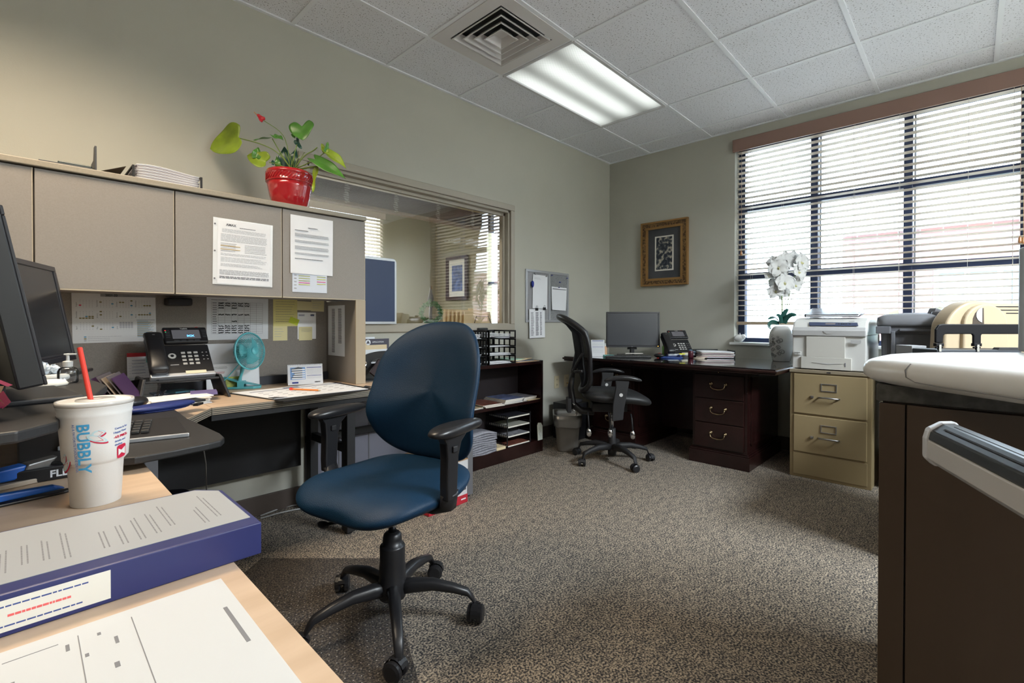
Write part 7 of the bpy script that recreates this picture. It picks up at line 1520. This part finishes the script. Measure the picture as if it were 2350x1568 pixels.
mb = MB(); mb.T = M; mb.prism([(72*s_, Z(745)), (98*s_, Z(745)), (97*s_, Z(706)), (88*s_, Z(708)), (78*s_, Z(718)), (73*s_, Z(730))], .018, .0235); oc_ = mb.build('hub_opening', mat('opening_brown', (.05, .035, .025), .5), t, w=True)
mb = MB(); mb.T = M; mb.lathe([(.03, .0235), (.03, .026), (.02, .028), (.018, .026), (.001, .026)], 24, (94*s_, Z(722), 0)) if False else mb.prism([(97.5*s_-18*s_*math.cos(R_(a)), Z(722)+18*s_*math.sin(R_(a))) for a in range(-75, 76, 15)], .0235, .026); mb.build('spool', lgrey, oc_, w=True)
for k, (a, b, v) in enumerate(((122, 270, 703), (132, 270, 711), (146, 270, 718))): mb = MB(); mb.T = M; mb.box((a+12)*s_, b*s_, Z(v+1.2), Z(v-1.2), -.001, .001); mb.build('vent_slot', blackm, bo, w=True)
mb = MB(); mb.T = M; mb.bar((25*s_, Z(677), -.1), (48*s_, Z(694), -.08), .004, .004); mb.build('wire_guide', steel, t, w=True)
# black hinged bracket standing before it
dB = 2.30; s2 = dB/FPX; o2 = at(2145, 805, d=dB); M = fr((o2.x, o2.y, .766), X_, (0, 0, 1)); zb2 = (1.058-.766)/s2
def Z2(v): return ((738-v)+zb2)*s2
t = thing('copy_holder', 'black hinged frame standing in front of the beige machine', 'holder', (o2.x, o2.y, .766))
mb = MB(); mb.T = M
mb.prism([(3*s2, Z2(786)), (3*s2, Z2(755)), (10*s2, Z2(745)), (18*s2, Z2(743)), (200*s2, Z2(743)), (200*s2, Z2(766)), (109*s2, Z2(766)), (107*s2, Z2(770)), (107*s2, Z2(788)), (90*s2, Z2(788)), (90*s2, Z2(770)), (87*s2, Z2(766)), (24*s2, Z2(766)), (20*s2, Z2(770)), (19*s2, Z2(786))], -.012, 0); mb.build('frame', mat('bracket_black', (.004, .004, .006), .5, spec=.2), t, w=True, bevel=.004)
for x in (11, 98):
    mb = MB(); mb.T = M; mb.box((x-9)*s2, (x+9)*s2, Z2(794), Z2(787), -.014, .004); mb.cyl(((x)*s2, Z2(806), -.004), (x*s2, Z2(786), -.004), .006, n=10); mb.cyl(((x-8)*s2, Z2(797), -.004), ((x+8)*s2, Z2(797), -.004), .005, n=8); mb.build('hinge', MC['bracket_black'], t, w=True, bevel=.002)
    mb = MB(); mb.T = M; mb.box((x-2.5)*s2, (x+2.5)*s2, Z2(806), Z2(790), .002, .005); mb.build('hinge_pin', chrome, t, w=True)
mb = MB(); mb.T = M; mb.box(5*s2, 200*s2, 0, Z2(802), -.16, .0); mb.build('base', mat('base_charcoal', (.03, .035, .045), .4), t, w=True, bevel=.003)
mb = MB(); mb.T = M; mb.prism([(145*s2, Z2(803)), (200*s2, Z2(803)), (200*s2, Z2(797)), (150*s2, Z2(797))], -.03, -.0); mb.build('stop', bmetal, t, w=True)
mb = MB(); p = at(2106, 797, d=2.44); mb.T = fr((p.x, p.y, .766), X_, (0, 0, 1)); mb.box(-.03, .045, 0, .17, -.1, 0); tag(mb.build('card_box', mat('pale_grey_box', (.35, .36, .38), .5), bevel=.002), 'pale grey box low in front of the rolling bin', 'box')
# ================================================================== brown counter with the white copier
t = thing('counter_cabinet', 'dark brown counter cabinet with a grey worktop in the right foreground', 'cabinet', (-2.9, -3.4, 0))
kx, ky = -3.030, -2.642
MB().box(kx+.002, kx+.60, -4.8, ky-.012, 0, .874).build('carcass', brownwood, t, w=True)
MB().box(kx-.016, kx+.002, ky-.052, ky-.006, .0, .872).build('end_stile', brownwood, t, w=True, bevel=.001)
MB().box(kx-.018, kx+.002, -3.3, ky-.0555, .0, .872).build('door', brownwood, t, w=True, bevel=.001)
MB().box(kx-.018, kx+.002, -4.8, -3.304, .0, .872).build('door', brownwood, t, w=True, bevel=.001)
MB().box(kx-.012, kx+.62, -4.82, ky, .876, .914).build('worktop', mat('charcoal_laminate', (.062, .062, .058), .5, noise=.35, nscale=60), t, w=True, bevel=.002)
def pt(lat, dep): v = CAM+Vector((CR.x, CR.y, 0)).normalized()*lat+Vector((CF.x, CF.y, 0)).normalized()*dep; return (v.x, v.y)
t = thing('copier', 'white office copier with a rounded cantilevered shelf on the brown counter', 'copier', (-2.7, -3.1, .914))
def shp(g): # outline shrunk by g towards its middle
    o = [(.842, 1.135), (.838, 1.08), (.840, 1.02), (.848, .95), (.856, .86), (.862, .78), (.875, .62), (.95, .50), (1.8, .50), (1.9, .9), (1.9, 1.30), (1.35, 1.325), (1.14, 1.325), (1.06, 1.315), (.97, 1.27), (.89, 1.20), (.856, 1.165)]
    cx_, cy_ = 1.35, .95; return [((x-cx_)*(1-g)+cx_, (y-cy_)*(1-g)+cy_) for x, y in o]
rings = []
for g, z in ((.10, .9145), (.05, .916), (.03, .920), (.003, .932), (0, .945), (.004, .955), (.02, .966), (.06, .9735), (.14, .977), (.5, .979), (.9, .979)): rings.append([(*pt(*p), z) for p in shp(g)])
loft(rings, True, True).build('shelf_body', mat('copier_white', (.62, .62, .60), .28), t, w=True, smooth=True)
# inset panel of the front, outlined by a seam
mb = MB()
def face(lat_off, dep, z): return Vector((*pt(lat_off, dep), z))
seam = [(1.345, .9765), (1.31, .9765), (1.06, .975), (.955, .970), (.905, .964)]
lin1 = []
for dep, z in ((1.02, .968), (1.02, .955), (1.018, .940), (1.0, .931), (.95, .929), (.86, .928), (.78, .927), (.66, .926)):
    base = {1.02: .8425, 1.018: .8425, 1.0: .8435, .95: .8485, .86: .857, .78: .863, .66: .872}[dep]; lin1.append(face(base-.003+(.012 if z > .965 else .0)+(.004 if z < .935 else 0), dep, z))
mb.tube(lin1, .0012, 5); mb.build('seam', mat('seam_grey', (.20, .20, .20), .6), t, w=True)
# tower of the copier, mostly out of frame to the right
tw = [pt(1.385, 1.30), pt(1.385, 1.34), pt(2.1, 1.40), pt(2.1, .95), pt(1.43, 1.27)]
MB().prism([pt(1.398, 1.26), pt(1.383, 1.29), pt(1.39, 1.315), pt(2.0, 1.35), pt(2.0, .75), pt(1.60, .75)], .977, 1.262).build('tower', mat('copier_grey', (.34, .36, .37), .4), t, w=True, bevel=.006)
mb = MB()
for k in range(8): z = 1.01+.03*k; a, b = pt(1.409, 1.24), pt(1.47, 1.10); mb.bar((a[0], a[1], z), (b[0], b[1], z), .004, .006)
mb.build('vent_rib', lgrey, t, w=True)
# push bar
dBr = .78; e0 = at(2150, 1015, d=.78); dirb = Vector((-math.cos(R_(22.4)), -math.sin(R_(22.4)), 0)); zc = e0.z
e0 = at(2160, 1022, d=.80); up_ = Vector((0, 0, 1)); out_ = Vector((0, 0, 1)).cross(dirb)   # sideways
if out_.dot(CAM-e0) < 0: out_ = -out_
t = thing('push_bar', 'grey and black push bar of a cart jutting in from the right edge', 'cart', e0)
M = fr(e0, dirb, up_); L = .55; sgn_ = 1 if (M.to_3x3() @ Vector((0, 0, 1))).dot(out_) > 0 else -1
def prof3(poly, x0, x1, m, name, bev=.002):
    mb = MB(); vs = [M @ Vector((x, z, sgn_*y)) for x in (x0, x1) for y, z in poly]; n = len(poly)
    mb.add(vs, [tuple(range(n-1, -1, -1)), tuple(range(n, 2*n))]+[(i, (i+1) % n, n+(i+1) % n, n+i) for i in range(n)]); return mb.build(name, m, t, w=True, bevel=bev)
# section (y towards the viewer, z up)
prof3([(-.020, -.030), (.008, -.034), (.020, -.022), (.020, .008), (-.020, .012)], 0, L, mat('bar_grey', (.46, .46, .46), .35), 'grip')
prof3([(.0195, .009), (.016, .024), (.0, .036), (-.018, .038), (-.024, .02), (-.02, .010)], .0, L, mat('bar_black', (.012, .012, .013), .3), 'top_cover')
prof3([(-.022, -.032), (.010, -.036), (.0225, -.023), (.0225, .010), (.0185, .026), (.0, .0385), (-.020, .0405), (-.028, .02)], -.012, .006, mat('cap_silver', (.62, .64, .68), .3, .3), 'end_cap', .004)
for z_ in (.031, .0355): prof3([(.0085-.012*(z_-.031)/.0045, z_), (.0065-.012*(z_-.031)/.0045, z_+.0018), (.004-.012*(z_-.031)/.0045, z_)], .03, L, blackm, 'grip_rib', 0)
g0 = e0+dirb*.50; mb = MB(); mb.bar((g0.x, g0.y, 0), (g0.x, g0.y, g0.z-.03), .04, .04); mb.build('post', greym, t, w=True)
mb = MB(); mb.bar((g0.x-.03, g0.y-.25, .03), (g0.x-.03, g0.y+.05, .03), .05, .05); mb.build('foot', greym, t, w=True)
for ob in list(bpy.data.objects):
    if ob.type == 'MESH' and ob.parent is None and 'kind' not in ob and 'label' not in ob: tag(ob, ob.name.replace('_', ' '), ob.name.split('_')[0])
